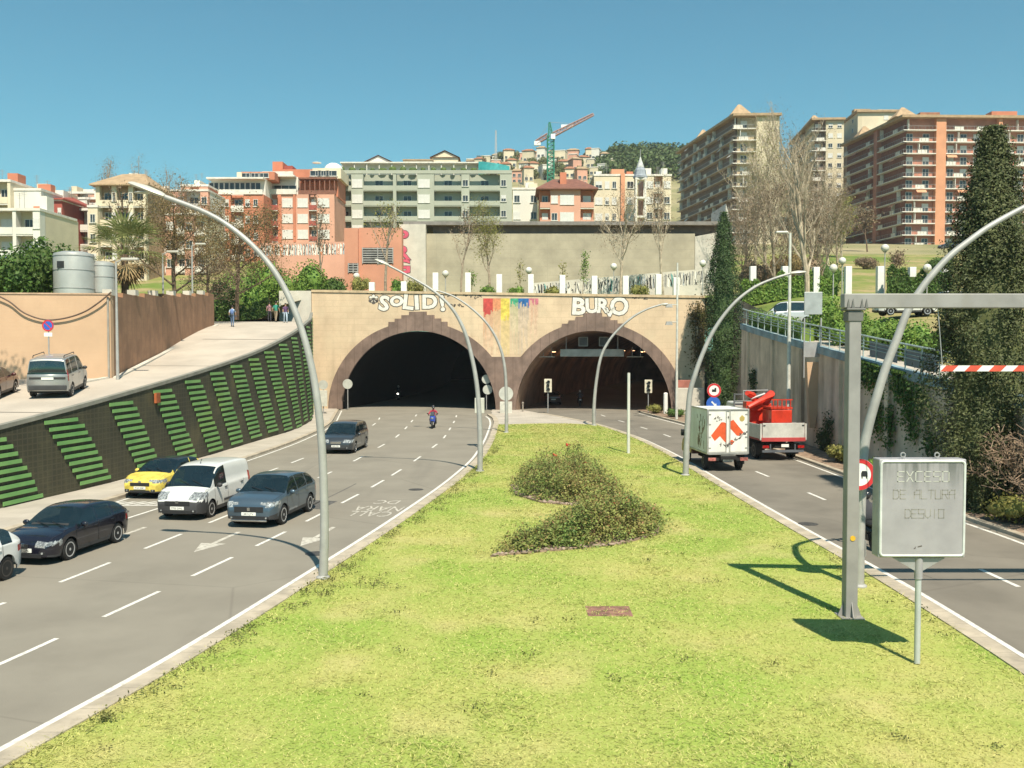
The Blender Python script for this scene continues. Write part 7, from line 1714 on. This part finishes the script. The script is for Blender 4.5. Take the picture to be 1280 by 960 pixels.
simple('pale pink block seen right of the maroon block',66,90,246,166,5,[(1,'W'),(1,'W')],M_pinkr,M_wrend)
# --- middle: pale houses, salmon block, church
simple('pale narrow houses right of the grey green block',641,672,236,178,4,[(1,'W'),(1,'S'),(1,'W')],M_wrend,M_cream)
b4,w4,z4=simple('salmon block with a brown roof and white shutters in front of the hill',675,742,236,170,4,[(1.2,'B'),(1,'W'),(2,'H'),(.6,'S'),(1.6,'B')],M_pinkr,M_terra,M_pinkr,roof='hip',roofm=mat('brown_roof',(.20,.085,.06),.8))
boxpart(b4,'chimney',(w4*.38,2,z4),(w4*.5,4,z4+3.4),M_terra)
b5,w5,z5=simple('beige block with an orange roof box left of the spire',742,793,219,185,6,[(1,'W'),(1.5,'R',2),(.8,'S'),(1,'W')],M_cream,M_tiler)
boxpart(b5,'roof_box',(P2(765,185)-P2(742,185),2,z5),(P2(781,185)-P2(742,185),6,topz(209,185)),M_orng); boxpart(b5,'pilaster',(P2(775,185)-P2(742,185),-.5,z5-14),(P2(780,185)-P2(742,185),0,z5+.5),M_orng)
simple('beige block right of the spire behind the tall bare tree',806,838,219,190,6,[(1,'W'),(1,'B'),(1,'W')],M_cream,M_pinkr,M_cream)
d=180; ch=thing('church_tower','slim white tower with open columns and a pointed grey spire','tower',(P2(799.5,d),d,topz(275,d)-6))
zb=0; zt=topz(223,d)-topz(275,d)+6
for sx in (-1,1):
    for sy in (-1,1): mb=MB(); mb.box((sx*.85,sy*.85,zt/2),(.32,.32,zt)); mb.build('column',[M_wrend],ch)
for k in range(4): mb=MB(); mb.box((0,0,3+k*(zt-3.2)/3),(2.1,2.1,.35)); mb.build('floor_slab',[M_wrend],ch)
mb=MB(); mb.lathe([(1.35,zt),(1.35,zt+.4),(1.15,zt+.6),(1.05,zt+1.5),(.7,zt+2.0)],(0,0,0),8); mb.build('lantern',[mat('spire_grey',(.30,.33,.38),.5)],ch)
mb=MB(); mb.lathe([(.75,zt+2.0),(.05,topz(196,d)-topz(275,d)+6)],(0,0,0),8); mb.build('spire',[mat('spire_pale',(.50,.51,.50),.5)],ch); mb=MB(); mb.tube([(0,0,topz(197,d)-topz(275,d)+6),(0,0,topz(187,d)-topz(275,d)+6)],.06,5); mb.build('finial',[M_metal],ch)
# --- tower blocks on the right
def tower(label,corner,left,right,ztop,nf,fh,wall_r,wall_l,segs_r,segs_l,par,back_r,back_l,slab=M_slab,low=12,proj=1.3,caps=(),slab_l=None):
    c=V((*corner,0)); t=thing('tower_block',label,'tower block',(corner[0],corner[1],0),0,'tower blocks on the right'); z0=ztop-nf*fh
    r=V((*right,0))-c; l=V((*left,0))-c
    def segs(S,w):
        tot=sum(s[0] for s in S); x=0; L=[]
        for s in S: L.append((x,x+w*s[0]/tot,*s[1:])); x+=w*s[0]/tot
        return L
    F=Facade(t,(0,0,0),math.atan2(r.y,r.x),z0,nf,fh,wall_r,proj,slab,par,back=back_r); F.run(segs(segs_r,r.length),12,.1,proj+.12,0)
    F2=Facade(t,l,math.atan2(-l.y,-l.x),z0,nf,fh,wall_l,proj,slab_l or slab,par,back=back_l); F2.run(segs(segs_l,l.length),8,.1,0,proj+.05)
    n1=V((r.y,-r.x,0)).normalized(); 
    # solid core, plinth and roof slab
    q=[V((0,0,0)),r,r+l,l]; inn=[p*.985+(r+l)*.0075 for p in q]
    mb=MB(); mb.prism([(p.x,p.y) for p in inn],z0-low,z0-.2); mb.build('plinth',[wall_r],t)
    ou=[p+(p-(r+l)/2).normalized()*1.0 for p in q]; mb=MB(); mb.prism([(p.x,p.y) for p in ou],ztop+.1,ztop+.75); mb.build('roof_slab',[M_tiler],t)
    for (f,g,w_,h,pm,kind) in caps:
        p=r*f+l*g; mb=MB()
        if kind=='pyr': mb.add([(p.x-w_,p.y-w_,ztop+.76),(p.x+w_,p.y-w_,ztop+.76),(p.x+w_,p.y+w_,ztop+.76),(p.x-w_,p.y+w_,ztop+.76),(p.x-w_*.12,p.y,ztop+.76+h),(p.x+w_*.12,p.y,ztop+.76+h)],[(3,2,1,0),(0,1,5,4),(1,2,5),(2,3,4,5),(3,0,4)]); mb.build('roof',[pm],t)
        else: mb.box2((p.x-w_,p.y-w_*.5,ztop+.74),(p.x+w_,p.y+w_*.5,ztop+.76+h)); mb.build('roof_box',[pm],t)
    return t
zc_=D(640,146,257).z
tower('brown tower block with sloping rows of shaded balconies and a pale end wall',(P2(914,257),257),(P2(845,305),305),(P2(972,256.5),256.5),zc_,14,3.05,M_towb,M_brs,[(2.6,'B'),(2.2,'S'),(.3,'S')],[(1,'B')],None,mat('tower_back',(.50,.40,.28),.85),M_brs,slab_l=mat('slab_painted_shade',(.48,.40,.36),.85,var=.15),caps=((.25,.08,3.0,3.4,M_tiler,'pyr'),(.3,.72,2.9,3.6,M_tiler,'pyr')))  # left side gets a darker slab copy, its shade put into the colour
zc_=D(640,151,300).z
tower('beige tower block partly hidden by bare plane trees',(P2(1012,300),300),(P2(985,335),335),(P2(1052,299.5),299.5),zc_,14,3.05,M_towb,M_brs,[(1.6,'B'),(2,'R',2)],[(1,'B')],None,M_towb,M_brs,caps=((.3,.3,3.0,3.4,M_tiler,'pyr'),))
zc_=D(640,141,310).z
tower('cream block with a flat tan roof behind the brick tower',(P2(1069,310),310),(P2(1046,330),330),(P2(1125,309.5),309.5),zc_,12,3.05,M_cream,M_towb,[(1,'S'),(1,'R',2)],[(1,'R',2)],None,M_cream,M_towb,caps=((.2,.3,2.6,1.6,M_tiler,'box'),(.8,.3,4,1.2,M_cream,'box')))
zc_=D(640,147.5,250).z
bt_=tower('red brick tower block with white balcony bands and an orange brick strip',(P2(1126,250),250),(P2(1051,285),285),(P2(1300,251),251),zc_,12,3.0,M_orng,M_redb,[(3.5,'B'),(1.05,'S'),(5.6,'B'),(.4,'S'),(4.4,'B')],[(4,'B'),(.4,'S'),(3,'B')],None,M_redb,mat('brick_painted_shade',(.24,.10,.08),.85),caps=((.05,.12,3.0,3.0,M_tiler,'pyr'),(.30,.25,2.6,2.6,M_tile,'box'),(.84,.25,3.4,2.9,M_terra,'box'),(.45,.6,5.0,1.0,M_tiler,'box'),(.06,.75,2.6,3.2,M_tiler,'pyr')))  # back wall of the left side is darkened brick, shade painted in
# --- concrete hall above the tunnel, with overhanging dark roof slab
d=117.5; X=lambda px:P2(px,d)-P2(500,d); zb=12.0; ztp=topz(276,d)
hall=thing('concrete_hall','long low grey concrete building with an overhanging flat roof above the tunnel','building',(P2(500,d),d,zb))
h_=ztp-zb
overlay(M_conc,'brick',(.27,.245,.20),.35,bw=4.5,bh=1.05,mortar=.035,off=0,rot=(PI/2,0,0),alt=.18)
boxpart(hall,'wall',(X(533),0,-.5),(X(868),16,h_-1.55),M_conc)
mb=MB(); mb.box2((X(541),.7,h_-1.6),(X(900),15,h_-.55)); mb.build('recessed_band',[mat('band_painted_shade',(.16,.12,.10),.7,var=.1)],hall)  # recessed band; the shadow under the roof slab is put into its colour
mb=MB(); mb.box2((X(505),-.35,h_-.55),(X(906),17,h_-.20)); mb.build('roof',[mat('roof_concrete',(.30,.25,.21),.85)],hall)
mb=MB(); mb.box2((X(505),-.42,h_-.55),(X(906),-.35,h_-.12)); mb.build('roof_edge',[mat('fascia_grey',(.22,.20,.185),.8)],hall)
boxpart(hall,'end_panel',(X(500),-1.2,-.5),(X(533.5),2,h_-.56),M_concl)
mb=MB(); mb.add([(X(868),-.1,-.5),(X(904),-.5,-.5),(X(904),-.5,h_-1.3),(X(868),-.1,h_-1.9),(X(868),6,-.5),(X(904),6,-.5),(X(904),6,h_-1.3),(X(868),6,h_-1.9)],[(0,1,2,3),(5,4,7,6),(1,5,6,2),(3,2,6,7),(4,0,3,7)]); mb.build('wing_wall',[M_concl],hall)
mb=MB(); mb.add([(X(904),-.5,-.5),(X(909),-.2,-.5),(X(911),.1,h_+.6),(X(905),-.5,h_+2.0),(X(904),8,-.5),(X(909),8,-.5),(X(911),8,h_+.6),(X(905),8,h_+2.0)],[(0,1,2,3),(5,4,7,6),(1,5,6,2),(3,2,6,7),(4,0,3,7)]); mb.build('fin_wall',[mat('fin_white',(.60,.58,.54),.8)],hall)
M_pk=mat('graffiti_pink',(.60,.10,.17),.7,var=.15); M_wbr=M_letter
for ch,py in (('P',299),('R',318),('G',335)):
    me=text_mesh(ch,2.3,.004,bold=.12); me.materials.clear(); me.materials.append(M_ink); o=link('painted_letter',me,hall); o.location=(X(504.5),-1.22,topz(py,d)-zb); o.rotation_euler=(PI/2,0,0); o.scale=(1.25,1,1)
    me=text_mesh(ch,2.3,.004,bold=.06); me.materials.clear(); me.materials.append(M_pk); o=link('painted_letter',me,hall); o.location=(X(504.5),-1.24,topz(py,d)-zb); o.rotation_euler=(PI/2,0,0); o.scale=(1.25,1,1)
# low graffiti wall rising to the right in front of the hall
def graffwall(name,label,px0,px1,yt0,yt1,d,base,col,seed,n=26,cols=None):
    x0,x1=P2(px0,d),P2(px1,d); t=thing(name,label,'wall',(x0,d,base),0,'graffiti walls'); h0,h1=topz(yt0,d)-base,topz(yt1,d)-base; w=x1-x0
    mb=MB(); mb.add([(0,0,-1),(w,0,-1),(w,0,h1),(0,0,h0),(0,.4,-1),(w,.4,-1),(w,.4,h1),(0,.4,h0)],[(0,1,2,3),(5,4,7,6),(3,2,6,7),(0,3,7,4),(1,5,6,2)]); mb.build('wall_face',[col],t)
    mb=MB(); q=random.Random(seed); cc=cols or [M_ink,M_letter]
    for k in range(n):
        x=w*(k+.5)/n; top=h0+(h1-h0)*x/w; cw=w/n*.95; hh=min(1.6,top*.8); z=top-.15-hh
        pts=[(x+cw*q.uniform(-.45,.45),z+hh*q.random()) for _ in range(6)]
        mi=q.randrange(len(cc)); e=-.012-.002*k%.01
        mb.face_prism([(x-cw*.42,z+hh*.1),(x+cw*.3,z),(x+cw*.45,z+hh*.8),(x-cw*.2,z+hh)],(0,-.004,0),(1,0,0),(0,0,1),(0,-1,0),.004,mi)
        for a,b2 in zip(pts,pts[1:]):
            dd=V((b2[0]-a[0],b2[1]-a[1])); 
            if dd.length<.05: continue
            nn=V((-dd.y,dd.x)).normalized()*.045; mb.face_prism([(a[0]-nn.x,a[1]-nn.y),(b2[0]-nn.x,b2[1]-nn.y),(b2[0]+nn.x,b2[1]+nn.y),(a[0]+nn.x,a[1]+nn.y)],(0,-.009-.001*(k%4),0),(1,0,0),(0,0,1),(0,-1,0),.004,0)
    mb.build('graffiti',cc,t)
    return t
graffwall('low_wall','low pale graffiti wall rising to the right before the concrete hall',664,905,354,334,108.5,11.6,M_concl,5,64,[mat('graffiti_shade',(.30,.29,.28),.7),M_letter,M_concl,M_letter,M_concl,mat('graffiti_grey',(.38,.40,.42),.7),mat('graffiti_teal',(.10,.34,.32),.7)])
graffwall('salmon_base_wall','salmon wall with a band of pale and orange graffiti under the salmon apartments',326,432,304,302,128,topz(336,128)-1,M_pinkr,6,30,[M_letter,mat('graffiti_grey',(.38,.40,.42),.7),mat('graffiti_orange',(.6,.22,.1),.7),M_ink])
# pink plant building with louvres
d=114; X=lambda px:P2(px,d)-P2(431,d); zb=H(P2(460,d),d)-1; b_=thing('plant_building','salmon pink windowless building with grey louvres left of the concrete hall','building',(P2(431,d),d,zb))
M_pp=mat('salmon_pink',(.54,.25,.165),.85,var=.05,scale=.3)
boxpart(b_,'wall',(0,0,-1),(X(448),8,topz(285,d)-zb),M_pp); boxpart(b_,'wall',(X(448),.5,-1),(X(502),8,topz(284,d)-zb),M_pp)
for px0,px1,y0,y1 in ((453,491,309,329),(436,448,329,341)):
    mb=MB(); z1_,z0_=topz(y0,d)-zb,topz(y1,d)-zb; yo=.5 if px0>440 else 0; mb.box2((X(px0),yo-.05,z0_),(X(px1),yo+.02,z1_),0); n=int((z1_-z0_)/.24)
    for k in range(n): mb.box((X((px0+px1)/2),yo-.09,z0_+(k+.5)*(z1_-z0_)/n),(X(px1)-X(px0),.08,.10),m=1)
    for xx in (X(px0),X((px0+px1)/2),X(px1)): mb.box((xx,yo-.1,(z0_+z1_)/2),(.1,.1,z1_-z0_),m=1)
    mb.build('louvre',[mat('louvre_dark',(.10,.09,.09),.7),mat('louvre_grey',(.36,.35,.34),.5)],b_)
# steel tanks on the terrace
for px,r,yt,d,lab,hatch_ in ((93.5,1.16,315,58.5,'large grey steel tank with a small dark hatch behind the salmon wall',1),(129.5,.70,327,59.5,'smaller pale steel tank beside the large one',0)):
    z=8.75; h=topz(yt,d)-z; t=thing('steel_tank',lab,'tank',(P2(px,d),d,z),0,'steel tanks')
    mb=MB(); mb.lathe([(r,-.2),(r,h-.25),(r*.97,h-.12),(r*.6,h),(.01,h+.04)],(0,0,0),36); mb.build('shell',[mat('tank_steel',(.47,.47,.45),.42,.35,var=.06,scale=.8)],t,True)
    mb=MB()
    for zz in (h*.33,h*.66,h-.28): mb.lathe([(r+.0,-.03),(r+.025,-.02),(r+.025,.02),(r,.03)],(0,0,zz),36)
    mb.build('band',[M_metal],t)
    if hatch_: mb=MB(); mb.box((-.27,-r*.97,h-.85),(.42,.10,.40)); mb.build('hatch',[M_blk],t)
# short railing among bushes
# ================================================================== far hill: houses, woods, crane, mast
q=random.Random(12)
hm=[M_wrend,M_cream,M_pinkr,M_towb]
k=0
spots=[]
for px,yb_,w_ in ((556,203,16),(575,196,14),(590,207,18),(607,198,14),(622,192,16),(636,204,16),(650,198,14),(660,208,18),(676,203,13),(700,206,16),(716,203,18),(731,209,16),(744,205,12),(705,216,18),(722,219,14),(738,216,12),(655,220,16),(640,214,14),(620,213,14),(598,217,12),(756,208,12),(765,216,14),(646,228,16),(661,232,15),(684,226,14),(712,228,15),(728,231,16),(742,226,13),(690,214,14),(668,221,13),(716,212,12),(632,222,15),(612,222,14),(588,204,12),(668,197,11),(689,199,12),(752,221,13),(736,203,10)):
    # find the hill distance seen through this direction
    r=ray(px,yb_); dd=None
    for s in range(300,900,4):
        x=r.x/r.y*s; z=CAM_Z+r.z/r.y*s
        if H(x,s)>z: dd=s; break
    if dd is None: dd=560
    x=r.x/r.y*dd; z=H(x,dd); w_m=w_*dd/1200*.8; t=thing('hill_house','small %s house on the far hill'%('pale','cream','pinkish','beige')[k%4],'house',(x-w_m/2,dd,z-1.5),q.uniform(-.3,.3),'small houses on the far hill')
    hh=q.uniform(6.5,9.5); boxpart(t,'wall',(0,0,0),(w_m,7,hh),hm[k%4])
    if k%3: hip(t,(0,0),(w_m,7),hh+.2,1.5,M_tile if k%2 else M_tiler,.4)
    else: boxpart(t,'roof',(-.2,-.2,hh),(w_m+.2,7.2,hh+.4),M_slab)
    for j in range(2):
        for f in range(2): o=link('window',win_mesh(1.4,1.5,'plain'),t); o.location=(w_m*(j+.5)/2,0,1.9+f*2.7)
    k+=1
LM_hill=leafmat('hill_leaf',(.17,.18,.07),(.12,.14,.055),.35,.15,.02); LM_wood=leafmat('wood_leaf',(.095,.135,.045),(.07,.105,.035),.35,.15,.02)
# one crown per kind, copied
def blob_tree(name,label,m,seed,n=420,ls=.95):
    t=thing(name,label,'tree',(0,0,-50),0,'trees on the far hill'); q=random.Random(seed); C=[];Nn=[]
    for k in range(n):
        d=V((q.gauss(0,1),q.gauss(0,1),q.gauss(0,.8))).normalized(); f=1-.4*q.random()**2; s=1+.3*math.sin(3*d.x+seed)*math.sin(4*d.y); C.append((d.x*2.7*f*s,d.y*2.7*f*s,3.6+d.z*2.4*f*s)); Nn.append(tuple(d))
    leaves('crown',C,ls,m,t,.2,.7,np.array(Nn)); mb=MB(); mb.tube([(0,0,-.5),(0,0,3)],[.3,.2],6); mb.build('trunk',[B_brn],t); return t
proto=blob_tree('hill_tree','round dark green tree among the houses on the far hill',LM_hill,3)
placed=0
for i in range(400):
    px=q.uniform(548,770); py=q.uniform(193,226); r=ray(px,py); dd=None
    for s in range(300,800,5):
        if H(r.x/r.y*s,s)>CAM_Z+r.z/r.y*s: dd=s; break
    if dd is None: continue
    o=proto if placed==0 else dup(proto,(0,0,0)); o.location=(r.x/r.y*dd,dd,H(r.x/r.y*dd,dd)-.5); sc=q.uniform(.45,.95); o.scale=(sc,sc,sc*q.uniform(.85,1.25)); o.rotation_euler=(0,0,q.uniform(0,6)); placed+=1
    if placed>=80: break
# dark wood on the right shoulder of the hill: one mass
C=[];Nn=[]
for i in range(330):
    px=q.uniform(748,872); dd=q.uniform(455,560); x=P2(px,dd); z=H(x,dd); s=q.uniform(.9,1.5)
    edge=smooth((px-742)/40)
    for k in range(70):
        d=V((q.gauss(0,1),q.gauss(0,1),abs(q.gauss(0,.9)))).normalized(); C.append((x+d.x*3.4*s,dd+d.y*3.4*s,z+2*edge+d.z*(3.2+3.5*edge)*s)); Nn.append(tuple(d))
o=leaves('wooded_slope',C,1.5,LM_wood,None,.2,.75,np.array(Nn)); tag(o,'dark green wood on the right shoulder of the far hill','wood',kind='stuff')
# tower crane
d=400; cr=thing('tower_crane','green and white tower crane with a raised jib standing on the hill','crane',(P2(688,d),d,H(P2(688,d),d)-2))
zb=cr.location.z; zc1=topz(170,d)-zb; M_cg=mat('crane_green',(.03,.22,.14),.6,var=.1); M_cr=mat('crane_grey_red',(.42,.25,.23),.6,var=.15); 
def lattice(mb,a,b_,w0,w1,n,r):
    a=V(a);b_=V(b_); t=(b_-a).normalized(); u=t.cross(V((0,1,0))); u=u.normalized() if u.length>.1 else V((1,0,0)); v=t.cross(u)
    cor=lambda f,i:a+(b_-a)*f+(u*(1,1,-1,-1)[i]+v*(1,-1,-1,1)[i])*(w0+(w1-w0)*f)/2
    for i in range(4): mb.tube([cor(0,i),cor(1,i)],r,4)
    for k in range(n):
        for i in range(4): mb.tube([cor(k/n,i),cor((k+1)/n,(i+1)%4)],r*.6,3); mb.tube([cor((k+1)/n,i),cor((k+1)/n,(i+1)%4)],r*.6,3)
mb=MB(); lattice(mb,(0,0,0),(0,0,zc1),2.6,2.6,16,.28); mb.build('mast',[M_cg],cr)
jt=V((P2(741,d)-P2(688,d),0,topz(143,d)-zb)); ct=V((P2(670,d)-P2(688,d),0,topz(178,d)-zb)); j0=V((1,0,zc1+.5))
mb=MB(); lattice(mb,j0,jt,1.6,.8,12,.22); mb.build('jib',[M_cr],cr)
mb=MB(); lattice(mb,(-1,0,zc1+.3),ct,1.6,1.4,4,.22); mb.build('counter_jib',[M_cr],cr); mb=MB(); mb.box(ct+V((.5,0,-.4)),(2.6,1.6,1.6)); mb.build('counterweight',[M_wht],cr)
mb=MB(); lattice(mb,(0,0,zc1),(-.5,0,topz(153,d)-zb),1.8,.5,4,.2); mb.build('tower_head',[M_cg],cr)
mb=MB(); mb.tube([(-.5,0,topz(153,d)-zb),j0+(jt-j0)*.55],.07,4); mb.tube([(-.5,0,topz(153,d)-zb),ct],.07,4); mb.build('stay_rope',[M_metal],cr)
mb=MB(); mb.box((.9,-1.5,zc1-.6),(1.8,1.6,2.0)); mb.build('cab',[M_wht],cr); mb=MB(); mb.box(j0+(jt-j0)*.35+V((0,0,.6)),(5,.6,1.2)); mb.build('name_board',[M_wht],cr)
d=480; ms=thing('radio_mast','thin pale radio mast on the hill skyline','mast',(P2(620,d),d,H(P2(620,d),d)-1)); mb=MB(); hh=topz(163,d)-ms.location.z; lattice(mb,(0,0,0),(0,0,hh),1.4,.4,14,.10); mb.build('lattice',[mat('mast_pale',(.55,.50,.47),.6)],ms)
# globe lamps along the paths
gp=None
for px,yt,d,lab in ((446,345,106,'globe lamp before the pink louvred building'),(661,338,103,'globe lamp left of the middle of the concrete hall'),(767,333,103,'globe lamp under the broad bare tree'),(878,329,101,'globe lamp beside the columnar cypress'),(1041,335,86,'large globe lamp at the foot of the right lawn'),(1105,310,88,'globe lamp on the lawn below the brick tower'),(1158,335,84,'globe lamp left of the tall dark conifer'),(557,342,103,'globe lamp between pillars at the left of the hall'),(1052,326,95,'thin globe lamp behind the large globe lamp')):
    p=at(px,d,None if d>97 else HR(P2(px,d),d)); t=thing('globe_lamp',lab,'street lamp',p,0,'globe lamps'); zt=topz(yt,d)-p[2]
    mb=MB(); mb.tube([(0,0,-.3),(0,0,zt-.2)],[.06,.045],7); mb.build('pole',[M_pole],t,True)
    mb=MB(); mb.ell((0,0,zt),(.36,.36,.36),14,10); mb.build('globe',[mat('globe_milk',(.66,.64,.58),.3)],t,True); mb=MB(); mb.lathe([(.1,zt-.42),(.2,zt-.30)],(0,0,0),10); mb.build('collar',[M_metal],t)

# ================================================================== air
mb=MB(); mb.box2((-900,-120,-1.2),(900,1500,215)); hz=mb.build('haze',[]); hz['kind']='stuff'; hz['label']='thin pale haze between the road and the far hill'
hm_=bpy.data.materials.new('haze_air'); hm_.use_nodes=True; N_h=hm_.node_tree.nodes; N_h.remove(N_h['Principled BSDF']); pv=N_h.new('ShaderNodeVolumePrincipled'); pv.inputs['Color'].default_value=(.92,.95,1,1); pv.inputs['Density'].default_value=.0002; pv.inputs['Anisotropy'].default_value=.2
hm_.node_tree.links.new(pv.outputs[0],N_h['Material Output'].inputs['Volume']); hz.data.materials.append(hm_)
